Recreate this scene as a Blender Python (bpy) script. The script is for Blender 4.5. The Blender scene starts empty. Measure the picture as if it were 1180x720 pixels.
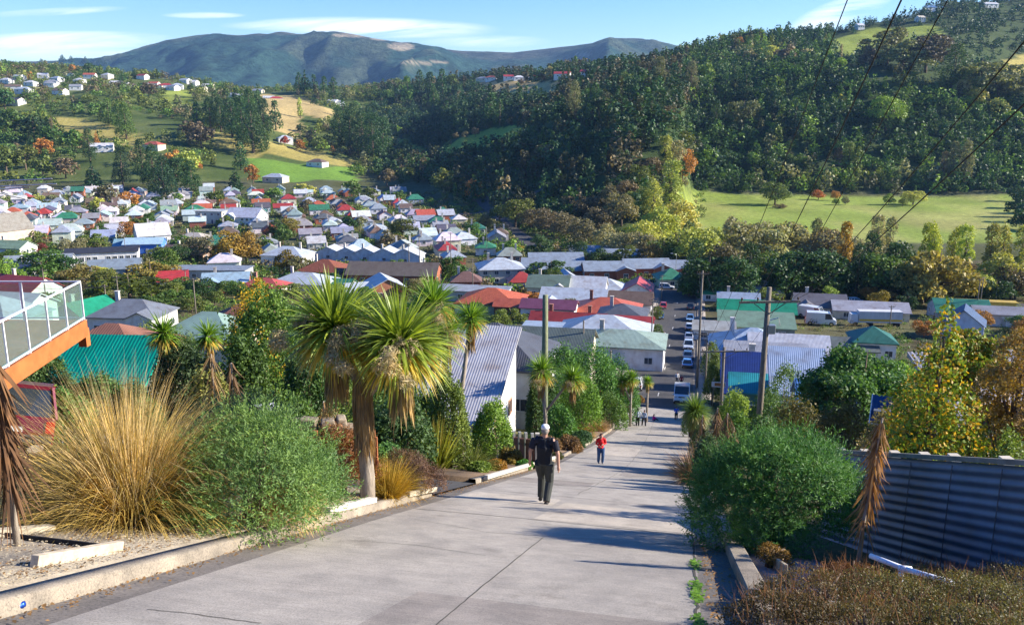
USE_HAZE = True
import bpy, bmesh, math, random
import numpy as np
from mathutils import Vector, Matrix, Quaternion
PI = math.pi
R = math.radians
sc = bpy.context.scene
COL = sc.collection
F0 = 1000.0                      # focal length in photo pixels (1180 wide)
PHI = R(12.95)                   # camera looks this far below the horizon
YAW = R(12.0)                    # the street runs this far to the right of the view
CP, SP, CY, SY = math.cos(PHI), math.sin(PHI), math.cos(YAW), math.sin(YAW)

# ------------------------------------------------------------ camera maths
def gray(py):                    # z/v of a picture row
    Y = -(py-360)/F0
    return (-SP+Y*CP)/(CP+Y*SP)
def aray(px, py):                # u/v of a picture point
    return ((px-590)/F0)/(CP-(py-360)/F0*SP)
def project(p):
    u, v, z = p[0], p[1], p[2]
    d = v*CP-z*SP
    if d < 0.01: return (-9999, -9999, d)
    return (590+F0*u/d, 360-F0*(v*SP+z*CP)/d, d)
def s2w(x, s, z=0.0): return (x*CY+s*SY, -x*SY+s*CY, z)    # street frame to world
def w2s(u, v): return (u*CY-v*SY, u*SY+v*CY)

# ------------------------------------------------------------ noise
def _h(ix, iy, seed):
    n = (ix.astype(np.int64)*374761393+iy.astype(np.int64)*668265263+seed*1442695041) & 0x7fffffff
    n = (n ^ (n >> 13))*1274126177 & 0x7fffffff
    return ((n ^ (n >> 16)) & 0xffff)/65535.0
def vnoise(x, y, seed=0):
    x = np.asarray(x, float); y = np.asarray(y, float)
    ix, iy = np.floor(x), np.floor(y); fx, fy = x-ix, y-iy
    fx = fx*fx*(3-2*fx); fy = fy*fy*(3-2*fy)
    a = _h(ix, iy, seed); b = _h(ix+1, iy, seed); c = _h(ix, iy+1, seed); d = _h(ix+1, iy+1, seed)
    return (a*(1-fx)+b*fx)*(1-fy)+(c*(1-fx)+d*fx)*fy-0.5
def fbm(x, y, seed=0, o=4):
    r = 0; a = 1
    for k in range(o):
        r = r+a*vnoise(x*2**k, y*2**k, seed+k*7); a *= .5
    return r

# ------------------------------------------------------------ terrain
_S = np.array([-40, 0, 18.5, 42, 60, 75, 90, 100, 115, 142, 165, 195, 225, 260, 300, 400, 600, 800, 3000.])
_D = np.array([-13.1, 1.87, 8.8, 17.6, 23.5, 28.0, 32.1, 34.5, 37.3, 41.3, 43.8, 46.5, 48.9, 51.3, 53.4, 56.0, 58.5, 60, 60.])
_m = np.gradient(_D, _S)
_m = np.array([_m[0]]+[0 if (_D[i]-_D[i-1])*(_D[i+1]-_D[i]) <= 0 else
      2/(( _S[i]-_S[i-1])/(_D[i]-_D[i-1])+(_S[i+1]-_S[i])/(_D[i+1]-_D[i])) for i in range(1, len(_S)-1)]+[0])
_m[0] = .375
def drop(s):
    s = np.asarray(s, float)
    i = np.clip(np.searchsorted(_S, s)-1, 0, len(_S)-2)
    h = _S[i+1]-_S[i]; t = np.clip((s-_S[i])/h, 0, 1)
    r = (2*t**3-3*t**2+1)*_D[i]+(t**3-2*t**2+t)*h*_m[i]+(-2*t**3+3*t**2)*_D[i+1]+(t**3-t**2)*h*_m[i+1]
    return r
def zroad(s): return -drop(s)
HC = {
 -150: [(640,None),(720,205),(850,165),(1000,125),(1200,98),(1500,82),(1700,78)],
 0:   [(640,None),(720,205),(850,168),(1000,125),(1200,98),(1500,82),(1700,80)],
 100: [(640,None),(720,205),(850,170),(1000,130),(1200,100),(1500,86),(1700,83)],
 200: [(640,None),(720,205),(850,172),(1000,135),(1200,108),(1450,96),(1650,94)],
 300: [(640,None),(740,207),(850,182),(1000,142),(1200,115),(1450,106),(1600,104)],
 370: [(640,None),(750,207),(880,186),(1000,160),(1150,128),(1400,108),(1600,103)],
 430: [(650,None),(780,208),(950,186),(1100,160),(1300,122),(1500,104),(1650,100)],
 490: [(600,None),(700,215),(850,186),(1000,175),(1150,142),(1400,108),(1600,96)],
 540: [(520,None),(620,212),(760,176),(860,150),(1000,138),(1250,112),(1550,92)],
 600: [(450,None),(560,210),(700,160),(850,128),(1000,112),(1250,96),(1450,88)],
 660: [(400,None),(500,215),(620,158),(800,112),(1000,92),(1250,80)],
 720: [(380,None),(450,222),(540,160),(660,118),(850,86),(1050,68)],  # ridge raised in this column and the next to shade the spur
 775: [(400,None),(470,215),(550,148),(660,110),(850,82),(1080,60)],
 800: [(600,None),(650,205),(720,160),(820,115),(950,80),(1100,56)],
 850: [(610,None),(640,215),(720,162),(820,112),(950,78),(1100,46)],
 900: [(615,None),(640,215),(700,165),(770,118),(840,90),(930,80),(1180,42)],
 1000:[(620,None),(645,215),(700,160),(760,103),(850,88),(950,68),(1230,24)],
 1080:[(620,None),(645,215),(700,160),(760,103),(870,86),(1000,55),(1350,4)],
 1180:[(610,None),(640,215),(700,160),(770,112),(900,98),(1050,70),(1200,30),(1500,-14)],
 1330:[(600,None),(640,205),(700,150),(770,105),(900,90),(1050,60),(1500,-25)],
}
_HP = sorted(HC)
_HA = np.array([((p-590)/F0)/1.01 for p in _HP])
def _colz(k, v, base):
    c = HC[_HP[k]]
    vs = np.array([a for a, b in c]+[c[-1][0]+250, c[-1][0]+1500.])
    zs = [-59.0]+[a*gray(b) for a, b in c[1:]]
    zs = np.array(zs+[zs[-1]-25, zs[-1]-170])
    return np.where(v < vs[0], base, np.interp(v, vs, zs))
def H(u, v):
    u = np.asarray(u, float); v = np.asarray(v, float)
    x, s = w2s(u, v)
    z = zroad(s)
    # the hillside left of the street lies a little lower away from it
    z = z-0.9*np.clip((-x-22)/40, 0, 1)*np.clip((70-s)/40, 0, 1)
    far = v > 350
    if np.any(far):
        a = u/np.maximum(v, 1)
        t = np.clip(a, _HA[0], _HA[-1]-1e-6)
        i = np.clip(np.searchsorted(_HA, t, side='right')-1, 0, len(_HA)-2)
        w = (t-_HA[i])/(_HA[i+1]-_HA[i]); w = w*w*(3-2*w)
        cols = np.stack([_colz(k, v, z) for k in range(len(_HP))])
        z0 = np.take_along_axis(cols, i[None], 0)[0]; z1 = np.take_along_axis(cols, i[None]+1, 0)[0]
        zh = z0*(1-w)+z1*w
        lift = np.clip((zh+57)/40, 0, 1)
        zh = zh+lift*(fbm(u/140, v/140, 3, 4)*16)
        z = np.where(far, np.maximum(z, zh), z)
    return z
def Hs(u, v): return float(H(np.array([u]), np.array([v]))[0])
def hit(px, py, v0=4.0, v1=3200.0, lift=0.0):
    a, g = aray(px, py), gray(py)
    vs = v0*(v1/v0)**np.linspace(0, 1, 1400)
    d = g*vs-H(a*vs, vs)-lift
    k = np.argmax(d < 0)
    if d[k] >= 0: return (a*v1, v1, g*v1)
    if k == 0: v = vs[0]
    else: v = vs[k-1]+(vs[k]-vs[k-1])*d[k-1]/(d[k-1]-d[k])
    return (a*v, v, Hs(a*v, v))
def at(px, py, v): return (aray(px, py)*v, v, gray(py)*v)
def ground(px, v, py=330):
    u = aray(px, py)*v
    z = Hs(u, v)
    for _ in range(3):
        d = v*CP-z*SP; u = (px-590)/F0*d; z = Hs(u, v)
    return (u, v, z)

# ------------------------------------------------------------ objects
def tag(o, label=None, cat=None, group=None, kind=None):
    if label: o['label'] = label
    if cat: o['category'] = cat
    if group: o['group'] = group
    if kind: o['kind'] = kind
    return o
def empty(name, label, cat, loc=(0,0,0), rz=0.0, group=None):
    o = bpy.data.objects.new(name, None); COL.objects.link(o)
    o.location = loc; o.rotation_euler = (0, 0, rz); o.empty_display_size = .2
    return tag(o, label, cat, group)
def mesh_np(name, V, Fq, smooth=False, col=None):
    V = np.asarray(V, np.float32); Fq = np.asarray(Fq, np.int32)
    me = bpy.data.meshes.new(name); k = Fq.shape[1]
    me.vertices.add(len(V)); me.vertices.foreach_set('co', V.ravel())
    me.loops.add(Fq.size); me.loops.foreach_set('vertex_index', Fq.ravel())
    me.polygons.add(len(Fq)); me.polygons.foreach_set('loop_start', np.arange(0, Fq.size, k, dtype=np.int32))
    if smooth: me.polygons.foreach_set('use_smooth', np.ones(len(Fq), bool))
    if col is not None:
        at_ = me.color_attributes.new('col', 'FLOAT_COLOR', 'POINT')
        c = np.ones((len(V), 4), np.float32); c[:, :3] = col; at_.data.foreach_set('color', c.ravel())
    me.update(calc_edges=True)
    return me
def link(name, me, mat=None, parent=None, loc=None, color=None):
    if mat is not None and not me.materials: me.materials.append(mat)
    o = bpy.data.objects.new(name, me); COL.objects.link(o)
    if parent is not None: o.parent = parent
    if loc is not None: o.location = loc
    if color is not None: o.color = (*color, 1)
    return o
class MB:
    def __init__(s): s.v = []; s.f = []; s.m = []; s.mi = 0
    def add(s, vs, fs):
        b = len(s.v); s.v += [tuple(p) for p in vs]; s.f += [tuple(b+i for i in f) for f in fs]; s.m += [s.mi]*len(fs)
        return s
    def box(s, c, d, rz=0.0, rx=0.0, ry=0.0, top=1.0):
        M = Matrix.Rotation(rz, 3, 'Z') @ Matrix.Rotation(ry, 3, 'Y') @ Matrix.Rotation(rx, 3, 'X')
        vs = []
        for z in (-.5, .5):
            k = top if z > 0 else 1
            for x, y in ((-.5,-.5), (.5,-.5), (.5,.5), (-.5,.5)):
                vs.append(Vector(c)+M @ Vector((x*d[0]*k, y*d[1]*k, z*d[2])))
        return s.add(vs, [(0,3,2,1),(4,5,6,7),(0,1,5,4),(1,2,6,5),(2,3,7,6),(3,0,4,7)])
    def bar(s, p, q, w, h=None):
        p, q = Vector(p), Vector(q); d = q-p; L = d.length; h = h or w
        z = d.normalized(); x = z.cross(Vector((0,0,1)))
        if x.length < 1e-3: x = Vector((1,0,0))
        x.normalize(); y = z.cross(x)
        vs = [a+x*i*w/2+y*j*h/2 for a in (p, q) for i, j in ((-1,-1),(1,-1),(1,1),(-1,1))]
        return s.add(vs, [(0,3,2,1),(4,5,6,7),(0,1,5,4),(1,2,6,5),(2,3,7,6),(3,0,4,7)])
    def tube(s, pts, rad, n=8, cap=True):
        pts = [Vector(p) for p in pts]; rad = rad if hasattr(rad, '__len__') else [rad]*len(pts)
        rings = []; prev = None
        for i, p in enumerate(pts):
            t = (pts[min(i+1, len(pts)-1)]-pts[max(i-1, 0)]).normalized()
            if prev is None:
                x = t.cross(Vector((0,0,1)))
                if x.length < .05: x = Vector((1,0,0))
                x.normalize()
            else: x = (prev-t*prev.dot(t)).normalized()
            prev = x; y = t.cross(x)
            rings.append([p+(x*math.cos(2*PI*k/n)+y*math.sin(2*PI*k/n))*rad[i] for k in range(n)])
        vs = [q for r in rings for q in r]; fs = []
        for i in range(len(pts)-1):
            for k in range(n):
                a, b = i*n+k, i*n+(k+1) % n
                fs.append((a, b, b+n, a+n))
        if cap: fs += [tuple(range(n-1, -1, -1)), tuple((len(pts)-1)*n+k for k in range(n))]
        return s.add(vs, fs)
    def lathe(s, prof, c=(0,0,0), n=16, sx=1, sy=1):
        vs = []; fs = []
        for r, z in prof:
            for k in range(n): vs.append((c[0]+r*sx*math.cos(2*PI*k/n), c[1]+r*sy*math.sin(2*PI*k/n), c[2]+z))
        for i in range(len(prof)-1):
            for k in range(n):
                a, b = i*n+k, i*n+(k+1) % n; fs.append((a, b, b+n, a+n))
        fs += [tuple(range(n-1, -1, -1)), tuple((len(prof)-1)*n+k for k in range(n))]
        return s.add(vs, fs)
    def poly(s, pts): return s.add(pts, [tuple(range(len(pts)))])
    def mesh(s, name, mats, smooth=False, auto=None):
        me = bpy.data.meshes.new(name); me.from_pydata(s.v, [], s.f)
        for m in (mats if isinstance(mats, (list, tuple)) else [mats]): me.materials.append(m)
        if any(s.m): me.polygons.foreach_set('material_index', s.m)
        if smooth: me.polygons.foreach_set('use_smooth', [True]*len(s.f))
        me.update(); return me
    def build(s, name, mats, parent=None, smooth=False, color=None, bevel=0):
        o = link(name, s.mesh(name, mats, smooth), None, parent, None, color)
        if bevel:
            b = o.modifiers.new('b', 'BEVEL'); b.width = bevel; b.segments = 2; b.limit_method = 'ANGLE'
        return o
def copy_tree(o, parent=None):
    kids = list(o.children)
    c = o.copy(); COL.objects.link(c); c.parent = parent
    for k in kids: copy_tree(k, c)
    return c

# ------------------------------------------------------------ materials
class NT:
    def __init__(s, name):
        s.m = bpy.data.materials.new(name); s.m.use_nodes = True
        s.t = s.m.node_tree; s.t.nodes.clear()
        s.out = s.t.nodes.new('ShaderNodeOutputMaterial')
    def n(s, ty, **kw):
        n = s.t.nodes.new(ty)
        for k, v in kw.items():
            if k in n.inputs.keys() or (k.startswith('i') and k[1:].isdigit()): pass
            else: setattr(n, k, v)
        return n
    def l(s, a, b): s.t.links.new(a, b)
    def noise(s, scale, detail=4, rough=.55, coord='Object', vec=None, stretch=None):
        n = s.n('ShaderNodeTexNoise'); n.inputs['Scale'].default_value = scale
        n.inputs['Detail'].default_value = detail; n.inputs['Roughness'].default_value = rough
        if vec is None:
            tc = s.n('ShaderNodeTexCoord'); vec = tc.outputs[coord]
        if stretch:
            mp = s.n('ShaderNodeMapping'); mp.inputs['Scale'].default_value = stretch; s.l(vec, mp.inputs[0]); vec = mp.outputs[0]
        s.l(vec, n.inputs['Vector']); return n
    def ramp(s, fac, stops):
        r = s.n('ShaderNodeValToRGB'); s.l(fac, r.inputs[0])
        e = r.color_ramp.elements
        while len(e) < len(stops): e.new(.5)
        for k, (p, c) in enumerate(stops): e[k].position = p; e[k].color = (*c, 1)
        return r.outputs[0]
    def mix(s, fac, a, b, mode='MIX'):
        m = s.n('ShaderNodeMix'); m.data_type = 'RGBA'; m.blend_type = mode
        for i, x in ((0, fac), (6, a), (7, b)):
            if hasattr(x, 'default_value') or hasattr(x, 'is_linked'): s.l(x, m.inputs[i])
            elif i == 0: m.inputs[0].default_value = x
            else: m.inputs[i].default_value = (*x, 1)
        return m.outputs[2]
    def math(s, op, a, b=0.0):
        m = s.n('ShaderNodeMath'); m.operation = op
        for i, x in ((0, a), (1, b)):
            if hasattr(x, 'is_linked'): s.l(x, m.inputs[i])
            else: m.inputs[i].default_value = x
        return m.outputs[0]
    def bsdf(s, color, rough=.8, metal=0, spec=.3, bump=None, bstr=.3, bdist=.02, **kw):
        b = s.n('ShaderNodeBsdfPrincipled')
        if hasattr(color, 'is_linked'): s.l(color, b.inputs['Base Color'])
        else: b.inputs['Base Color'].default_value = (*color, 1)
        if hasattr(rough, 'is_linked'): s.l(rough, b.inputs['Roughness'])
        else: b.inputs['Roughness'].default_value = rough
        b.inputs['Metallic'].default_value = metal; b.inputs['Specular IOR Level'].default_value = spec
        for k, v in kw.items(): b.inputs[k.replace('_', ' ')].default_value = v
        if bump is not None:
            bp = s.n('ShaderNodeBump'); bp.inputs['Strength'].default_value = bstr; bp.inputs['Distance'].default_value = bdist
            s.l(bump, bp.inputs['Height']); s.l(bp.outputs[0], b.inputs['Normal'])
        s.l(b.outputs[0], s.out.inputs[0]); s.b = b; return b
_MC = {}
def flat(name, c, rough=.7, var=.15, scale=3.0, metal=0, spec=.3, bump=0):
    """a plain painted or raw surface with mottling"""
    key = (name, c, rough)
    if key in _MC: return _MC[key]
    t = NT(name); n = t.noise(scale, 5)
    col = t.ramp(n.outputs[0], [(.3, tuple(x*(1-var) for x in c)), (.7, tuple(min(1, x*(1+var)) for x in c))])
    t.bsdf(col, rough, metal, spec, n.outputs[0] if bump else None, bump or .1)
    _MC[key] = t.m; return t.m
def objcol(name, rough=.6, var=.12, scale=1.5, kind=None, spec=.3):
    """takes the object's own colour; kind adds the surface pattern of the thing"""
    t = NT(name); oi = t.n('ShaderNodeObjectInfo'); ad = t.n('ShaderNodeVectorMath'); ad.operation = 'ADD'; tc0 = t.n('ShaderNodeTexCoord'); t.l(tc0.outputs['Object'], ad.inputs[0]); rx_ = t.math('MULTIPLY', oi.outputs['Random'], 80.); t.l(rx_, ad.inputs[1]); n = t.noise(scale, 5, vec=ad.outputs[0], stretch=(1, 1, .35))
    v = t.ramp(n.outputs[0], [(.25, (1-var*1.6,)*3), (.75, (1+var*.4,)*3)])
    col = t.mix(1.0, oi.outputs['Color'], v, 'MULTIPLY'); bump = None; bs = .3
    if kind in ('roof', 'boards', 'brick', 'tile'):
        uv = t.n('ShaderNodeUVMap').outputs[0] if kind != 'brick' else None
    if kind in ('roof', 'boards'):
        sx = t.n('ShaderNodeSeparateXYZ'); t.l(uv, sx.inputs[0])
        q = t.math('SINE', t.math('MULTIPLY', sx.outputs[0 if kind == 'roof' else 1], 2*PI/(.2 if kind == 'roof' else .18)))
        bump = q
        d = t.ramp(t.math('ADD', t.math('MULTIPLY', q, .5), .5), [(.0, (.72,)*3), (.5, (1, 1, 1))])
        col = t.mix(1.0, col, d, 'MULTIPLY')
        st = t.noise(.6, 5, .6, vec=ad.outputs[0]); w = t.ramp(st.outputs[0], [(.3, (.62, .5, .42)), (.45, (.85, .82, .8)), (.6, (1, 1, 1))]); col = t.mix(.7, col, t.mix(1.0, col, w, 'MULTIPLY'))
    if kind == 'tile':
        br = t.n('ShaderNodeTexBrick'); t.l(uv, br.inputs['Vector']); br.inputs['Scale'].default_value = 1
        br.inputs['Brick Width'].default_value = .33; br.inputs['Row Height'].default_value = .3; br.inputs['Mortar Size'].default_value = .02
        br.inputs['Color1'].default_value = (1, 1, 1, 1); br.inputs['Color2'].default_value = (.75, .72, .7, 1); br.inputs['Mortar'].default_value = (.35, .33, .32, 1)
        col = t.mix(1.0, col, br.outputs[0], 'MULTIPLY')
    if kind == 'brick':
        tc = t.n('ShaderNodeTexCoord'); sp = t.n('ShaderNodeSeparateXYZ'); t.l(tc.outputs['Object'], sp.inputs[0])
        cb = t.n('ShaderNodeCombineXYZ'); t.l(t.math('ADD', sp.outputs[0], sp.outputs[1]), cb.inputs[0]); t.l(sp.outputs[2], cb.inputs[1])
        br = t.n('ShaderNodeTexBrick'); t.l(cb.outputs[0], br.inputs['Vector']); br.inputs['Scale'].default_value = 1
        br.inputs['Brick Width'].default_value = .24; br.inputs['Row Height'].default_value = .09; br.inputs['Mortar Size'].default_value = .008
        br.inputs['Color1'].default_value = (1, 1, 1, 1); br.inputs['Color2'].default_value = (.72, .68, .66, 1); br.inputs['Mortar'].default_value = (1.3, 1.5, 1.6, 1)
        col = t.mix(1.0, col, br.outputs[0], 'MULTIPLY')
    t.bsdf(col, rough, 0, spec, bump, bs, .03); return t.m
def leafmat(name, attr=False, trans=.25, var=.35, warm=.12, rough=.55, spec=.25, patch=2.2):
    t = NT(name)
    if attr:
        a = t.n('ShaderNodeVertexColor'); a.layer_name = 'col'; base = a.outputs[0]
    else: base = t.n('ShaderNodeObjectInfo').outputs['Color']
    g = t.n('ShaderNodeNewGeometry'); r = g.outputs['Random Per Island']
    v = t.ramp(r, [(0, (1-var, 1-var, 1-var)), (.75, (1+var*.3, 1+var*.25, 1)), (1, (1+var+warm, 1+var, 1+var*.4))])
    col = t.mix(1.0, base, v, 'MULTIPLY')
    nz = t.noise(patch, 3, .6); pv = t.ramp(nz.outputs[0], [(.32, (.62, .66, .72)), (.5, (1, 1, 1)), (.68, (1.32, 1.2, .9))]); col = t.mix(1.0, col, pv, 'MULTIPLY')
    b = t.bsdf(col, rough, 0, spec)
    if trans:
        tr = t.n('ShaderNodeBsdfTranslucent'); tc = t.mix(1.0, col, (1.5, 1.5, .7), 'MULTIPLY'); t.l(tc, tr.inputs[0])
        mx = t.n('ShaderNodeMixShader'); mx.inputs[0].default_value = trans
        t.l(b.outputs[0], mx.inputs[1]); t.l(tr.outputs[0], mx.inputs[2]); t.l(mx.outputs[0], t.out.inputs[0])
    return t.m
LEAF = leafmat('foliage'); LEAFA = leafmat('foliage_mass', attr=True, trans=.2, patch=.035)
LEAFFAR = leafmat('foliage_distant', trans=.2, patch=.25)
SWORD = leafmat('sword_leaves', trans=.3, var=.3, rough=.4, spec=.4)
DRY = leafmat('dry_leaves', trans=.15, var=.4, rough=.8, spec=.1)
def barkmat(name, c):
    t = NT(name); n = t.noise(6, 6, .7, stretch=(3, 3, .5))
    col = t.ramp(n.outputs[0], [(.3, tuple(x*.55 for x in c)), (.7, tuple(x*1.3 for x in c))])
    t.bsdf(col, .9, 0, .1, n.outputs[0], .8, .03); return t.m
BARK = barkmat('bark', (.16, .12, .09)); BARKG = barkmat('pale_bark', (.34, .29, .23))
WALLP = objcol('painted_weatherboard', .6, kind='boards'); ROOFM = objcol('roofing_iron', .45, kind='roof', spec=.4)
TILEM = objcol('roof_tiles', .8, kind='tile'); BRICKM = objcol('brickwork', .85, kind='brick'); PLAIN = objcol('painted_trim', .5)
GLASSY = flat('window_glass', (.05, .065, .08), .12, .3, 1.2, spec=.6)
METAL = flat('galvanised_steel', (.45, .47, .49), .4, .1, 4, metal=.7)
CONC = flat('pale_concrete', (.42, .38, .32), .9, .28, 2.5, bump=.3)
POLEW = barkmat('weathered_pole_wood', (.22, .19, .15))
RUBBER = flat('black_rubber', (.02, .02, .02), .8); CHROME = flat('chrome', (.6, .6, .6), .2, metal=.9)

# ------------------------------------------------------------ leaves
def unit(a): return a/np.maximum(np.linalg.norm(a, axis=-1, keepdims=True), 1e-9)
def leaf_quads(rng, P, N, L, W, rnd=.8, up=.1, fold=0.0):
    n = len(P)
    ax = unit(N*.25+rng.normal(size=(n, 3))*rnd+np.array([0, 0, up]))
    nn = unit(N+rng.normal(size=(n, 3))*.45)
    sd = unit(np.cross(ax, nn)); k = rng.uniform(.6, 1.3, (n, 1))
    a = P-ax*L*k*.5; b = P+sd*W*k*.5; c = P+ax*L*k*.5; d = P-sd*W*k*.5
    if fold: b = b+nn*fold*W; d = d+nn*fold*W
    V = np.stack([a, b, c, d], 1).reshape(-1, 3)
    return V, np.arange(4*n).reshape(-1, 4)
def blob_points(rng, B, n, shell=.35, squash_in=.75, low=-.5):
    """B rows: cx cy cz rx ry rz"""
    B = np.asarray(B, float); w = (B[:, 3]*B[:, 4]*B[:, 5])**(2/3.); w /= w.sum()
    m = int(n*1.7); k = rng.choice(len(B), m, p=w); d = unit(rng.normal(size=(m, 3)))
    d[:, 2] = np.where((d[:, 2] < low), -d[:, 2]*.6, d[:, 2]); d = unit(d)
    rr = 1-shell*rng.random((m, 1))**1.7
    P = B[k, :3]+d*B[k, 3:]*rr*(1+.12*rng.normal(size=(m, 1)))
    keep = np.ones(m, bool)
    for q in range(len(B)):
        ins = (((P-B[q, :3])/B[q, 3:])**2).sum(1) < squash_in**2
        keep &= ~(ins & (k != q))
    P, N = P[keep][:n], unit(d/B[k, 3:]*B[k, 3:].mean())[keep][:n]
    return P, N
def sprays(rng, B, n, leaf, W, m=14, ln=(.16, .38)):
    """leafy sprigs that stand out from the surface of the clumps B"""
    P, N = blob_points(rng, B, n, .12, .85); k = len(P); D = unit(N+rng.normal(size=(k, 3))*.45+np.array([0, 0, .35])); L = rng.uniform(ln[0], ln[1], (k, 1))
    t = (np.arange(m)+.5)/m; Q = P[:, None, :]+D[:, None, :]*L[:, None, :]*t[None, :, None]; Q = Q.reshape(-1, 3); DD = np.repeat(D, m, 0)
    sd = unit(rng.normal(size=Q.shape)); ax = unit(DD*.9+sd*.8); a = Q; l = leaf*rng.uniform(.7, 1.25, (len(Q), 1)); s2 = unit(np.cross(ax, sd+.01))
    V = np.stack([a, a+ax*l*.5+s2*W*.5, a+ax*l, a+ax*l*.5-s2*W*.5], 1).reshape(-1, 3)
    return V, np.arange(len(V)).reshape(-1, 4)
def join_q(parts):
    V = []; Fq = []; b = 0
    for v, f in parts: V.append(v); Fq.append(f+b); b += len(v)
    return np.concatenate(V), np.concatenate(Fq)
def strips(rng, P, D, L, W, droop, seg=4, curl=0.0):
    """sword leaves / grass blades: n strips from P along D, bending down by droop"""
    n = len(P); D = unit(D); L = np.broadcast_to(L, (n,)).reshape(n, 1); W = np.broadcast_to(W, (n,)).reshape(n, 1)
    dr = np.broadcast_to(droop, (n,)).reshape(n, 1)
    sd = unit(np.cross(D, np.array([0, 0, 1.])+rng.normal(size=(n, 3))*.35)); pos = P.copy(); d = D.copy()
    rows = []
    for i in range(seg+1):
        t = i/seg; w = W*(1-t**2.2)*(.55+.45*min(1, t*4)) if i < seg else W*.04
        rows.append((pos-sd*w/2, pos+sd*w/2))
        d = unit(d+np.array([0, 0, -1.])*dr/seg*(.5+t)); pos = pos+d*L/seg
    V = np.stack([x for r in rows for x in r], 1).reshape(-1, 3)
    b = (np.arange(n)*(2*(seg+1)))[:, None]
    Fq = np.concatenate([b+np.array([[2*i, 2*i+1, 2*i+3, 2*i+2]]) for i in range(seg)], 0)
    return V, Fq
# ------------------------------------------------------------ trees
def crown_blobs(rng, kind, Ht, Rd):
    B = []
    if kind == 'round':
        for k in range(26):
            d = unit(rng.normal(size=3)); d[2] = d[2] if d[2] > -.75 else -d[2]*.5
            rr = rng.uniform(.45, .85)
            B.append((d[0]*Rd*rr, d[1]*Rd*rr, Ht*.5+d[2]*Ht*.46*rr, *(Rd*rng.uniform(.26, .46)*np.array([1, 1, .9]))))
    elif kind == 'spread':
        for k in range(30):
            a = rng.uniform(0, 2*PI); r = Rd*math.sqrt(rng.random())*.85; z = Ht*(.80-.5*(r/Rd)**2+rng.uniform(-.3, .06))
            B.append((r*math.cos(a), r*math.sin(a), z, *(Rd*rng.uniform(.18, .32)*np.array([1, 1, .6]))))
    elif kind == 'conifer':
        nl = 15
        for k in range(nl):
            t = k/nl; z = Ht*(.1+.86*t); rr = Rd*(1-t)**.8*rng.uniform(.8, 1.1)
            m = max(2, int(9*(1-t)))
            for j in range(m):
                a = 2*PI*j/m+rng.uniform(0, 1.5); q = rr*rng.uniform(.45, .8)
                B.append((q*math.cos(a), q*math.sin(a), z+rng.uniform(-.03, .03)*Ht, rr*.42+.15, rr*.42+.15, Ht*.05+.1))
        B.append((0, 0, Ht*.95, Rd*.1, Rd*.1, Ht*.07))
    elif kind == 'macro':      # broad dark cypress, billowing cone
        for k in range(34):
            t = rng.random()**1.25; a = rng.uniform(0, 2*PI); rr = Rd*(1-t**1.6)*.72
            B.append((rr*math.cos(a)*rng.uniform(.3, 1), rr*math.sin(a)*rng.uniform(.3, 1), Ht*(.12+.78*t), *(Rd*rng.uniform(.2, .36)*np.array([1, 1, 1.5]))))
    elif kind == 'poplar':
        for k in range(26):
            t = rng.random(); a = rng.uniform(0, 2*PI); rr = Rd*(.75-.55*abs(t-.4))*rng.uniform(.1, .8)
            B.append((rr*math.cos(a), rr*math.sin(a), Ht*(.14+.82*t), *(Rd*rng.uniform(.25, .42)*np.array([1, 1, 2.3]))))
    return np.array(B)
def limbs(rng, B, Ht, r0, n=9, lean=0, base=.18):
    m = MB()
    pts = [(0, 0, -.6), (0, 0, Ht*.12), (lean*.4, rng.uniform(-.02, .02)*Ht, Ht*.45), (lean, 0, Ht*.86)]
    m.tube(pts, [r0*1.25, r0, r0*.62, r0*.12], 7)
    for k in range(n):
        b = B[rng.integers(len(B))]; z0 = min(b[2]*.75, Ht*rng.uniform(base, .6)); p0 = Vector((lean*z0/Ht, 0, z0)); q = Vector(b[:3])
        mid = p0.lerp(q, .5)+Vector((0, 0, -.04*Ht)); m.tube([p0, mid, q], [r0*.45, r0*.28, r0*.06], 5)
    return m
_TT = {}
def tree_meshes(kind, seed, Ht=10., Rd=4., n=900, leaf=.75, mat=None, bark=None, shell=.4, nl=9):
    key = (kind, seed, Ht, Rd, n, leaf)
    if key in _TT: return _TT[key]
    rng = np.random.default_rng(seed*7+11)
    B = crown_blobs(rng, kind, Ht, Rd)
    P, N = blob_points(rng, B, n, shell)
    asp = {'conifer': .55, 'macro': .6, 'poplar': .6}.get(kind, .75)
    V, Fq = leaf_quads(rng, P, N, leaf, leaf*asp, up={'conifer': -.25, 'poplar': .9, 'macro': .5}.get(kind, .05))
    cm = mesh_np('crown', V, Fq); cm.materials.append(mat or LEAF)
    tm = limbs(rng, B, Ht, Ht*.022+.05, nl).mesh('trunk', bark or BARK, True)
    _TT[key] = (tm, cm); return _TT[key]
TREES = []
def put_tree(name, meshes, loc, h, hbase, color, label=None, cat='tree', group=None, rz=None, wide=1.0, desc=None, tint=None):
    """loc on the ground; h the height wanted; hbase the height of the template"""
    k = h/hbase
    e = empty(name, label, cat, loc, random.uniform(0, 6.28) if rz is None else rz, group); e.scale = (k*wide, k*wide, k)
    t = link('trunk', meshes[0], None, e); c = link('crown', meshes[1], None, e, color=color)
    if desc: AUTO.append((e, desc, h*.5))
    return e
AUTO = []       # things whose labels are worked out at the end from what stands near them

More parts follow.
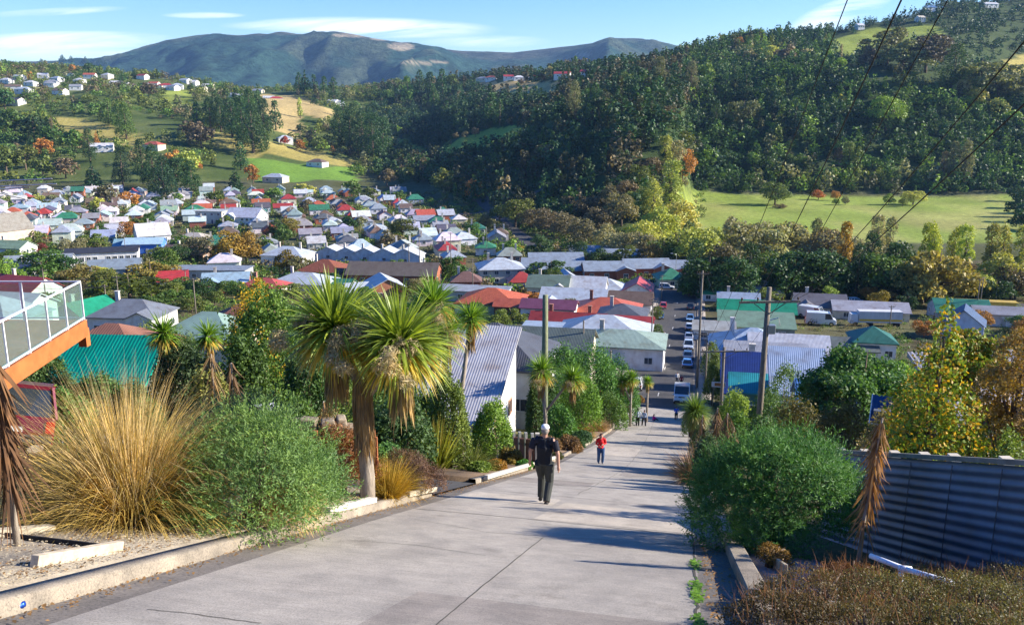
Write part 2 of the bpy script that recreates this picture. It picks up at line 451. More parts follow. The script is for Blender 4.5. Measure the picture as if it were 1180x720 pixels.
def bush_mesh(seed, rx, ry, rz, n, leaf, asp=.5, lumps=16, up=.15, shell=.5, rnd=.8, fold=0., base=.0, low=-.6, ground_=False, spr=0, sl=None):
    rng = np.random.default_rng(seed); B = [(0, 0, rz*.45, rx*.72, ry*.72, rz*.5)]
    for k in range(lumps):
        d = unit(rng.normal(size=3)); d[2] = abs(d[2]); q = rng.uniform(.25, .42)
        dz_ = d[2] if not ground_ else rng.random(); sc2 = math.sqrt(max(.15, 1-dz_**2))/max(.2, math.hypot(d[0], d[1])) if ground_ else 1
        B.append((d[0]*rx*.72*sc2, d[1]*ry*.72*sc2, rz*(.14+.62*dz_), rx*q*(.8 if ground_ else 1), ry*q*(.8 if ground_ else 1), rz*q*.9))
    P, N = blob_points(rng, B, n, shell, .7, low)
    P[:, 2] = np.abs(P[:, 2])
    V, Fq = leaf_quads(rng, P, N, leaf, leaf*asp, rnd, up, fold)
    if spr: V, Fq = join_q([(V, Fq), sprays(rng, np.array(B), spr, leaf*.85, leaf*asp*.8, 14, sl or (.16, .38))])
    V[:, 2] = np.maximum(V[:, 2], 0)
    me = mesh_np('foliage', V, Fq); return me
def stems_mesh(seed, rx, rz, n=12, r=.02, spread=.8):
    rng = np.random.default_rng(seed); m = MB()
    for k in range(n):
        a = rng.uniform(0, 2*PI); q = rx*spread*rng.uniform(.2, 1)
        m.tube([(0.06*math.cos(a), .06*math.sin(a), -.15), (q*.4*math.cos(a), q*.4*math.sin(a), rz*.45), (q*math.cos(a), q*math.sin(a), rz*rng.uniform(.6, .9))], [r*1.4, r, r*.3], 5)
    return m.mesh('stems', BARK, True)
def shrub(label, loc, rx, ry, rz, n, leaf, color, seed=1, name='shrub', cat='shrub', rot=0., group=None, mat=None, desc=None, **kw):
    e = empty(name, label, cat, loc, rot, group)
    me = bush_mesh(seed, rx, ry, rz, n, leaf, **kw); me.materials.append(mat or LEAF)
    link('foliage', me, None, e, color=color); link('stems', stems_mesh(seed, min(rx, ry), rz), None, e)
    if desc: AUTO.append((e, desc, rz*.5))
    return e
def tussock(label, loc, L, n, color, color2=None, seed=1, W=.012, spread=1.0, lean=(0, 0), droop=1.6, name='tussock_grass', base=.18, desc=None, cat='grass clump', group=None, seg=6, up=1.25):
    rng = np.random.default_rng(seed); e = empty(name, label, cat, loc, 0, group)
    for nm, c, m, lf in (('blades', color, n, 1.0), ('seed_stalks', color2, int(n*.45), 1.12)):
        if c is None: continue
        a = rng.uniform(0, 2*PI, m); q = rng.random(m)**.6
        P = np.stack([base*q*np.cos(a), base*q*np.sin(a), rng.uniform(0, .05, m)], 1)
        sq = spread*(.62 if nm == 'seed_stalks' else 1); D = np.stack([sq*q*np.cos(a)+lean[0], sq*q*np.sin(a)+lean[1], np.full(m, up*(1.5 if nm == 'seed_stalks' else 1))], 1)+rng.normal(size=(m, 3))*.12
        V, Fq = strips(rng, P, D, L*lf*rng.uniform(.55, 1.1, m), W*(1 if nm == 'blades' else .6), droop*rng.uniform(.3, 1.2, m)*(.4+q) , seg)
        me = mesh_np(nm, V, Fq); me.materials.append(DRY); link(nm, me, None, e, color=c)
    if desc: AUTO.append((e, desc, L*.4))
    return e
def sword_head(rng, c, n, L, W, lowcol=True):
    """crown of a cabbage tree: (green part, yellow-brown hanging part)"""
    d = unit(rng.normal(size=(n, 3))); d[:, 2] = d[:, 2]*.9+.45; d = unit(d); P = np.array(c)+d*.1
    V, Fq = strips(rng, P, d, L*rng.uniform(.62, 1.12, n), W, (.35+.75*rng.random(n))*(1.25-d[:, 2]*.7), 5)
    m = n//2; a = rng.uniform(0, 2*PI, m)
    d2 = np.stack([np.cos(a), np.sin(a), rng.uniform(-.5, .25, m)], 1); P2 = np.array(c)+d2*.08+np.array([0, 0, -.12])
    V2, F2 = strips(rng, P2, d2, L*rng.uniform(.7, 1.0, m), W*.9, 1.5*rng.uniform(.5, 1.2, m), 4)
    return (V, Fq), (V2, F2)
def cabbage(label, loc, heads, trunk, r=.16, n=420, L=.95, W=.045, seed=1, skirt=True, flowers=True, cols=None, name='cabbage_tree', desc=None, group=None):
    """heads: list of head centres; trunk: list of polylines"""
    rng = np.random.default_rng(seed); e = empty(name, label, 'cabbage tree', loc, 0, group); cols = cols or ((.17, .30, .035), (.48, .36, .07), (.30, .21, .11))
    m = MB()
    for pl in trunk:
        m.tube(pl, list(np.linspace(r, r*.7, len(pl))) if pl is trunk[0] else [r*.6]*len(pl), 9)
    m.build('trunk', BARKG, e, True)
    for hd in heads:
        c, k = hd[:3], (hd[3] if len(hd) > 3 else 1)
        g, y = sword_head(rng, c, int(n*k), L*k, W)
        me = mesh_np('leaf_head', *g); me.materials.append(SWORD); h = link('leaf_head', me, None, e, color=cols[0])
        me = mesh_np('drooping_leaves', *y); me.materials.append(SWORD); link('drooping_leaves', me, None, e, color=cols[1])
        if skirt:
            q = int(n*.5*k); a = rng.uniform(0, 2*PI, q); zz = rng.uniform(-1.0*k, -.25, q)
            P = np.array(c)+np.stack([r*.9*np.cos(a), r*.9*np.sin(a), zz], 1); D = np.stack([np.cos(a)*.18, np.sin(a)*.18, np.full(q, -.8)], 1)
            V, Fq = strips(rng, P, D, .55*L*k*rng.uniform(.6, 1.1, q), W*.8, .5, 3)
            me = mesh_np('dead_skirt', V, Fq); me.materials.append(DRY); link('dead_skirt', me, None, e, color=cols[2])
        if flowers:
            for j in range(flowers if isinstance(flowers, int) and flowers > 1 else 2):
                a = (-.6, 2.6, 4.2)[j % 3]+rng.uniform(-.3, .3)-.9; fc = np.array(c)+np.array([math.cos(a)*.62*L*k, math.sin(a)*.62*L*k, -.08+.1*j])
                q = int(n*3.5*k); dd = unit(rng.normal(size=(q, 3))); nb = 7; cs = np.array([[math.cos(a)*t_*.5+rng.normal()*.1, math.sin(a)*t_*.5+rng.normal()*.1, .12-.42*t_**1.5+rng.normal()*.07] for t_ in np.linspace(0, 1, nb)]); ci = rng.integers(0, nb, q); P = fc-np.array([math.cos(a), math.sin(a), 0])*.2*L*k+(cs[ci]+dd*rng.random((q, 1))**.6*np.array([.17, .17, .15]))*L*k
                V, Fq = leaf_quads(rng, P, dd+np.array([0, 0, -.4]), .13*L, .013, .5, -.3)
                me = mesh_np('flower_panicle', V, Fq); me.materials.append(DRY); link('flower_panicle', me, None, e, color=(.50, .42, .27))
    if desc: AUTO.append((e, desc, 1))
    return e
def dead_shoot(label, loc, h, n, seed, lean=(0, 0), color=(.17, .105, .065), L=.6, r=.035, top=None):
    """a withered young cabbage tree: every leaf hangs down round the stem"""
    rng = np.random.default_rng(seed); e = empty('withered_cabbage_tree', label, 'dead plant', loc)
    pts = [(0, 0, -.2), (lean[0]*.3, lean[1]*.3, h*.4), (lean[0], lean[1], h)]
    MB().tube(pts, [r*1.3, r, r*.5], 8).build('trunk', BARKG, e, True)
    t = rng.random(n)**.8; zz = h*(.32+.68*t); a = rng.uniform(0, 2*PI, n); ff = zz/h
    P = np.stack([lean[0]*ff+.03*np.cos(a), lean[1]*ff+.03*np.sin(a), zz], 1)
    sp2 = rng.uniform(.12, .75, n); D = np.stack([np.cos(a)*sp2, np.sin(a)*sp2, np.full(n, -.85)+rng.normal(size=n)*.2], 1)
    V, Fq = strips(rng, P, D, L*rng.uniform(.45, 1.35, n)*(1.15-.35*t), .026, .45*rng.uniform(0, 1, n), 3)
    me = mesh_np('dead_leaves', V, Fq); me.materials.append(DRY); link('dead_leaves', me, None, e, color=color); return e
def hedge_mesh(seed, lx, ly, lz, n, leaf, bumpy=.12, asp=.6):
    rng = np.random.default_rng(seed); B = []
    k = max(2, int(lx/max(ly, .5)*1.6))
    for i in range(k):
        for j in range(2):
            B.append((lx*((i+.5)/k-.5), rng.uniform(-.1, .1)*ly, lz*(.3+.35*j)+rng.uniform(-bumpy, bumpy), lx/k*.8, ly*.5, lz*.36))
    P, N = blob_points(rng, B, n, .3, .7, -.6); P[:, 2] = np.abs(P[:, 2])
    V, Fq = leaf_quads(rng, P, N, leaf, leaf*asp, .8, .1); me = mesh_np('foliage', V, Fq); me.materials.append(LEAF); return me
def hedge(label, loc, lx, ly, lz, n, leaf, color, rz=0., seed=3, name='hedge', desc=None, group=None):
    e = empty(name, label, 'hedge', loc, rz, group); link('foliage', hedge_mesh(seed, lx, ly, lz, n, leaf), None, e, color=color)
    link('stems', stems_mesh(seed, lx*.45, lz, 10), None, e)
    if desc: AUTO.append((e, desc, lz*.5))
    return e

# ------------------------------------------------------------ houses
_WM = {}
def window_meshes(w, h):
    k = (round(w, 1), round(h, 1))
    if k in _WM: return _WM[k]
    m = MB(); f = .09
    for c, d in (((0, 0, h/2-f/2), (w, .12, f)), ((0, 0, -h/2+f/2), (w+.12, .16, f)), ((-w/2+f/2, 0, 0), (f, .12, h-2*f)), ((w/2-f/2, 0, 0), (f, .12, h-2*f)), ((0, .01, 0), (.05, .08, h-2*f))):
        m.box(c, d)
    a = m.mesh('window', PLAIN); b = MB().box((0, .02, 0), (w-f*1.5, .04, h-f*1.5)).mesh('pane', GLASSY)
    _WM[k] = (a, b); return _WM[k]
def add_window(parent, x, y, z, rz, w=1.4, h=1.2, color=(.75, .75, .72)):
    a, b = window_meshes(w, h); o = link('window', a, None, parent, (x, y, z), color); o.rotation_euler = (0, 0, rz)
    link('pane', b, None, o); return o
_DM = {}
def roof_mesh(name, faces, mat, t=.16):
    """faces: list of (points, direction of the eave) ; a slab t thick with uv in metres"""
    V = []; F_ = []; UV = []
    for pts, e in faces:
        pts = [Vector(p) for p in pts]; nrm = (pts[1]-pts[0]).cross(pts[2]-pts[0])
        if len(pts) > 3 and nrm.length < 1e-6: nrm = (pts[2]-pts[0]).cross(pts[3]-pts[0])
        nrm.normalize()
        if nrm.z < 0: pts.reverse(); nrm = -nrm
        e = Vector(e).normalized(); up = nrm.cross(e); b = len(V); n = len(pts)
        V += pts+[p-Vector((0, 0, t)) for p in pts]
        F_.append(tuple(range(b, b+n))); UV.append([(p.dot(e), p.dot(up)) for p in pts])
        F_.append(tuple(range(b+2*n-1, b+n-1, -1))); UV.append([(0, 0)]*n)
        for i in range(n):
            j = (i+1) % n; F_.append((b+i, b+n+i, b+n+j, b+j)); UV.append([(0, 0)]*4)
    me = bpy.data.meshes.new(name); me.from_pydata([tuple(v) for v in V], [], F_); me.materials.append(mat)
    uvl = me.uv_layers.new(name='UVMap'); k = 0
    for u in UV:
        for q in u: uvl.data[k].uv = q; k += 1
    return me
def house(label, loc, rz, w, d, hw, kind='gable', rise=2.0, roofc=(.4, .42, .45), wallc=(.7, .7, .66), wm=None, rm=None, chim=1, group=None,
          desc=None, win=(2, 1, 1), ov=.4, name='house', cat='house', chimc=(.6, .56, .5), proj=None, wcol=(.78, .78, .75), door=True, storeys=1, rng=None, wh=1.2, ww=1.4, detail=True):
    """local x runs along the ridge, -y is the front; walls go down into the slope"""
    rng = rng or random
    e = empty(name, label, cat, loc, rz, group); wm = wm or WALLP; rm = rm or ROOFM; X, Y = w/2, d/2; b = -3.0
    wb = MB(); P = [(-X, -Y), (X, -Y), (X, Y), (-X, Y)]
    wb.add([(x, y, b) for x, y in P]+[(x, y, hw) for x, y in P], [(0, 1, 5, 4), (1, 2, 6, 5), (2, 3, 7, 6), (3, 0, 4, 7), (4, 5, 6, 7)])
    z0 = hw; fs = []; OX, OY = X+ov, Y+ov; ze = z0-ov*rise/Y+.12
    if kind == 'gable' or kind == 'villa' and False:
        wb.add([(X, -Y, hw), (X, Y, hw), (X, 0, hw+rise), (-X, -Y, hw), (-X, Y, hw), (-X, 0, hw+rise)], [(0, 1, 2), (4, 3, 5)])
        zr = hw+rise+.12
        fs = [([(-OX, -OY, ze), (OX, -OY, ze), (OX, 0, zr), (-OX, 0, zr)], (1, 0, 0)), ([(OX, OY, ze), (-OX, OY, ze), (-OX, 0, zr), (OX, 0, zr)], (1, 0, 0))]
    elif kind in ('hip', 'villa'):
        zr = hw+rise+.12
        rl = max(0, X-Y)
        if X >= Y:
            A, B_ = (-rl, 0, zr), (rl, 0, zr)
            fs = [([(-OX, -OY, ze), (OX, -OY, ze), B_, A], (1, 0, 0)), ([(OX, OY, ze), (-OX, OY, ze), A, B_], (1, 0, 0)),
                  ([(OX, -OY, ze), (OX, OY, ze), B_], (0, 1, 0)), ([(-OX, OY, ze), (-OX, -OY, ze), A], (0, 1, 0))]
        else:
            rl = Y-X; A, B_ = (0, -rl, zr), (0, rl, zr); ze = hw-ov*rise/X+.12
            fs = [([(OX, -OY, ze), (OX, OY, ze), B_, A], (0, 1, 0)), ([(-OX, OY, ze), (-OX, -OY, ze), A, B_], (0, 1, 0)),
                  ([(-OX, -OY, ze), (OX, -OY, ze), A], (1, 0, 0)), ([(OX, OY, ze), (-OX, OY, ze), B_], (1, 0, 0))]
        if not rl: fs = [([p for i, p in enumerate(f) if p not in f[:i]], q) for f, q in fs]
    elif kind == 'flat':
        fs = [([(-OX, -OY, hw+.1), (OX, -OY, hw+.1), (OX, OY, hw+rise*.15+.1), (-OX, OY, hw+rise*.15+.1)], (1, 0, 0))]; zr = hw+.3
    elif kind == 'skillion':         # one slope rising to the back
        fs = [([(-OX, -OY, hw-ov*rise/d+.1), (OX, -OY, hw-ov*rise/d+.1), (OX, OY, hw+rise+.1+ov*rise/d), (-OX, OY, hw+rise+.1+ov*rise/d)], (1, 0, 0))]; zr = hw+rise
        wb.add([(X, -Y, hw), (X, Y, hw), (X, Y, hw+rise), (-X, -Y, hw), (-X, Y, hw), (-X, Y, hw+rise)], [(0, 1, 2), (4, 3, 5), (4, 1, 2, 5)])
    if kind == 'villa' or proj:
        pw = (proj or w*.42); px_ = -X+pw/2 if (rng.random() < .5) else X-pw/2; pd = 1.3; pr = rise*.8*min(1, pw/w*1.6)
        x0, x1 = px_-pw/2, px_+pw/2; yf = -Y-pd
        wb.add([(x0, yf, b), (x1, yf, b), (x1, -Y+.01, b), (x0, -Y+.01, b), (x0, yf, hw), (x1, yf, hw), (x1, -Y+.01, hw), (x0, -Y+.01, hw), (px_, yf, hw+pr)], [(0, 1, 5, 4), (1, 2, 6, 5), (3, 0, 4, 7), (4, 5, 8)])
        yb = -Y*.1; o2 = .3; zp = hw+pr+.13; zq = hw-o2*pr/(pw/2)+.13
        fs += [([(x0-o2, yf-o2, zq), (px_, yf-o2, zp), (px_, yb, zp), (x0-o2, yb, zq)], (0, 1, 0)), ([(px_, yf-o2, zp), (x1+o2, yf-o2, zq), (x1+o2, yb, zq), (px_, yb, zp)], (0, 1, 0))]
        add_window(e, px_, yf-.03, hw*.5+.1, 0, min(ww*1.1, pw*.6), wh*1.1, wcol)
    wl = wb.build('wall', wm, e, color=wallc)
    r = link('roof', roof_mesh('roof', fs, rm), None, e, color=roofc)
    for c in range(chim):
        cx = (-.25, .28, .0)[c % 3]*w; m = MB().box((cx, .1*d, zr+.05), (.7, .6, 2.3)).box((cx, .1*d, zr+1.22), (.86, .76, .14)); m.build('chimney', BRICKM if sum(chimc) < 1.3 else WALLP, r, color=chimc)
    nf, nr, nl = win
    for st in range(storeys):
        z = hw/storeys*(st+.5)+.12
        for i in range(nf):
            x = w*((i+.5)/nf-.5)
            if kind == 'villa' or proj:
                x = x*.45+(X*.42 if px_ < 0 else -X*.42)
            if door and st == 0 and nf > 1 and i == nf//2 and detail: continue
            add_window(e, x, -Y-.03, z, 0, min(ww, w/nf*.7), wh, wcol)
        for i in range(nr): add_window(e, X+.03, d*((i+.5)/nr-.5), z, PI/2, min(ww, d/nr*.6), wh, wcol)
        for i in range(nl): add_window(e, -X-.03, d*((i+.5)/nl-.5), z, -PI/2, min(ww, d/nl*.6), wh, wcol)
    if door and detail:
        dx = w*((nf//2+.5)/max(nf, 1)-.5)
        if kind == 'villa' or proj: dx = dx*.45+(X*.42 if px_ < 0 else -X*.42)
        dm = MB().box((dx, -Y-.04, 1.03), (.95, .1, 2.1)).build('door', PLAIN, e, color=rng.choice([(.3, .08, .06), (.1, .16, .12), (.5, .5, .46), (.08, .1, .2)]))
        MB().box((dx+.35, -Y-.11, 1.0), (.05, .06, .12)).build('handle', METAL, dm)
    if desc: AUTO.append((e, desc, hw))
    return e

# ------------------------------------------------------------ cars
def car_template(kind):
    """front towards -y, wheels on z = 0; sizes in metres"""
    P = dict(hatch=(4.1, 1.7, 1.48, .34, -.55, 1.75, .78, -1.1, 1.9), wagon=(4.6, 1.76, 1.5, .36, -.5, 2.1, .84, -1.15, 2.25), suv=(4.6, 1.84, 1.75, .4, -.5, 2.1, .98, -1.1, 2.25),
             van=(5.2, 1.95, 2.3, .38, -1.5, 2.5, 1.15, -2.1, 2.58), ute=(5.1, 1.84, 1.75, .4, -.7, .9, .98, -1.3, 1.1))[kind]
    L, W, Ht, wr, rf, rb, belt, cf, cb = P
    e = bpy.data.objects.new('parked_car', None); COL.objects.link(e); h = L/2
    def shell(name, prof, wlow, wtop, zlo, zhi, mat, parent, ins=.07):
        """side outline prof [(y,z)] extruded across with rounded shoulders"""
        m = MB(); n = len(prof); cy_ = sum(p[0] for p in prof)/n; cz_ = sum(p[1] for p in prof)/n
        vs = []
        for sx, k in ((-1, 1), (-1, 0), (1, 0), (1, 1)):
            for y, z in prof:
                t = (z-zlo)/(zhi-zlo); wx = (wlow+(wtop-wlow)*t)/2
                if k: vs.append((sx*wx, cy_+(y-cy_)*(1-ins*.35), cz_+(z-cz_)*(1-ins)))
                else: vs.append((sx*(wx-.07), y, z))
        fs = [tuple(range(n-1, -1, -1)), tuple(range(3*n, 4*n))]
        for a in range(3):
            for i in range(n):
                j = (i+1) % n; fs.append((a*n+i, a*n+j, (a+1)*n+j, (a+1)*n+i))
        m.add(vs, fs); o = m.build(name, mat, parent, smooth=False, bevel=.03); return o
    hoodz = belt-.08 if kind != 'van' else 1.25
    low = [(-h+.02, .32), (-h+.0, .58), (-h+.12, hoodz-.14), (cf, hoodz), (cb if kind != 'van' else h-.1, belt), (h-.04, belt-.06), (h, .6), (h-.05, .3)]
    if kind == 'ute': low = [(-h+.02, .34), (-h, .6), (-h+.12, hoodz-.14), (cf, hoodz), (cb, belt), (h-.02, belt), (h, .55), (h-.02, .38)]
    body = shell('body', low, W, W-.06, .3, belt, CARP, e)
    cab = [(cf+.02, belt-.1), (rf, Ht-.05), ((rf+rb)/2, Ht), (rb-.18, Ht-.04), (cb-.06, belt-.1)]
    glass = shell('window_glass', cab, W-.08, W-.5 if kind != 'van' else W-.22, belt-.1, Ht, CARGLASS, e, .03)
    rp = MB(); hw_ = (W-.5)/2 if kind != 'van' else (W-.22)/2
    rp.add([(-hw_-.02, rf-.03, Ht-.055), (hw_+.02, rf-.03, Ht-.055), (hw_+.02, (rf+rb)/2, Ht+.02), (-hw_-.02, (rf+rb)/2, Ht+.02), (hw_+.02, rb-.15, Ht-.03), (-hw_-.02, rb-.15, Ht-.03),
            (-hw_-.02, rf-.03, Ht-.12), (hw_+.02, rf-.03, Ht-.12), (hw_+.02, rb-.15, Ht-.12), (-hw_-.02, rb-.15, Ht-.12)],
           [(0, 1, 2, 3), (3, 2, 4, 5), (6, 7, 1, 0), (5, 4, 8, 9), (1, 7, 8, 4, 2), (0, 3, 5, 9, 6)]); pl = rp
    for s in (-1, 1):
        xb, xt = s*((W-.08)/2+.005), s*(hw_+.012)
        for y0, y1 in ((cf+.02, rf), (cb-.06, rb-.18), ((rf+rb)/2-.1, (rf+rb)/2-.1)): pl.bar((xb, y0, belt-.05), (xt, y1, Ht-.05), .07, .08)
        if kind == 'van': pl.box((s*(W/2-.05), (rf+h)/2+.35, (belt+Ht)/2-.02), (.1, h-rf-.9, Ht-belt+.0), top=.97)
        elif kind in ('suv', 'wagon'): pl.bar((xb, cb-.7, belt-.05), (xt, rb-.6, Ht-.05), .07, .08)
    pl.build('roof_panel', CARP, e)
    for s in (-1, 1):
        for y in (-h+.82, h-.85):
            m = MB(); wt = m.tube([(s*(W/2-.2), y, wr), (s*(W/2+.005), y, wr)], [wr, wr], 18).build('wheel', RUBBER, e)
            MB().tube([(s*(W/2-.02), y, wr), (s*(W/2+.015), y, wr)], [wr*.62, wr*.55], 12).build('rim', CHROME, wt)
        MB().box((s*(W/2-.24), -h+.03, hoodz-.3), (.36, .1, .17)).build('headlight', HEADL, e, bevel=.02)
        MB().box((s*(W/2-.14), h-.03, belt-.25), (.2, .1, .3 if kind in ('suv', 'van', 'wagon') else .18)).build('tail_light', TAILL, e, bevel=.02)
        MB().box((s*(W/2+.08), cf+.35, belt+.02), (.18, .12, .13)).build('wing_mirror', CARP, e, bevel=.02)
    MB().box((0, -h-.01, .42), (W*.92, .1, .2)).build('front_bumper', flat('dark_plastic', (.04, .04, .045), .6), e, bevel=.03)
    MB().box((0, h+.01, .44), (W*.94, .12, .2)).build('rear_bumper', flat('dark_plastic', (.04, .04, .045), .6), e, bevel=.03)
    MB().box((0, -h+.0, hoodz-.3), (W*.4, .06, .13)).build('grille', flat('dark_plastic', (.04, .04, .045), .6), e)
    for y in (-h-.065, h+.01 if kind != 'hatch' else h+.02): MB().box((0, y, .44 if y < 0 else belt-.32), (.42, .02, .12)).build('number_plate', flat('white_plate', (.7, .7, .68), .5), e)
    for s in (-1, 1): MB().box((s*(W/2+.0), .15, belt-.12), (.02, .14, .03)).build('door_handle', CHROME, e)
    return e
def carpaint():
    t = NT('car_paint'); oi = t.n('ShaderNodeObjectInfo'); b = t.bsdf(oi.outputs['Color'], .3, .1, .5); b.inputs['Coat Weight'].default_value = .6; return t.m
CARP = carpaint(); CARGLASS = flat('car_glass', (.03, .04, .05), .06, .2, 1, spec=.8)
HEADL = flat('headlamp_lens', (.6, .62, .62), .15); TAILL = flat('tail_lamp_lens', (.45, .02, .015), .2)
_CT = {}
def car(kind, loc, rz, color, label, cat='car', pitch=0., roll=0., name='parked_car', group=None):
    if kind not in _CT: _CT[kind] = car_template(kind); e = _CT[kind]
    else: e = copy_tree(_CT[kind])
    e.name = name
    e.location = loc; e.rotation_mode = 'XYZ'
    e.matrix_world = Matrix.Translation(loc) @ Matrix.Rotation(rz, 4, 'Z') @ Matrix.Rotation(pitch, 4, 'X') @ Matrix.Rotation(roll, 4, 'Y')
    for c in e.children:
        if c.name.split('.')[0] in ('body', 'roof_panel', 'pillars', 'wing_mirror'): c.color = (*color, 1)
    return tag(e, label, cat, group)

# ------------------------------------------------------------ people
def blobmesh(name, items, mat, parent, vox=.011, color=None):
    """tubes and ellipsoids fused into one smooth continuous surface"""
    m = MB()
    for it in items:
        if it[0] == 't': m.tube(it[1], it[2], 10)
        else:
            c, r = it[1], it[2]; n = 12
            m.lathe([(max(math.sin(PI*k/8), .03), -math.cos(PI*k/8)*r[2]) for k in range(9)], c, n, r[0], r[1])
    o = m.build(name, mat, parent, True, color)
    rm = o.modifiers.new('r', 'REMESH'); rm.mode = 'VOXEL'; rm.voxel_size = vox; rm.use_smooth_shade = True
    s = o.modifiers.new('s', 'SMOOTH'); s.iterations = 3; s.factor = .5
    return o
SKIN = flat('skin', (.48, .27, .19), .55, .08, 8)
def cloth(name, c, rough=.85): return flat(name, c, rough, .18, 6, bump=.25)
def person(label, loc, rz, h=1.75, J=None, top=(.1, .1, .1), legs=(.1, .1, .1), hair=(.05, .03, .02), cap=None, sleeves='long', vest=None, vox=.011, shoes=(.03, .03, .03), long_hair=False, hood=False, group=None, extra=None):
    """faces -y; J overrides joint positions given for a 1.75 m body"""
    e = empty('person', label, 'person', loc, rz, group); e.scale = (h/1.75,)*3
    j = dict(pel=(0, 0, .93), waist=(0, 0, 1.08), chest=(0, .0, 1.3), neck=(0, -.01, 1.5), head=(0, -.03, 1.64),
             hl=(.1, 0, .9), hr=(-.1, 0, .9), kl=(.11, -.03, .49), kr=(-.11, -.02, .49), al=(.11, .03, .08), ar=(-.11, .03, .08),
             sl=(.19, 0, 1.42), sr=(-.19, 0, 1.42), el=(.27, .03, 1.15), er=(-.27, .03, 1.15), wl=(.27, -.07, .9), wr=(-.27, -.07, .9))
    if J: j.update(J)
    g = {k: Vector(v) for k, v in j.items()}
    hd, fw = g['head'], Vector((0, -1, 0))
    if 'face' in j: fw = g['face'].normalized()
    it = [('t', [g['pel'], g['waist'], g['chest'], g['neck']-Vector((0, 0, .05))], [.13, .115, .135, .07]), ('t', [g['neck']-Vector((0, 0, .06)), hd], [.055, .055]),
          ('e', hd, (.076, .092, .115)), ('e', hd+fw*.03-Vector((0, 0, .05)), (.055, .06, .06)),
          ('e', hd+fw*.098-Vector((0, 0, .01)), (.014, .018, .022))]
    side = fw.cross(Vector((0, 0, 1)))
    for s in (-1, 1): it.append(('e', hd+side*.078*s, (.012, .018, .03)))
    for a in 'lr':
        S, E, Wr = g['s'+a], g['e'+a], g['w'+a]
        it += [('t', [g['chest']+Vector((0, 0, .08)), S], [.07, .058]), ('t', [S, E, Wr], [.052, .042, .028])]
        d = (Wr-E).normalized(); sx = d.cross(Vector((0, 1, 0))).normalized(); pm = Wr+d*.05
        it.append(('t', [Wr, Wr+d*.04, Wr+d*.09], [.026, .036, .033]))
        for q in range(4):
            o = sx*0+Vector((0, 1, 0))*(q-1.5)*.019; b0 = Wr+d*.085+o; ln = (.07, .082, .078, .06)[q]
            inn = -Vector((1 if a == 'l' else -1, 0, 0)); it.append(('t', [b0, b0+d*ln*.55, b0+d*ln*.9+inn*ln*.3], [.0105, .0095, .008]))
        th = Wr+d*.03+fw*.025; it.append(('t', [th, th+d*.035+fw*.025, th+d*.065+fw*.028], [.013, .011, .009]))
        Hh, K, A = g['h'+a], g['k'+a], g['a'+a]
        it += [('t', [Hh, K, A], [.095, .058, .04]), ('t', [A, A+Vector((0, .0, -.04)), A+fw*.12-Vector((0, 0, .05))], [.04, .04, .03])]
    blobmesh('body', it, SKIN, e, vox)
    tr = [('t', [g['pel']+Vector((0, 0, .08)), g['pel']-Vector((0, 0, .04))], [.15, .15])]
    for a in 'lr': tr.append(('t', [g['h'+a]+Vector((0, .01, .03)), g['k'+a], g['a'+a]+Vector((0, 0, .0))], [.125, .088, .075]))
    blobmesh('trousers', tr, cloth('trousers_cloth_%d' % (len(bpy.data.objects)), legs), e, vox)
    sh = [('t', [g['pel']+Vector((0, 0, .0)), g['waist'], g['chest'], g['chest']+Vector((0, 0, .14))], [.158, .15, .165, .09])]
    for s in (-1, 1): sh.append(('t', [g['chest']+Vector((0, 0, .07)), g['s'+('l' if s > 0 else 'r')]], [.1, .08]))
    for a in 'lr':
        S, E, Wr = g['s'+a], g['e'+a], g['w'+a]
        if sleeves == 'long': sh.append(('t', [S, E, Wr], [.078, .065, .048]))
        else: sh.append(('t', [S, S.lerp(E, .75)], [.08, .072]))
    if hood: sh.append(('e', g['neck']+Vector((0, .06, .04)), (.1, .09, .09)))
    blobmesh('jacket' if sleeves == 'long' else 'shirt', sh, cloth('top_cloth_%d' % len(bpy.data.objects), top), e, vox)
    if vest:
        vs = [('t', [g['pel']+Vector((0, 0, .01)), g['waist'], g['chest'], g['chest']+Vector((0, 0, .17))], [.172, .166, .18, .088])]
        for a in 'lr': vs.append(('t', [g['chest']+Vector((0, 0, .09)), g['chest'].lerp(g['s'+a], .72)+Vector((0, 0, .03))], [.1, .085]))
        blobmesh('vest', vs, cloth('vest_cloth', vest), e, vox)
    so = []
    for a in 'lr':
        A = g['a'+a]; so.append(('t', [A-Vector((0, 0, .035))-fw*.06, A-Vector((0, 0, .045))+fw*.16], [.048, .042]))
    blobmesh('shoes', so, cloth('shoe_leather_%d' % len(bpy.data.objects), shoes), e, vox)
    hm = [('e', hd+Vector((0, 0, .03))-fw*.018, (.086, .095, .105))]
    if long_hair: hm.append(('t', [hd-fw*.06, hd-fw*.09-Vector((0, 0, .2))], [.08, .05]))
    if cap is None: blobmesh('hair', hm, cloth('hair_%d' % len(bpy.data.objects), hair), e, vox)
    else:
        blobmesh('hair', [('e', hd-fw*.02+Vector((0, 0, -.0)), (.081, .092, .085))], cloth('hair_%d' % len(bpy.data.objects), hair), e, vox)
        m = MB(); m.lathe([(.086, .0), (.088, .03), (.08, .06), (.055, .082), (.02, .09)], hd+Vector((0, .005, .045)), 20, 1, 1.12); cp = m.build('cap', cloth('cap_cloth_%d' % len(bpy.data.objects), cap), e, True)
        mm = MB(); p = hd+Vector((0, -.1, .035)); vs = [(.07*math.cos(t)*s_, p.y+.02-(.09 if s_ else 0)*math.sin(t), p.z-.01) for s_ in (1,) for t in np.linspace(0, PI, 9)]
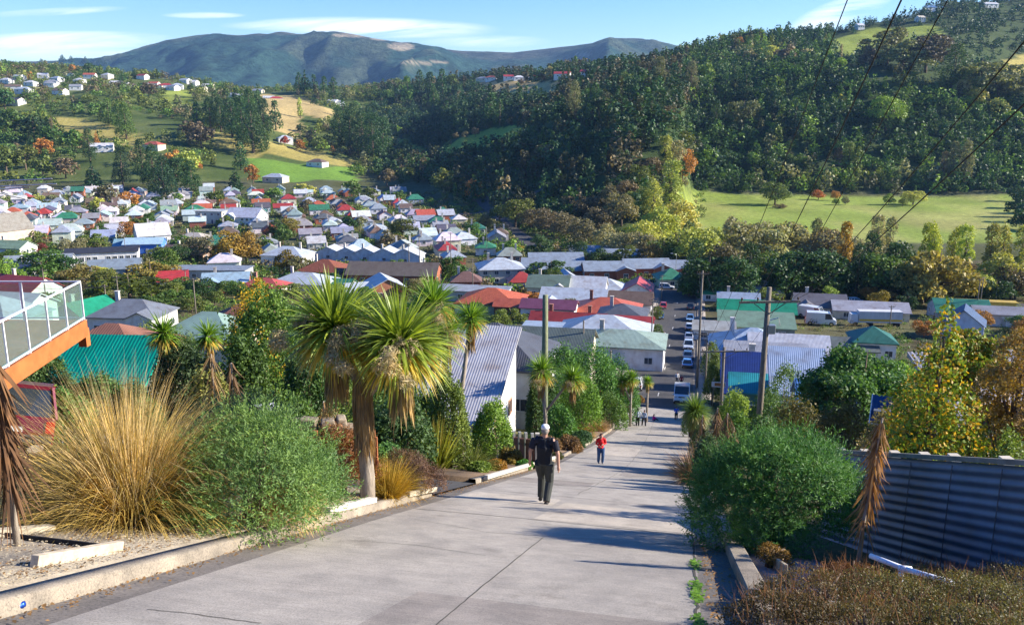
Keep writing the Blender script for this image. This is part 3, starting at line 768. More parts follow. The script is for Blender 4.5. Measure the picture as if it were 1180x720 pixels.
        mm.add(vs+[(x, y, z+.012) for x, y, z in vs], [tuple(range(8, -1, -1)), tuple(range(9, 18))]+[(i, i+1, i+10, i+9) for i in range(8)]); mm.build('brim', cloth('cap_cloth_b', cap), cp)
        bpy.data.objects.remove
    if extra: extra(e, g)
    return e

# ------------------------------------------------------------ poles
def power_pole(label, loc, h, r=.14, arms=((.3, 2.4),), rz=0., mat=None, lean=(0, 0), color=None, cat='power pole', name='power_pole', group=None, fitting=False, desc=None):
    e = empty(name, label, cat, loc, rz, group)
    MB().tube([(0, 0, -1), (lean[0]*.5, lean[1]*.5, h*.5), (lean[0], lean[1], h)], [r*1.15, r, r*.82], 12).build('pole', mat or POLEW, e, True)
    for dz, L in arms:
        a = MB().box((lean[0], lean[1]-r-.06, h-dz), (L, .1, .12)).bar((lean[0]-L*.28, lean[1]-r-.05, h-dz-.02), (lean[0], lean[1]-r*.8, h-dz-.7), .04).bar((lean[0]+L*.28, lean[1]-r-.05, h-dz-.02), (lean[0], lean[1]-r*.8, h-dz-.7), .04).build('crossarm', POLEW, e)
        for q in (-.46, -.2, .2, .46): MB().lathe([(.02, 0), (.02, .06), (.055, .07), (.045, .13), (.06, .14), (.03, .2)], (lean[0]+L*q, lean[1]-r-.06, h-dz+.06), 8).build('insulator', flat('brown_porcelain', (.10, .05, .03), .3), a, True)
    if fitting:
        MB().box((lean[0]*.7+.25, lean[1]-.1, h*.78), (.4, .3, .5)).build('fuse_box', METAL, e, bevel=.03)
        MB().tube([(lean[0]*.8, 0, h*.82), (lean[0]*.8+.6, -.1, h*.84), (lean[0]*.8+.7, -.1, h*.8)], .03, 6).build('bracket', METAL, e)
    if desc: AUTO.append((e, desc, h*.8))
    return e
def street_lamp(label, loc, h, side=-1, rz=0., reach=1.2, desc=None, group=None):
    e = empty('street_lamp', label, 'street lamp', loc, rz, group)
    MB().tube([(0, 0, -1), (0, 0, h*.92), (side*.25, 0, h*.985), (side*reach, 0, h)], [.09, .06, .05, .04], 8).build('pole', METAL, e, True)
    MB().box((side*(reach+.25), 0, h), (.7, .28, .16), top=.8).build('lamp_head', flat('lamp_grey', (.55, .56, .56), .4), e, bevel=.03)
    if desc: AUTO.append((e, desc, h*.8))
    return e
# ------------------------------------------------------------ camera, light, air
cam = bpy.data.objects.new('camera', bpy.data.cameras.new('camera')); COL.objects.link(cam); sc.camera = cam
cam.data.sensor_width = 36; cam.data.lens = 36*F0/1180; cam.data.clip_end = 30000; cam.data.clip_start = .1
cam.location = (0, 0, 0); cam.rotation_euler = (PI/2-PHI, 0, 0)
SUN_EL, SUN_AZ = R(25.5), R(87)        # azimuth clockwise from the view direction: from the right
w = bpy.data.worlds.new('World'); sc.world = w; w.use_nodes = True; nt = w.node_tree; nt.nodes.clear()
def WN(ty): return nt.nodes.new(ty)
sky = WN('ShaderNodeTexSky'); sky.sky_type = 'NISHITA'; sky.sun_disc = False; sky.sun_elevation = SUN_EL; sky.sun_rotation = SUN_AZ
sky.altitude = 100; sky.air_density = 1.0; sky.dust_density = .3; sky.ozone_density = 3.0
bg = WN('ShaderNodeBackground'); bg.inputs[1].default_value = .105
# thin cirrus, drawn out along the horizon
tc = WN('ShaderNodeTexCoord'); sp = WN('ShaderNodeSeparateXYZ'); nt.links.new(tc.outputs['Generated'], sp.inputs[0])
def wm(op, a, b=0., c=None):
    m = WN('ShaderNodeMath'); m.operation = op
    for i, x in enumerate((a, b) if c is None else (a, b, c)):
        if hasattr(x, 'is_linked'): nt.links.new(x, m.inputs[i])
        else: m.inputs[i].default_value = x
    return m.outputs[0]
X_, Y_, Z_ = sp.outputs
px_ = wm('DIVIDE', X_, wm('MAXIMUM', Y_, .05)); pz_ = wm('DIVIDE', Z_, wm('MAXIMUM', Y_, .05))
cb = WN('ShaderNodeCombineXYZ'); nt.links.new(wm('MULTIPLY', px_, 3.2), cb.inputs[0]); nt.links.new(wm('ADD', wm('MULTIPLY', pz_, 30.), wm('MULTIPLY', px_, -2.4)), cb.inputs[1])
nz = WN('ShaderNodeTexNoise'); nz.inputs['Scale'].default_value = 1.6; nz.inputs['Detail'].default_value = 9; nz.inputs['Roughness'].default_value = .62; nz.inputs['Distortion'].default_value = .5
nt.links.new(cb.outputs[0], nz.inputs['Vector'])
def spot(x0, z0, sx, sz, slope=0.):      # soft elliptical patch where cloud may form
    a = wm('DIVIDE', wm('SUBTRACT', px_, x0), sx); b = wm('DIVIDE', wm('SUBTRACT', wm('SUBTRACT', pz_, z0), wm('MULTIPLY', wm('SUBTRACT', px_, x0), slope)), sz)
    q = wm('ADD', wm('MULTIPLY', a, a), wm('MULTIPLY', b, b)); return wm('MAXIMUM', wm('SUBTRACT', 1., q), 0.)
def pp(px, py): return aray(px, py), gray(py)
mask = None
for (cx, cy, sx, sz, sl, k) in ((75, 48, .13, .016, .02, 1.0), (50, 62, .16, .012, 0, .55), (430, 32, .15, .016, -.02, .95), (235, 18, .05, .005, 0, .6), (970, 14, .06, .022, .3, .9), (560, 48, .08, .01, 0, .35), (60, 14, .09, .006, .05, .4), (330, 30, .08, .008, 0, .5)):
    a, g = pp(cx, cy); s_ = wm('MULTIPLY', spot(a, g, sx*.95, sz*.72, sl), k); mask = s_ if mask is None else wm('MAXIMUM', mask, s_)
dens = wm('MULTIPLY', mask, wm('MAXIMUM', wm('SUBTRACT', wm('MULTIPLY', nz.outputs[0], 4.2), 1.5), 0.))
dens = wm('MINIMUM', dens, .85)
mx = WN('ShaderNodeMix'); mx.data_type = 'RGBA'; nt.links.new(dens, mx.inputs[0]); nt.links.new(sky.outputs[0], mx.inputs[6]); mx.inputs[7].default_value = (8.6, 8.4, 8.2, 1)
hs = WN('ShaderNodeHueSaturation'); hs.inputs['Saturation'].default_value = 1.45; hs.inputs['Hue'].default_value = .518; hs.inputs['Value'].default_value = .9; nt.links.new(mx.outputs[2], hs.inputs['Color'])
nt.links.new(hs.outputs[0], bg.inputs[0]); wo = WN('ShaderNodeOutputWorld'); nt.links.new(bg.outputs[0], wo.inputs[0])
sd = bpy.data.lights.new('sun', 'SUN'); sd.energy = 4.9; sd.angle = R(.53); sd.color = (1, .91, .78)
so = bpy.data.objects.new('sun', sd); COL.objects.link(so)
dirv = Vector((math.sin(SUN_AZ)*math.cos(SUN_EL), math.cos(SUN_AZ)*math.cos(SUN_EL), math.sin(SUN_EL)))
so.rotation_euler = dirv.to_track_quat('Z', 'Y').to_euler(); so.location = dirv*500
sc.view_settings.view_transform = 'Standard'; sc.view_settings.look = 'None'; sc.view_settings.gamma = 1; sc.view_settings.exposure = 1.28
sc.view_settings.use_curve_mapping = False
sc.cycles.use_denoising = True; sc.cycles.max_bounces = 6; sc.cycles.diffuse_bounces = 3; sc.cycles.glossy_bounces = 2; sc.cycles.transmission_bounces = 4
sc.cycles.transparent_max_bounces = 8; sc.cycles.volume_bounces = 0; sc.cycles.sample_clamp_indirect = 8; sc.cycles.use_adaptive_sampling = True
sc.cycles.adaptive_threshold = .015

# ------------------------------------------------------------ meadows on the hills, as picture outlines of real pastures
def inpoly(px, py, poly):
    c = np.zeros(px.shape, bool); n = len(poly)
    for i in range(n):
        x0, y0 = poly[i]; x1, y1 = poly[(i+1) % n]
        if y0 == y1: continue
        c ^= ((y0 > py) != (y1 > py)) & (px < (x1-x0)*(py-y0)/(y1-y0)+x0)
    return c
GOLD, GRN, TAN, YGRN = (.38, .33, .10), (.16, .29, .045), (.46, .36, .16), (.27, .33, .06)  # grass colours of the pastures themselves, the last a yellow green
MEADOW = [([(58,134),(92,134),(168,160),(162,170),(100,162),(66,152)], GOLD), ([(188,103),(228,105),(220,120),(184,118)], YGRN),
 ([(300,107),(345,112),(388,128),(382,136),(342,132),(352,152),(342,162),(318,150),(298,120)], TAN), ([(238,150),(275,155),(305,176),(290,182),(262,172)], GOLD),
 ([(300,160),(345,170),(412,186),(405,196),(355,186),(305,176)], GOLD), ([(283,180),(340,188),(408,196),(410,208),(300,209)], GRN), ([(452,156),(492,176),(486,183),(458,172)], YGRN),
 ([(548,93),(645,95),(635,112),(580,110),(552,102)], TAN), ([(498,178),(532,160),(570,149),(604,145),(604,153),(562,170),(512,186)], YGRN),
 ([(952,48),(1000,34),(1082,30),(1088,38),(1010,56),(965,66)], YGRN), ([(1148,74),(1180,64),(1330,60),(1330,90),(1160,90)], GOLD), ([(640,118),(700,112),(700,117),(650,124)], TAN)]
FIELD = [(775,219),(960,221),(1168,226),(1180,268),(1185,296),(1060,290),(960,276),(775,262)]
def fieldmask(px, py, v): return inpoly(px, py, FIELD) & (v > 380) & (v < 625)
def zone_color(u, v, z):
    d = v*CP-z*SP; px = 590+F0*u/d; py = 360-F0*(v*SP+z*CP)/d
    n = fbm(u/35, v/35, 21, 4); c = np.empty(u.shape+(3,)); c[:] = (.055, .085, .028)
    c += (n*.018)[..., None]*np.array([1., .8, .4])
    lh = (a_l := (px < 470) & (v > 640)); c[lh] = np.array([.10, .135, .04])+(np.clip(n[lh]*2, -.5, .5)*.06)[:, None]*np.array([1., 1., .4])
    near = v < 330; g = vnoise(u/4, v/4, 5)+vnoise(u/17, v/17, 9)
    c[near] = np.array([.12, .115, .055])+(g[near]*.05)[:, None]*np.array([.9, 1.1, .3])
    town = (v >= 330) & (z < -54); c[town] = np.array([.10, .11, .05])+(g[town]*.05)[:, None]
    m_ = np.zeros(u.shape, bool); jx = px+vnoise(u/18, v/18, 31)*9; jy = py+vnoise(u/18, v/18, 32)*5
    for poly, col in MEADOW:
        k = inpoly(jx, jy, poly) & (v > 560); c[k] = np.array(col)*(1+.35*n[k])[:, None]; m_ |= k
    k = fieldmask(px, py, v); tn = np.clip(.15+vnoise(u/22, v/50, 71)*1.5, 0, 1)[k][:, None]; c[k] = (np.array((.24, .32, .06))*(1-tn)+np.array((.36, .35, .12))*tn)*(1+.4*n[k])[:, None]; m_ |= k
    return c, m_, px, py
def seg(a, b, st): return list(np.arange(a, b, st))
gx = np.array(seg(-5200, -2000, 200)+seg(-2000, -1000, 40)+seg(-1000, -300, 10)+seg(-300, -60, 6)+seg(-60, -14, 2)+seg(-14, 14, 1)+seg(14, 60, 2)+seg(60, 300, 6)+seg(300, 1050, 10)+seg(1050, 2000, 40)+seg(2000, 5201, 200))
gy = np.array(seg(-60, -8, 4)+seg(-8, 60, 1)+seg(60, 330, 4)+seg(330, 1300, 8)+seg(1300, 1900, 16)+seg(1900, 3300, 80))
U, Vv = np.meshgrid(gx, gy); Z = H(U.ravel(), Vv.ravel()).reshape(U.shape)
CC, MM, PX, PY = zone_color(U, Vv, Z)
ZT = Z-.07
sx_, ss_ = w2s(U, Vv); ZT = ZT-np.where((np.abs(sx_+3) < 7.5) & (ss_ < 300), .08, 0)
nx, ny = len(gx), len(gy); ii, jj = np.meshgrid(np.arange(nx-1), np.arange(ny-1)); q = (jj*nx+ii).ravel()
me = mesh_np('ground', np.stack([U, Vv, ZT], -1).reshape(-1, 3), np.stack([q, q+1, q+nx+1, q+nx], 1), True, CC.reshape(-1, 3))
t = NT('hillside_ground'); a = t.n('ShaderNodeVertexColor'); a.layer_name = 'col'; n1 = t.noise(.35, 6, .65); n2 = t.noise(9, 5, .7)
v1 = t.ramp(n1.outputs[0], [(.3, (.62, .62, .62)), (.7, (1.25, 1.2, 1.15))]); v2 = t.ramp(n2.outputs[0], [(.3, (.72, .72, .72)), (.7, (1.2, 1.2, 1.2))])
t.bsdf(t.mix(1., t.mix(1., a.outputs[0], v1, 'MULTIPLY'), v2, 'MULTIPLY'), .95, 0, .1, t.math('ADD', t.math('MULTIPLY', n1.outputs[0], 3.), n2.outputs[0]), .5, .15)
tag(link('ground', me, t.m), kind='structure')

# far range
CREST = [(-260,84),(-60,80),(0,72),(60,70),(128,68),(170,57),(240,42),(300,41),(345,42),(385,36),(425,43),(480,53),(530,59),(590,61),(650,54),(700,49),(740,47),(785,54),(850,60),(950,64),(1100,62),(1300,58),(1500,60)]
ca = np.array([((p-590)/F0)/(CP+.31*SP) for p, _ in CREST]); cg = np.array([gray(y) for _, y in CREST])
A = np.linspace(-1.0, .95, 420); Vm = np.concatenate([np.linspace(2900, 4200, 12), np.linspace(4250, 6200, 80), np.linspace(6300, 8200, 14)])
AA, VM = np.meshgrid(A, Vm); cr = np.interp(AA, ca, cg)*6200
tt = np.clip((VM-2900)/(6200-2900), 0, 1)
gul = np.abs(fbm(AA*VM/900, VM/1500, 41, 5)); gul2 = fbm(AA*VM/300, VM/420, 47, 4)
prof = np.where(VM <= 6200, .12+.88*np.sin(tt*PI/2)**1.9, 1-((VM-6200)/3300)**1.3)
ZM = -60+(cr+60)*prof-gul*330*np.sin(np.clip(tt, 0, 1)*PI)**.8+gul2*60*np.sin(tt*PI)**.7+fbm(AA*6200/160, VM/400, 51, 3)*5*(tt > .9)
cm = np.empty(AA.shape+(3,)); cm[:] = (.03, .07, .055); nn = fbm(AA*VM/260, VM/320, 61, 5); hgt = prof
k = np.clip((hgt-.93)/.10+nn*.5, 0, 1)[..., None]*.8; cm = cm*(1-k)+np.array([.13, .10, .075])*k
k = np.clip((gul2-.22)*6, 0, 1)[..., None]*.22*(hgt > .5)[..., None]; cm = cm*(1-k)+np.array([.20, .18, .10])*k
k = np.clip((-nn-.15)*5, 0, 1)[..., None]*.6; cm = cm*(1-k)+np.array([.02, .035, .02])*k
na, nv = len(A), len(Vm); ii, jj = np.meshgrid(np.arange(na-1), np.arange(nv-1)); q = (jj*na+ii).ravel()
dM = VM*CP-ZM*SP; pxm = 590+F0*AA*VM/dM; pym = 360-F0*(VM*SP+ZM*CP)/dM
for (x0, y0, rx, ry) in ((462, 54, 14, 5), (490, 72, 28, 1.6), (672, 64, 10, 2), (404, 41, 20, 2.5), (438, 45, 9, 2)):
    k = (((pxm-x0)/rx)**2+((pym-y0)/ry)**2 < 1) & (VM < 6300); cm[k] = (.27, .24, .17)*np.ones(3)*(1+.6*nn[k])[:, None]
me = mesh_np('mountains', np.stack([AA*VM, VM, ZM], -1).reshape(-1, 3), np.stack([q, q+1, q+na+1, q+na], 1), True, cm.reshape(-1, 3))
t = NT('mountain_scrub'); a = t.n('ShaderNodeVertexColor'); a.layer_name = 'col'; n1 = t.noise(.02, 9, .72); n2 = t.noise(.004, 6, .6)
v1 = t.ramp(n1.outputs[0], [(.36, (.5, .52, .55)), (.64, (1.5, 1.4, 1.3))])
t.bsdf(t.mix(1., a.outputs[0], v1, 'MULTIPLY'), .95, 0, .05, n1.outputs[0], 1., 26.)
tag(link('mountains', me, t.m), kind='structure')

hz = MB().box((0, 4600, 395), (15000, 12000, 1030)).mesh('haze', (t_ := NT('thin_air')).m)
v_ = t_.n('ShaderNodeVolumePrincipled'); v_.inputs['Color'].default_value = (.33, .58, 1, 1); v_.inputs['Density'].default_value = .000045; v_.inputs['Anisotropy'].default_value = .1
t_.l(v_.outputs[0], t_.out.inputs['Volume'])
if USE_HAZE: tag(link('haze', hz), kind='stuff')

# ------------------------------------------------------------ street
def XL(s): return np.interp(s, [0, 5, 12, 20, 28, 42, 50, 75, 90, 115, 300], [-4.55, -4.6, -4.9, -5.1, -5.4, -6.0, -6.2, -6.0, -7.2, -8.3, -8.6])
def XR(s): return np.interp(s, [0, 95, 115, 300], [.22, .3, .7, 1.0])
def sheet(name, x0, x1, s0, s1, dz, mat, ds=1.0, kind='structure', jag=0., nxs=2, parent=None, seed=1):
    ss = np.linspace(s0, s1, max(2, int((s1-s0)/ds)+1)); rng = np.random.default_rng(seed); rows = []
    for s in ss:
        a = (x0(s) if callable(x0) else x0)+rng.uniform(-1, 1)*jag; b = (x1(s) if callable(x1) else x1)+rng.uniform(-1, 1)*jag
        for k in range(nxs): x = a+(b-a)*k/(nxs-1); rows.append(s2w(x, s, float(zroad(s))+dz))
    n = len(ss); Fq = [(i*nxs+k, i*nxs+k+1, (i+1)*nxs+k+1, (i+1)*nxs+k) for i in range(n-1) for k in range(nxs-1)]
    if dz > .03:       # a raised bed has sides
        ring = [k for k in range(nxs)]+[i*nxs+nxs-1 for i in range(1, n)]+[(n-1)*nxs+k for k in range(nxs-2, -1, -1)]+[i*nxs for i in range(n-2, 0, -1)]; b = len(rows)
        rows += [(rows[q][0], rows[q][1], rows[q][2]-.35) for q in ring]; Fq += [(ring[i], b+i, b+(i+1) % len(ring), ring[(i+1) % len(ring)]) for i in range(len(ring))]
    o = link(name, mesh_np(name, np.array(rows), np.array(Fq), True), mat, parent)
    return tag(o, kind=kind) if kind else o
def roadmat(name, c, c2, sc_=1.0, fine=60, fstr=.25, rough=.9, streak=True):
    t = NT(name); tcn = t.n('ShaderNodeTexCoord'); mp = t.n('ShaderNodeMapping'); mp.inputs['Rotation'].default_value = (0, 0, YAW); t.l(tcn.outputs['Object'], mp.inputs[0])
    big = t.noise(.35*sc_, 6, .6, vec=mp.outputs[0], stretch=(1, .35, .35) if streak else None); mid = t.noise(2.2, 6, .7, vec=mp.outputs[0]); fi = t.noise(fine, 4, .8, vec=mp.outputs[0])
    cr = t.noise(5, 3, .5, vec=mp.outputs[0], stretch=(.25, 6, 1))
    col = t.ramp(big.outputs[0], [(.32, c2), (.66, c)])
    col = t.mix(1., col, t.ramp(mid.outputs[0], [(.3, (.8, .8, .8)), (.68, (1.12, 1.1, 1.08))]), 'MULTIPLY')
    col = t.mix(1., col, t.ramp(fi.outputs[0], [(.34, (.55, .55, .55)), (.5, (1, 1, 1)), (.72, (1.3, 1.28, 1.25))]), 'MULTIPLY')
    sn = t.noise(.9, 5, .65, vec=mp.outputs[0], stretch=(1, .6, 1)); col = t.mix(1., col, t.ramp(sn.outputs[0], [(.30, (.74, .73, .72)), (.40, (1, 1, 1)), (.62, (1, 1, 1)), (.72, (1.12, 1.1, 1.07))]), 'MULTIPLY')
    ty = t.noise(1.6, 2, .4, vec=mp.outputs[0], stretch=(1, .03, 1)); col = t.mix(1., col, t.ramp(ty.outputs[0], [(.34, (.86, .86, .87)), (.48, (1, 1, 1))]), 'MULTIPLY')
    if streak: col = t.mix(1., col, t.ramp(cr.outputs[0], [(.36, (.92, .915, .91)), (.52, (1.02, 1.02, 1.02))]), 'MULTIPLY')
    t.bsdf(col, rough, 0, .2, fi.outputs[0], fstr, .01); return t.m
CONR = roadmat('brushed_concrete', (.385, .355, .312), (.29, .268, .238)); ASPH = roadmat('worn_asphalt', (.088, .086, .086), (.06, .06, .062), 1, 40, .3)
GUT = roadmat('gutter_grit', (.20, .18, .16), (.12, .11, .10), 2, 30, .5, streak=False); GRAV = roadmat('pale_gravel', (.40, .35, .27), (.22, .185, .14), 3, 34, 1., streak=False)
KERBC = roadmat('kerb_concrete', (.36, .31, .24), (.20, .175, .14), 5, 50, .5, streak=False); SOIL = roadmat('garden_soil', (.17, .12, .08), (.09, .065, .045), 2, 22, 1., streak=False)
PATH = roadmat('footpath_concrete', (.30, .27, .24), (.22, .20, .18), 1, 40, .3)
sheet('concrete_road', XL, XR, -8, 101, .0, CONR, .5, nxs=3)
sheet('asphalt_road', XL, XR, 101, 278, .0, ASPH, 1, nxs=3)
sheet('gutter', lambda s: XL(s)-.42, XL, -8, 278, -.012, GUT, .6); sheet('gutter', XR, lambda s: XR(s)+.42, 0, 278, -.012, GUT, .6, seed=3)
def kerb(xf, s0, s1, side, w=.22, h=.135, ds=.6, mat=None):
    ss = np.arange(s0, s1+ds, ds); rng = np.random.default_rng(4); V = []
    for s in ss:
        x = xf(s); j = rng.uniform(-.012, .012); z = float(zroad(s))
        for dx, dz in ((0, -.1), (.012, h-.018+j), (.03, h+j*.4), (w, h+.005), (w, -.15)): V.append(s2w(x+side*dx, s, z+dz))
    n = len(ss); Fq = [(i*5+k, i*5+k+1, (i+1)*5+k+1, (i+1)*5+k) for i in range(n-1) for k in range(4)]
    return tag(link('kerb', mesh_np('kerb', np.array(V), np.array(Fq)), mat or KERBC), kind='structure')
kerb(lambda s: XL(s)-.42, -8, 16.6, -1); kerb(lambda s: XL(s)-.42, 21.5, 278, -1); kerb(lambda s: XR(s)+.45, 14, 278, 1, .2)
sheet('gravel_verge', lambda s: XL(s)-2.9, lambda s: XL(s)-.63, -8, 16.4, .13, GRAV, .6, nxs=4); sheet('garden_verge', lambda s: XL(s)-3.2, lambda s: XL(s)-.69, 22, 96, .13, SOIL, .8, nxs=4)
sheet('driveway', lambda s: XL(s)-5.2, lambda s: XL(s)-.45, 16.4, 21.6, .02, roadmat('driveway_asphalt', (.10, .098, .095), (.07, .068, .066), 1, 30, .4), .5)
sheet('footpath', lambda s: XL(s)-2.6, lambda s: XL(s)-.69, 96, 276, .13, PATH, 1); sheet('footpath', lambda s: XR(s)+.64, lambda s: XR(s)+2.4, 104, 276, .13, PATH, 1, seed=6)
JM = flat('joint_dirt', (.06, .055, .045), .95)  # own dark colour of the slab joints and cracks
def ribbon(name, pts, w, dz, mat, n=24, jag=.005, seed=1):
    rng = np.random.default_rng(seed); V = []
    P = [np.array(p, float) for p in pts]; L = np.linspace(0, len(P)-1, n)
    for i, q in enumerate(L):
        k = min(int(q), len(P)-2); p = P[k]+(P[k+1]-P[k])*(q-k); d = P[k+1]-P[k]; d = d/np.linalg.norm(d); nr = np.array([-d[1], d[0]]); p = p+nr*rng.uniform(-jag, jag)
        for sg in (-1, 1): ww = w*(.6+.5*rng.random()); x, s = p+nr*sg*ww/2; V.append(s2w(x, s, float(zroad(s))+dz))
    Fq = [(2*i, 2*i+1, 2*i+3, 2*i+2) for i in range(n-1)]; return tag(link(name, mesh_np(name, np.array(V), np.array(Fq)), mat), kind='structure')
def sp_(px, py):
    h = hit(px, py, 2.5); return w2s(h[0], h[1])
ribbon('road_joint', [sp_(626, 619), sp_(560, 672), sp_(500, 722)], .014, .005, JM)
ribbon('road_joint', [sp_(470, 597), sp_(520, 605), sp_(560, 613), sp_(620, 617), sp_(792, 628)], .012, .005, JM, 40, .012)
ribbon('road_joint', [sp_(400, 622), sp_(480, 628), sp_(560, 640)], .012, .005, JM, 30, .01)
ribbon('road_joint', [sp_(170, 702), sp_(215, 706), sp_(300, 718)], .014, .005, JM, 20, .008)
for k, s in enumerate((14.4, 19.8, 26, 33, 40, 48, 57, 67, 78, 89)): ribbon('road_joint', [(float(XL(s)), s), (-3, s+.1), (.2, s-.05)], .035, .005, JM, 30, .01, k)
ribbon('road_joint', [(.18, 4.5), (.2, 9), (.2, 20), (.2, 60), (.24, 98)], .035, .005, JM, 120, .02)
ribbon('road_joint', [(-2.7, 21), (-2.8, 40), (-3.1, 70), (-3.5, 98)], .018, .005, JM, 80, .03)
def patch(pts, mat, dz): return tag(link('road_patch', mesh_np('road_patch', np.array([s2w(x, s, float(zroad(s))+dz) for x, s in pts]), np.array([[0, 1, 2, 3]])), mat), kind='structure')
PA = roadmat('patch_dark', (.30, .27, .24), (.24, .215, .19), 1.4, 70, .3); PB_ = roadmat('patch_pale', (.47, .42, .35), (.38, .34, .29), 1.4, 50, .3)
for k, (x0, x1, s0, s1, mt) in enumerate(((-2.6, .17, 4.6, 7.4, PA), (-5.0, -2.8, 17.2, 19.0, PB_), (-2.7, .17, 14.6, 18.2, PB_), (-5.3, -2.8, 24, 26.4, PA), (-2.6, .15, 33.2, 39.6, PA), (-5.8, -2.9, 48.5, 56, PB_))): patch([(x0, s0), (x1, s0+.08), (x1-.04, s1), (x0+.05, s1+.1)], mt, .003)
YEL = flat('yellow_road_paint', (.7, .45, .05), .7); WHT = flat('white_road_paint', (.6, .6, .58), .7, .25)
ribbon('road_marking', [sp_(750, 552), sp_(762, 554)], .12, .006, YEL, 6); ribbon('road_marking', [(-5.8, 143), (-4.4, 143)], .22, .006, YEL, 5)
for s in (112, 138, 163, 186, 205, 228): ribbon('road_marking', [(-3.9, s), (-3.9, s+3)], .12, .006, WHT, 5)
# the road across the foot of the street, and streets of the town
CR0 = []
def crossroad(name, p, q, w_, dz=.03, n=80):
    p, q = np.array(p, float), np.array(q, float); d = (q-p)/np.linalg.norm(q-p); nr = np.array([-d[1], d[0]])
    V = []
    for i in range(n):
        c = p+(q-p)*i/(n-1)
        for sg in (-1, -.34, .34, 1): u, v = c+nr*sg*w_/2; V.append((u, v, Hs(u, v)+dz))
    Fq = [(4*i+k, 4*i+k+1, 4*i+5+k, 4*i+4+k) for i in range(n-1) for k in range(3)]
    CR0.append((p, q, w_)); return tag(link(name, mesh_np(name, np.array(V), np.array(Fq), True), ASPH), kind='structure')
c0 = s2w(-420, 292); c1 = (s2w(-2, 284)[0], s2w(-2, 284)[1]); c2_ = hit(1240, 357, 60)
crossroad('crossing_road', c0[:2], c1[:2], 11); crossroad('crossing_road', s2w(-5, 279)[:2], c2_[:2], 9, .04)
for p, q in (((-330, 400), (20, 520)), ((-420, 520), (-60, 610)), ((20, 300), (-20, 560))): crossroad('town_street', p, q, 7, .06)
random.seed(5)
BLU, PBL, WHI, GRY, DGR, RED, CORAL, BRN, GREEN, MINT = (.36, .44, .54), (.50, .56, .62), (.68, .69, .70), (.33, .35, .38), (.12, .13, .15), (.42, .06, .05), (.52, .13, .07), (.20, .14, .10), (.05, .22, .13), (.31, .41, .34)
CREAM, WWALL, BWALL, BRICK, PALEG = (.70, .64, .50), (.80, .80, .78), (.38, .46, .54), (.36, .12, .07), (.50, .52, .50)
NAMES = {BLU: 'blue', PBL: 'pale blue', WHI: 'white', GRY: 'grey', DGR: 'charcoal', RED: 'red', CORAL: 'coral', BRN: 'brown', GREEN: 'green', MINT: 'mint'}
WN_ = {CREAM: 'cream', WWALL: 'white', BWALL: 'blue', BRICK: 'brick', PALEG: 'pale grey'}
TAKEN = []      # (u, v, radius)
LAND = []       # (phrase, object)
def K(px, ry, v, w_, d_, roofc, wallc, kind='hip', label=None, rise=2., rz=None, land=None, hmin=2.4, **kw):
    """a house whose ridge stands at picture row ry when it is v metres out"""
    u, v, z = ground(px, v); rt = gray(ry)*v
    hw = max(hmin, rt-z-rise); hw = min(hw, 8)
    rz = -YAW if rz is None else rz
    kw.setdefault('wm', BRICKM if wallc == BRICK else WALLP); kw.setdefault('win', (3, 2, 2))
    o = house(label, (u, v, z), rz, w_, d_, hw, kind, rise, roofc, wallc, **kw)
    TAKEN.append((u, v, max(w_, d_)*.5))
    if land: LAND.append((land, o))
    return o
YF = -YAW
# ---- beside the street, left
K(716, 380, 140, 14, 10, MINT, WWALL, 'hip', 'cottage with mint green iron roof, low beside the left footpath', 1.6)
K(696, 363, 158, 17, 14, PBL, WWALL, 'hip', 'large cottage with pale blue pyramid roof just beyond the mint roofed cottage', 3., land='the big pale blue pyramid roof', chim=0)
K(655, 362, 172, 15, 9, (.30, .045, .04), BRICK, 'gable', 'house with dark maroon iron roof and two brick chimneys behind the blue pyramid roof', 2.4, chim=2, chimc=(.3, .12, .08), land='the dark maroon roof')
K(640, 374, 160, 12, 6, BLU, WWALL, 'flat', 'long low white lean-to shed under the dark maroon roof', .4, chim=0, hmin=2.6)
K(699, 343, 194, 15, 12, CORAL, CREAM, 'hip', 'house with faded coral red hipped roof and brick chimney near the street', 2.4, chimc=(.25, .12, .08), land='the faded coral roof')
K(717, 350, 182, 10, 10, DGR, WWALL, 'hip', 'small house with charcoal hipped roof between coral roof and footpath', 2.)
K(722, 364, 168, 10, 6, RED, WWALL, 'gable', 'low lean-to with bright red roof below the charcoal roofed house', 1.2, chim=0)
K(706, 335, 210, 19, 8, BRN, WWALL, 'gable', 'long white house under plain brown gable roof beside the street', 2.2, chim=0, land='the long brown gable roof')
K(662, 332, 212, 16, 11, PBL, WWALL, 'gable', 'white wooden house with pale roof, front gable and blue shaded slope', 2.6, proj=5.5, chim=0)
K(666, 318, 232, 15, 9, WHI, WWALL, 'gable', 'tall white house with white roof and sharp gable end', 3, proj=6, chim=0, land='the tall white gabled house')
K(699, 322, 240, 10, 9, PBL, WWALL, 'hip', 'small pale blue roofed house beside parking area near the brick flats', 2.2, chim=0)
K(735, 326, 238, 11, 8, (.5, .09, .09), WWALL, 'gable', 'white cottage with pinkish red gable roof at the street corner', 2.2, rz=YF+PI/2, chim=0, land='the pinkish red corner roof')
K(633, 317, 232, 11, 8, (.20, .27, .20), (.48, .55, .45), 'gable', 'sage green house with dark green gable roof behind small street tree', 2.6, land='the sage green house')
K(576, 297, 268, 14, 12, PBL, (.66, .60, .48), 'hip', 'two storey cream villa with pale blue hipped roof and bay windows', 2.6, storeys=2, win=(4, 3, 3), rz=R(8), chim=2, land='the two storey cream villa')
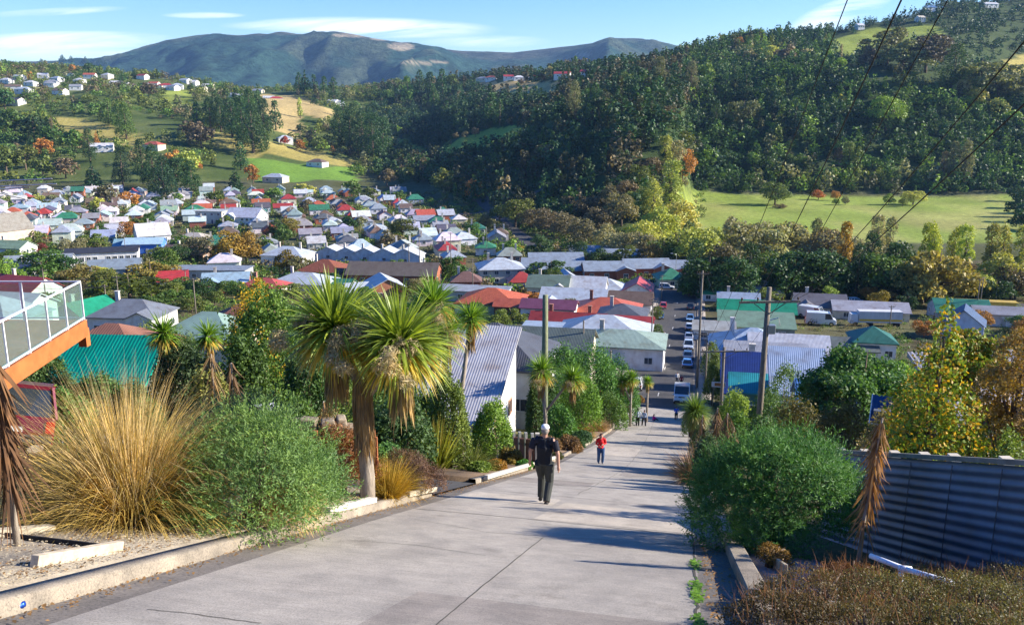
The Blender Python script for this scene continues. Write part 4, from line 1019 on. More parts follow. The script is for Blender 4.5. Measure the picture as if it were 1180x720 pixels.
K(567, 332, 205, 15, 13, CORAL, CREAM, 'hip', 'cream cottage with orange red tiled hipped roof left of tall wooden pole', 2.6, rm=TILEM, chim=0, land='the orange red tiled roof')
K(606, 345, 196, 14, 5, CORAL, BRICK, 'gable', 'low brick outbuilding with orange red roof right of tiled cottage', 1.3, chim=0)
K(545, 330, 226, 19, 8, GRY, PALEG, 'flat', 'long flat roofed grey garage block beyond the orange red tiled cottage', .6, chim=0, win=(4, 1, 1))
K(633, 345, 190, 12, 6, (.20, .07, .12), WWALL, 'gable', 'low house with plum coloured roof just left of the dark maroon roof', 1.4, chim=0)
# ---- brick flats
for i, (px, ry, v, ww_, dd, rz, ax) in enumerate(((700, 301, 278, 16, 9, .05, 'beside the tall white gabled house'), (655, 301, 284, 18, 9, .02, 'behind the sage green house'), (743, 298, 282, 15, 10, .1, 'with two projecting gables facing the corner car park'),
      (722, 287, 312, 18, 10, -.1, 'second row behind the corner brick unit'), (770, 301, 290, 17, 9, -.05, 'at the far end beside the street lamp'), (683, 283, 330, 18, 9, .0, 'rearmost of the brick flats under the dark wood'), (640, 291, 305, 19, 9, .05, 'with white end wall and long ridge'), (622, 297, 290, 12, 9, 0, 'at the left end of the row of flats'))):
    K(px, ry, v, ww_, dd, (.30, .36, .43), BRICK if i not in (6, 7) else WWALL, 'gable', 'grey roofed retirement unit '+ax, 2.3, rz=rz, chim=0, proj=6 if i in (0, 2, 3, 4) else None, group='brick retirement units beyond the cottages', land=('the corner brick unit' if i == 2 else None))
# ---- school and mid distance
K(455, 302, 258, 27, 11, (.17, .14, .11), BRICK, 'gable', 'long brick hall with weathered brown gable roof and pale end window', 3.0, rz=R(-6), win=(8, 2, 1), chim=0, wcol=(.5, .68, .62), land='the long brick hall', wh=1.6)
K(443, 318, 226, 10, 9, (.56, .6, .64), (.45, .18, .10), 'gable', 'small orange brick building with pale iron gable roof before the brick hall', 2.2, rz=R(-70), wm=BRICKM, chim=0, land='the small orange brick building')
K(418, 326, 226, 9, 8, PBL, WWALL, 'gable', 'pale blue roofed annexe joined to the small orange brick building', 1.8, rz=R(20), chim=0)
for i, px in enumerate((382, 403, 424, 446, 470)):
    K(px, 283+i*.6, 322-i*3, 7.4, 11, (.60, .64, .68), (.62, .66, .68), 'gable', ('first', 'second', 'third', 'fourth', 'fifth')[i]+' from the left in the row of identical pale gabled villas', 2.4, rz=R(82), win=(2, 2, 1), chim=1, group='row of matching pale gabled villas', land='the row of matching villas' if i == 2 else None)
K(376, 299, 264, 14, 12, (.30, .10, .06), WWALL, 'hip', 'square white house with red brown tiled hipped roof beside round olive tree', 2.8, rm=TILEM, land='the red brown hipped roof')
K(351, 314, 240, 16, 11, PBL, WWALL, 'hip', 'low pale blue roofed house with wide hipped roof before the red brown roof', 2.2, land='the wide pale blue hipped roof')
K(333, 284, 300, 15, 11, PBL, WWALL, 'hip', 'pale blue hipped cottage with two chimneys before the bare orange tree', 2.4, chim=2)
K(396, 325, 240, 6, 4, GREEN, WWALL, 'gable', 'tiny white shed with green roof beside the wide pale blue hipped roof', 1, chim=0)
K(262, 314, 236, 12, 9, (.34, .48, .58), BRICK, 'gable', 'brick cottage with pale blue gable roof and two blue windows', 2.0, rz=R(12), proj=5, wcol=(.25, .4, .55), land='the brick cottage with blue windows')
K(306, 321, 232, 12, 8, (.50, .10, .08), CREAM, 'hip', 'low cream cottage with patchy red hipped roof near yellow tree', 1.8, chimc=(.4, .2, .15))
K(200, 312, 242, 8, 9, (.48, .05, .05), WWALL, 'gable', 'white cottage with bright red gable roof above the round olive trees', 2., rz=R(20), chim=0, land='the bright red roofed cottage')
K(243, 307, 262, 24, 8, (.26, .29, .33), PALEG, 'flat', 'long low building with flat grey roof above brick cottage', .5, rz=R(-3), win=(7, 1, 1), chim=0, land='the long flat grey roof')
K(120, 285, 300, 23, 8, (.05, .05, .055), WWALL, 'gable', 'long white school block with black roof and line of windows', 1.2, rz=R(18), win=(11, 2, 1), chim=0, ww=1.6, wh=1.6, land='the white school block')
K(134, 300, 272, 15, 9, (.24, .30, .36), PALEG, 'gable', 'school hall with broad slate blue roof beside the white block', 2.4, rz=R(18), win=(2, 1, 1), chim=0, land='the slate blue school roof')
K(47, 296, 284, 20, 9, (.30, .35, .40), WWALL, 'gable', 'white school wing with long grey roof facing round olive trees', 2.2, rz=R(16), win=(8, 2, 1), chim=0)
K(30, 306, 262, 10, 8, DGR, WWALL, 'gable', 'small white house with charcoal roof below the grey school wing', 2, rz=R(-30))
K(2, 246, 345, 20, 14, (.32, .30, .25), (.62, .50, .42), 'gable', 'large brown roofed church hall with striped brick wall, cut by the frame', 6, rz=R(60), win=(3, 5, 2), chim=0, hmin=4, land='the brown roofed church hall')
K(14, 277, 320, 15, 9, (.25, .36, .22), WWALL, 'gable', 'white house with mossy green gable roof and tall chimney', 2.2, land='the mossy green roof')
K(168, 274, 338, 14, 10, (.42, .60, .75), (.10, .26, .75), 'gable', 'bright blue shop front with pale blue roof by the town road', 1.8, rz=R(10), win=(4, 2, 1), chim=0, land='the bright blue shop')
K(148, 277, 340, 9, 9, (.25, .42, .5), (.30, .42, .48), 'gable', 'teal grey hall adjoining the bright blue shop', 2.6, rz=R(10), chim=0)
K(176, 257, 372, 13, 14, WHI, WWALL, 'gable', 'tall white hall with broad white roof behind the blue shop', 4.5, rz=R(30), chim=0, land='the tall white hall')
K(225, 271, 365, 16, 12, (.55, .50, .42), CREAM, 'hip', 'cream hip roofed house at the town crossroads', 2.6, land='the cream crossroads house')
K(247, 246, 455, 15, 10, PALEG, (.7, .66, .56), 'flat', 'two storey cream block with flat parapet roof', 1, storeys=2, win=(4, 3, 2), chim=0, hmin=6.4, land='the flat topped cream block')
K(285, 250, 440, 17, 13, (.58, .6, .68), WWALL, 'gable', 'large white villa with pale lilac roof and gable', 4, storeys=2, hmin=5.2, proj=6, land='the large lilac roofed villa')
K(218, 288, 320, 17, 9, (.22, .15, .11), (.4, .28, .2), 'gable', 'dark brown roofed house behind bare copper trees', 2.6)
# ---- near left
K(102, 345, 168, 9, 9, (.02, .30, .16), (.74, .66, .42), 'gable', 'pale cream gabled cottage with bright green roof beside charcoal roofs', 2.4, rz=R(65), win=(1, 1, 1), land='the cream gabled cottage')
K(156, 345, 160, 13, 9, (.20, .22, .25), WWALL, 'hip', 'house with slate grey roof and stout white chimney', 2.4, rz=R(-5), chimc=(.7, .66, .6), proj=5, land='the slate roof with white chimney')
K(248, 360, 104, 10, 8, (.30, .44, .36), CREAM, 'hip', 'cottage with pale jade green hipped roof behind spiky cabbage trees', 2.2, rz=R(-12), chim=0, land='the pale jade roof')
K(283, 351, 128, 12, 11, (.20, .09, .07), BRICK, 'hip', 'house with dark plum tiled hipped roof beside yellow leaved tree', 3., rz=R(10), rm=TILEM, chim=0, land='the plum tiled roof')
K(140, 374, 62, 7, 6, (.32, .15, .09), CREAM, 'hip', 'house with terracotta hipped roof peeping over the teal shed roof', 1.5, rz=R(-8), chim=0)
K(128, 403, 46, 4.9, 3.4, (.0, .27, .19), (.1, .12, .1), 'skillion', 'shed with bright teal green corrugated roof below the timber deck', 1.9, rz=R(-3), chim=0, win=(2, 1, 1), door=False, hmin=1.6, land='the teal corrugated roof')
K(30, 318, 200, 14, 9, (.36, .06, .05), WWALL, 'gable', 'red roofed house seen through the glass balustrade', 2.6, rz=R(-20))
K(-8, 340, 120, 14, 9, (.45, .52, .58), (.4, .46, .5), 'hip', 'pale blue hipped house seen through glass panels of the deck', 2.6)
K(16, 336, 132, 12, 7, WHI, WWALL, 'gable', 'white roofed shed seen behind the glass panels', 1.8, chim=0)
# ---- centre: white corrugated roof house, charcoal house, green-grey gable
H1 = K(538, 397, 62, 5.6, 9.5, (.50, .50, .53), WWALL, 'skillion', 'white walled house with big pale corrugated roof sloping towards the street top', 4.2, chim=0, win=(1, 2, 1), door=False, ww=1.0, wcol=(.55, .3, .2), hmin=1.8, land='the big pale corrugated roof')
K(571, 373, 74, 9.5, 9, (.10, .105, .12), WWALL, 'hip', 'house with charcoal hipped roof just behind the pale corrugated roof', 2.6, chim=0, land='the charcoal hipped roof')
K(622, 377, 112, 14, 8, (.13, .16, .14), CREAM, 'gable', 'house with dark green grey gable roof behind the tall wooden pole', 2.0, chim=0, proj=None, land='the dark green grey roof')
K(505, 372, 92, 5, 5, (.3, .4, .42), WWALL, 'gable', 'small white gabled shed under the twin cabbage trees', 1.4, chim=0, rz=R(60))
# ---- beside the street, right
K(870, 346, 196, 17, 8, (.02, .30, .16), BRICK, 'gable', 'long brick house under bright green iron roof with row of vents', 2.0, chim=0, win=(5, 1, 1), land='the long bright green roof')
K(870, 364, 176, 15, 7, (.20, .30, .20), (.3, .34, .3), 'skillion', 'olive green shed roof directly below the long bright green roof', 1.6, chim=0, hmin=2)
K(830, 331, 234, 10, 9, (.02, .28, .12), WWALL, 'hip', 'square cottage with small bright green hipped roof beside street', 2.4)
K(850, 343, 215, 10, 8, BLU, WWALL, 'gable', 'pale blue roofed cottage between two green roofs', 2)
K(874, 331, 238, 12, 12, (.48, .48, .5), WWALL, 'hip', 'white house with grey faceted hipped roof and white ridges', 3, land='the grey faceted roof')
K(822, 370, 172, 8, 6, (.42, .43, .4), WWALL, 'gable', 'small white cottage with low grey roof beside parked cars', 1.2, chim=0, win=(2, 1, 1), land='the small white street cottage')
K(866, 378, 142, 14, 13, (.40, .50, .62), (.3, .36, .45), 'hip', 'broad house with streaked pale blue hipped roof and flue', 3., chim=1, chimc=(.6, .6, .6), land='the broad streaked blue roof')
K(905, 385, 136, 12, 9, (.55, .57, .62), WWALL, 'gable', 'white roofed shed joined to the broad streaked blue roof', 2., chim=0)
K(880, 398, 118, 11, 6, (.3, .3, .32), (.35, .17, .12), 'flat', 'low brick garage with flat grey roof in front of streaked roof', .5, chim=0, wm=BRICKM)
K(853, 415, 100, 4.4, 5, (.02, .05, .22), (.62, .66, .72), 'skillion', 'house with steep deep royal blue wall and pale side wall', 3.2, chim=0, land='the deep blue walled house', hmin=2.4)
K(884, 411, 104, 9, 6, (.42, .42, .50), BWALL, 'gable', 'lilac grey roofed house right of the deep blue wall', 2., chim=1)
K(868, 431, 88, 5, 4.5, (.03, .32, .36), (.1, .3, .3), 'gable', 'little turquoise roofed porch building by yellow green bushes', 1.2, chim=0, win=(1, 1, 1))
K(914, 412, 84, 4.9, 5, (.40, .50, .66), (.62, .68, .80), 'skillion', 'tall shed clad in pale blue white corrugated iron', 3.0, chim=0, hmin=3.4, win=(1, 1, 1), land='the pale corrugated shed')
K(943, 344, 212, 12, 10, (.17, .16, .17), WWALL, 'gable', 'white cottage with twin dark grey gables near motorhomes', 2.4, proj=5, land='the twin dark gables')
K(1000, 357, 205, 17, 8, (.40, .40, .44), CREAM, 'gable', 'long low cream house with grey roof near the crossing road', 1.6, chim=0)
K(1002, 376, 150, 7, 7, (.03, .16, .12), WWALL, 'hip', 'small cottage with dark green hipped roof beside white truck', 2., chim=0)
K(958, 388, 150, 14, 7, (.15, .17, .15), PALEG, 'gable', 'low house with dark roof and white trimmed windows behind blue shed', 1.4, chim=0)
K(1104, 347, 206, 12, 10, (.03, .20, .13), BWALL, 'gable', 'house with broad dark green iron roof beside the yellow fascia', 2.4, chim=0, land='the broad dark green roof')
K(1108, 354, 180, 7, 8, (.04, .09, .20), (.68, .74, .84), 'gable', 'small white gabled cottage with navy blue roof', 3., rz=YF+PI/2-.3, chim=0, win=(1, 1, 1), land='the navy roofed cottage')
K(1150, 353, 198, 12, 7, (.3, .3, .32), WWALL, 'gable', 'white garage building with grey roof under the yellow fascia', 1.2, chim=0)
K(1135, 346, 212, 13, 2, (.65, .45, .05), (.6, .45, .1), 'flat', 'canopy with long yellow fascia at the roadside yard', .2, chim=0, win=(0, 0, 0), door=False, cat='canopy', name='roadside_canopy')
K(905, 318, 268, 9, 8, (.02, .12, .09), (.2, .08, .06), 'gable', 'dark green roofed brick building under the tree belt', 2.2, chim=0, wm=BRICKM)
K(955, 440, 62, 5, 4, (.08, .22, .5), (.16, .3, .6), 'gable', 'blue roofed shed half hidden by the dark spreading tree', 1.4, chim=0, win=(1, 1, 1))
H2 = K(1180, 442, 29, 5.4, 6, (.30, .30, .34), (.35, .35, .36), 'skillion', 'shed with broad grey corrugated roof behind the autumn shrubs', 2.6, rz=R(4), chim=0, win=(1, 1, 1), door=False, hmin=1.2, land='the grey ribbed shed roof')

# ---- the rest of the town, in rows along its streets
RC = [(WHI, 7), (PBL, 6), (BLU, 3), (GRY, 5), (DGR, 3), (RED, 2.2), (CORAL, 1.3), (BRN, 3), (GREEN, 1.6), (MINT, 1.2)]
WC = [(WWALL, 8), (CREAM, 4), (BWALL, 1.5), (BRICK, 2.5), (PALEG, 2)]
def pick(t, r): 
    x = r.random()*sum(k for _, k in t)
    for a, k in t:
        x -= k
        if x <= 0: return a
    return t[-1][0]
rh = random.Random(17); nh = 0
def base_z(u, v): return float(zroad(np.array([w2s(u, v)[1]]))[0])
cand = []
ang = R(17); ca_, sa_ = math.cos(ang), math.sin(ang)
for i in range(-40, 40):
    for j in range(0, 34):
        a_, b_ = i*16.5+rh.uniform(-3, 3), 250+j*17+(3 if j % 2 else -3)+rh.uniform(-1.5, 1.5)
        u, v = a_*ca_-(b_-250)*sa_, 250+a_*sa_*.0+(b_-250)*ca_+a_*sa_
        z = Hs(u, v); p = project((u, v, z))
        if v < 235 or v > 655 or p[0] < -25 or p[0] > 800: continue
        if z-base_z(u, v) > 3.0: continue
        if p[0] > 480 and v > 520-(p[0]-480)*.6: continue
        if p[0] > 600 and v > 345: continue
        if p[0] < 190 and v < 345 or p[0] < 330 and v < 285: continue
        if any((u-a)**2+(v-b)**2 < (r+8.5)**2 for a, b, r in TAKEN): continue
        if any(abs((v-q0[1])*(q1[0]-q0[0])-(u-q0[0])*(q1[1]-q0[1]))/np.hypot(*(q1-q0)) < w3/2+7 and min(q0[1], q1[1])-9 < v < max(q0[1], q1[1])+9 and min(q0[0], q1[0])-9 < u < max(q0[0], q1[0])+9 for q0, q1, w3 in CR0): continue
        if rh.random() < .14: continue
        cand.append((u, v, z, p))
for (u, v, z, p) in cand:
    rc, wc = pick(RC, rh), pick(WC, rh); kd = rh.choice(['hip', 'gable', 'hip', 'villa', 'gable']); w_, d_ = rh.uniform(7, 11), rh.uniform(6.2, 8.4)
    two = rh.random() < .08; fr = v < 420
    jit = lambda c: tuple(max(0.01, x*rh.uniform(.88, 1.12)) for x in c)
    desc = ('two storey ' if two else '')+NAMES[rc]+' roofed '+WN_[wc]+(' villa' if kd == 'villa' else ' hipped house' if kd == 'hip' else ' gabled house')
    o = house(None, (u, v, z), ang+rh.choice([0, 0, PI/2, PI])+rh.uniform(-.06, .06)-(.2 if u > -20 else 0), w_, d_, 5.4 if two else rh.uniform(2.8, 3.4), kd, rh.uniform(1.9, 2.8), jit(rc), jit(wc), BRICKM if wc == BRICK else WALLP,
          TILEM if rc in (CORAL, BRN) and rh.random() < .5 else ROOFM, chim=rh.choice([0, 1, 1, 2]) if fr else rh.choice([0, 1]), win=(3, 1, 1) if fr else (2, 1, 1), rng=rh, desc=desc, group='houses of the valley town', detail=fr)
    TAKEN.append((u, v, 6.5)); nh += 1
# houses on the ridges, placed where the photograph shows them
HR = [(8,92),(22,88),(36,95),(50,86),(66,90),(80,84),(88,100),(60,94),(28,103),(16,100),(70,105),(92,92),(58,96),(104,86),(20,116),(124,86),(135,81),(143,79),(150,84),(165,87),(172,84),(178,96),(186,86),(192,82),(205,98),(214,92),(222,94),(232,101),(240,98),(200,100),(268,93),(276,96),(286,104),(298,104),(310,97),(318,96),(290,97),(118,170),(178,168),(328,160),(366,188),(318,206),(556,90),(566,89),(586,88),(598,89),(614,88),(648,86),(676,84),(384,98),(390,95)]
CLEAR = []
for i, (px, py) in enumerate(HR):
    u, v, z = hit(px, py+4, 620)
    if v > 2000: u, v, z = ground(px, 1300)
    CLEAR.append((u/v, v))
    rc = rh.choice([WHI, WHI, PBL, GRY, RED, CORAL, BRN]); wc = rh.choice([WWALL, WWALL, CREAM]); k = 1.15
    house(None, (u, v, z), rh.uniform(-.5, .5), rh.uniform(12, 17)*k, 10*k, 4.5, rh.choice(['hip', 'gable']), 2.6, rc, wc, chim=0, win=(2, 0, 1), desc=NAMES[rc]+' roofed '+WN_[wc]+' hill house', group='houses along the ridge', detail=False, ww=2., wh=1.5, rng=rh)
for px, py, rc, lab, w_ in ((1076, 8, (.2, .35, .6), 'long blue and white house on the skyline of the steep hill', 26), (1030, 13, (.45, .08, .07), 'small red roofed house on the steep hill skyline', 12), (990, 29, WHI, 'tiny white gabled house on the wooded skyline', 9), (1140, 4, WHI, 'pale roofed long house highest on the steep hill', 22), (1060, 20, CREAM, 'cream shed below the skyline road of the steep hill', 9)):
    u, v, z = hit(px, py+5, 650)
    if v > 2000: u, v, z = ground(px, 1300)
    house(lab, (u, v, z+.5), .2, w_, 10, 4, 'gable', 2.6, rc, WWALL, chim=0, win=(3, 0, 1), detail=False, ww=2.4, wh=1.6)
print('houses', nh)

# ------------------------------------------------------------ cars
def sg(px, py): h = hit(px, py, 60); return h
def slope_at(s): return -math.atan2(float(zroad(s+1.5)-zroad(s-1.5)), 3)
def street_car(kind, x, s, color, label, flip=False, group=None, cat='car'):
    z = float(zroad(s)); p = -slope_at(s)
    if flip: return car(kind, s2w(x, s, z), -YAW+PI, color, label, cat, -p, group=group)
    return car(kind, s2w(x, s, z), -YAW, color, label, cat, p, group=group)
cols = [((.06, .07, .09), 'suv', 'black four wheel drive, uppermost in the line of parked cars'), ((.25, .45, .72), 'hatch', 'sky blue hatchback parked directly below the black four wheel drive'), ((.75, .77, .8), 'wagon', 'white wagon parked third in the line along the right kerb'),
        ((.62, .68, .76), 'hatch', 'silver blue hatchback fourth in the line along the right kerb'), ((.55, .62, .72), 'suv', 'silver car fifth in the line along the right kerb'), ((.45, .52, .6), 'hatch', 'steel grey hatchback sixth in the line, just beyond the blue car'), ((.1, .3, .7), 'hatch', 'bright blue hatchback nearest the van in the parked line')]
for i, (c, k, lab) in enumerate(cols): street_car(k, XR(0)-.55, (219, 200, 187, 174, 162, 151.5, 142.5)[i], c, lab, i % 3 != 1, 'cars parked along the right kerb')
street_car('van', -.75, 108, (.74, .77, .8), 'white panel van facing uphill at the foot of the concrete', cat='van')
street_car('suv', -7.15, 117, (.74, .75, .76), 'white estate car parked at the left kerb, tail towards us', True)
street_car('hatch', -7.2, 201, (.08, .17, .33), 'dark blue hatchback parked alone at the left kerb')
street_car('hatch', -7.2, 219, (.5, .03, .04), 'bright red hatchback parked at the left kerb beyond the blue one')
for px, py, c, k, rz, lab in ((768, 333, (.75, .77, .8), 'suv', 1.4, 'white four wheel drive crossing at the street foot'), (797, 332, (.5, .6, .1), 'hatch', 1.5, 'lime green hatchback turning at the street foot'), (753, 328, (.3, .45, .62), 'hatch', 1.5, 'small pale blue car left of the white four wheel drive'), (779, 328, (.12, .15, .2), 'hatch', 1.6, 'dark car just behind the white four wheel drive'),
    (717, 331, (.6, .63, .66), 'wagon', 1.2, 'silver wagon in the car park before the brick flats'), (986, 349, (.7, .75, .82), 'wagon', 1.55, 'white wagon on the road below the tree belt'), (956, 349, (.08, .09, .1), 'hatch', 1.5, 'dark car on the road left of the white wagon'), (262, 330, (.2, .3, .5), 'hatch', 1.3, 'blue car parked near the bright red roofed cottage'), (500, 310, (.5, .05, .06), 'hatch', 1.3, 'red car parked beside the long brick hall'),
    (212, 296, (.6, .62, .65), 'hatch', 1.2, 'silver car standing on the town crossroads')):
    h = sg(px, py); car(k, (h[0], h[1], h[2]+.04), rz, c, lab)
for px, py, k, lab, sc_, rz in ((935, 366, 'van', 'white motorhome with raised cab in the yard', 1.25, .9), (945, 374, 'van', 'long white campervan nearer the ribbed roofs', 1.3, 1.3)):
    h = sg(px, py); o = car(k, (h[0], h[1], h[2]), rz, (.72, .73, .72), lab, 'motorhome', name='motorhome'); o.scale = (sc_,)*3
h = sg(1012, 375); e = empty('truck', 'long white truck with a yellow stripe beside small green roof', 'truck', h, YF+.12)
MB().box((0, 0, 2.2), (9.5, 2.5, 2.6)).build('cargo_box', PLAIN, e, color=(.62, .62, .62)); MB().box((0, -1.27, 1.5), (9.4, .05, .45)).build('stripe', YEL, e); MB().box((-5.7, 0, 1.7), (1.7, 2.3, 2.2), top=.9).build('cab', PLAIN, e, color=(.7, .7, .7))
for x in (-5.4, -2, 2.8, 3.9):
    for s_ in (-1, 1): MB().tube([(x, s_*.9, .5), (x, s_*1.22, .5)], .5, 14).build('wheel', RUBBER, e)

# ------------------------------------------------------------ poles and lamps
def pole_at(label, px, v, ytop, **kw):
    u, v, z = ground(px, v); return power_pole(label, (u, v, z), gray(ytop)*v-z, **kw)
P2 = pole_at('big weathered wooden power pole rising behind the round bush', 870, 45, 331, r=.16, arms=((.75, 3.3),), rz=R(4), lean=(.12, 0), fitting=True)
GREENPOLE = barkmat('mossy_treated_pole', (.22, .24, .14))
P1 = pole_at('thick mossy green wooden pole standing alone above the hedges', 627, 57, 340, r=.22, arms=(), mat=GREENPOLE)
P3 = pole_at('dark power pole with wide crossarm just beyond the big weathered pole', 829, 76, 400, r=.15, arms=((.35, 4.4),), rz=R(2))
P4 = pole_at('tall slim power pole at the right kerb beside the van', 803, 118, 312, r=.15, arms=((.4, 1.6), (5.6, 2.2), (9., 2.6)), rz=-YAW)
P5 = pole_at('second slim pole just right of the tall slim kerb pole', 812, 112, 395, r=.12, arms=((.3, 1.),))
for px, v, yt, lab in ((702, 92, 404, 'thin grey pole rising out of the green hedge'), (671, 110, 369, 'short thick wooden pole before the mint roofed cottage'), (750, 150, 345, 'slim steel pole on the left footpath beside round tree'), (762, 232, 317, 'wooden pole on the left footpath near the street foot'),
    (140, 172, 318, 'white T shaped pole above the cream gabled cottage'), (125, 176, 328, 'shorter white T shaped pole before the cream gabled cottage'), (227, 176, 321, 'grey power pole above the pale jade roof'), (215, 236, 310, 'pole beside the bright red roofed cottage'), (57, 168, 310, 'pole rising behind the corner of the glass balustrade'), (545, 232, 298, 'slim pole before the two storey cream villa'),
    (520, 262, 268, 'tall slim pole beside the long brick hall'), (484, 268, 272, 'slim pole at the right end of matching villas'), (472, 264, 280, 'pole standing behind the brick hall roof'), (672, 285, 303, 'pole among the grey roofed retirement units'), (145, 330, 270, 'pole left of the bright blue shop'), (225, 330, 265, 'pole at the cream crossroads house'), (1124, 205, 321, 'grey pole beside the broad dark green roof'), (1128, 212, 319, 'second grey pole close beside the first at the dark green roof'), (1025, 190, 352, 'short pole in front of the white truck'), (835, 285, 305, 'left of two lamp topped poles under the tree belt'), (846, 285, 306, 'right of two lamp topped poles under the tree belt'), (893, 150, 385, 'thin flue like pole beside the streaked blue roof')):
    pole_at(lab, px, v, yt, r=.12, arms=() if px in (702, 671, 893) else ((.25, 1.5),), rz=R(random.uniform(-20, 20)))
for px, v, yt, sd_, lab in ((778, 262, 292, -1, 'curved street lamp at the foot of the street before the flats'), (863, 262, 306, 1, 'curved street lamp beyond the grey faceted roof'), (982, 262, 306, -1, 'tall street lamp on the road below the tree belt'), (561, 330, 261, -1, 'street lamp behind the two storey cream villa')):
    u, v, z = ground(px, v); street_lamp(lab, (u, v, z), gray(yt)*v-z, sd_)
# wires from the crossarm up the hill, over the viewer
def wire(label, a, b, sag=.6, r=.012, n=26, mat=None, fade=None):
    a, b = Vector(a), Vector(b); pts = [a.lerp(b, i/n)-Vector((0, 0, sag*4*(i/n)*(1-i/n))) for i in range(n+1)]
    m = MB().tube(pts, r, 5, False); return tag(m.build('power_line', flat('cable_sheath', (.025, .025, .025), .6), None, True), label, 'power line', 'power lines strung over the street')
bpy.context.view_layer.update()
arm = lambda P, x, dz: P.matrix_world @ Vector((x, -.2, dz))
hp = gray(331)*45-Hs(*ground(870, 45)[:2])
def through(a, px, py, v1, v2):     # a straight run from a through the direction (px,py) met at distance v1, on to v2
    b = Vector(at(px, py, v1)); a = Vector(a); k = (v2-a.y)/(b.y-a.y); return a.lerp(b, k)
for i, (x, px, py, v1, lab) in enumerate(((1.35, 1174, 0, 11, 'thick black power line, outermost on the side of the shed'), (-.7, 1016, 0, 12, 'black power line over the middle of the steep hill'), (1.6, 1180, 60, 10, 'black power line lowest beside the skyline corner'))):
    a = arm(P2, x, hp-.58); wire(lab, a, through(a, px, py, v1, -9), .7, .0115)
h3 = gray(400)*76-Hs(*ground(829, 76)[:2])
for i, (x, px, py, v1, lab) in enumerate(((1.9, 1062, 0, 16, 'thin greenish power line crossing the tree belt'), (-1.9, 957, 0, 18, 'thinnest power line, nearest the clouds'))):
    a = arm(P3, x, h3-.2); wire(lab, a, through(a, px, py, v1, -9), 1.2, .0105)
for (pa, xa, ha), (pb, xb, hb), lab in (((P2, -1.4, hp-.58), (P3, -.8, h3-.2), 'short power line between the two dark poles'), ((P3, -1.6, h3-.2), (P4, -.5, gray(312)*118-Hs(*ground(803, 118)[:2])-.3), 'power line from the dark pole to the slim kerb pole'), ((P3, 1.6, h3-.2), (P4, .5, gray(312)*118-Hs(*ground(803, 118)[:2])-.3), 'second line from the dark pole to the slim kerb pole')):
    wire(lab, arm(pa, xa, ha), arm(pb, xb, hb), .5, .016, 14)
for (x0, v0, y0), (x1, v1, y1), lab in (((60, 168, 318), (227, 176, 322), 'grey power line over the round olive trees'), ((140, 172, 320), (215, 236, 311), 'pale power line above the bright red roofed cottage'), ((125, 176, 330), (-60, 150, 322), 'pale power line leaving the shorter T shaped pole')):
    wire(lab, at(x0, y0, v0), at(x1, y1, v1), 1., .03, 14)
SPOTS = [('the golden paddock', 110, 150), ('the tan hill paddock', 345, 125), ('the bright green paddock', 345, 200), ('the flat green field', 980, 240), ('the skyline meadow', 1020, 48), ('the steep hill skyline', 860, 45),
 ('the hilltop suburb', 150, 90), ('the gully mouth', 450, 200), ('the shaded spur', 560, 200), ('the little spur meadow', 560, 160), ('the high tan meadow', 610, 98), ('the rocky terrace', 960, 90), ('the willow clump', 760, 230), ('the frame edge suburb', 10, 240)]
DK, OL, GG, BR, YW, ORG, LG, GY, PN, BG = (.046, .10, .034), (.14, .18, .042), (.095, .175, .038), (.175, .145, .085), (.40, .42, .10), (.42, .20, .05), (.19, .30, .05), (.19, .20, .10), (.032, .074, .035), (.30, .28, .15)
TNAME = {DK: 'dark green', OL: 'olive', GG: 'mid green', BR: 'bare brown', YW: 'yellow', ORG: 'orange', LG: 'fresh green', GY: 'grey green', PN: 'dark', BG: 'tan'}
KN = {'round': 'rounded tree', 'spread': 'spreading tree', 'conifer': 'pointed conifer', 'macro': 'billowing cypress', 'poplar': 'columnar poplar'}
def T(kind, seed, q): 
    Hb, Rb = {'round': (10, 4.4), 'spread': (9, 5.2), 'conifer': (14, 3.6), 'macro': (16, 5.6), 'poplar': (16, 2.8)}[kind]
    n, lf, mt, nl = {'f': (750, 1.0, LEAFFAR, 6), 'm': (2600, .52, LEAF, 10), 'n': (9000, .27, LEAF, 14)}[q]
    if kind in ('macro', 'conifer'): n = int(n*1.35)
    return tree_meshes(kind, seed+{'f': 0, 'm': 20, 'n': 40}[q], Hb, Rb, n, lf, mt, nl=nl), Hb
rt = random.Random(23)
def jc(c, k=.18): g = rt.uniform(1-k, 1+k); return tuple(max(.005, x*g*rt.uniform(.92, 1.08)) for x in c)
def tree(kind, loc, h, col, q='f', label=None, desc=None, wide=1., group=None, name=None, seed=None):
    me, Hb = T(kind, rt.randrange(4) if seed is None else seed, q)
    nm = name or ('bare_tree' if col in (BR, BG) and kind != 'poplar' else 'golden_tree' if col in (YW, ORG) and kind != 'poplar' else None) or {'conifer': 'conifer_tree', 'macro': 'cypress_tree', 'poplar': 'poplar_tree'}.get(kind, 'broadleaf_tree')
    return put_tree(nm, me, loc, h, Hb, jc(col), label, 'tree', group, rt.uniform(0, 6.28), wide, desc)
def auto_tree(kind, loc, h, col, q='f', wide=1., group=None): return tree(kind, loc, h, col, q, None, (TNAME[col]+' '+KN[kind]), wide, group)
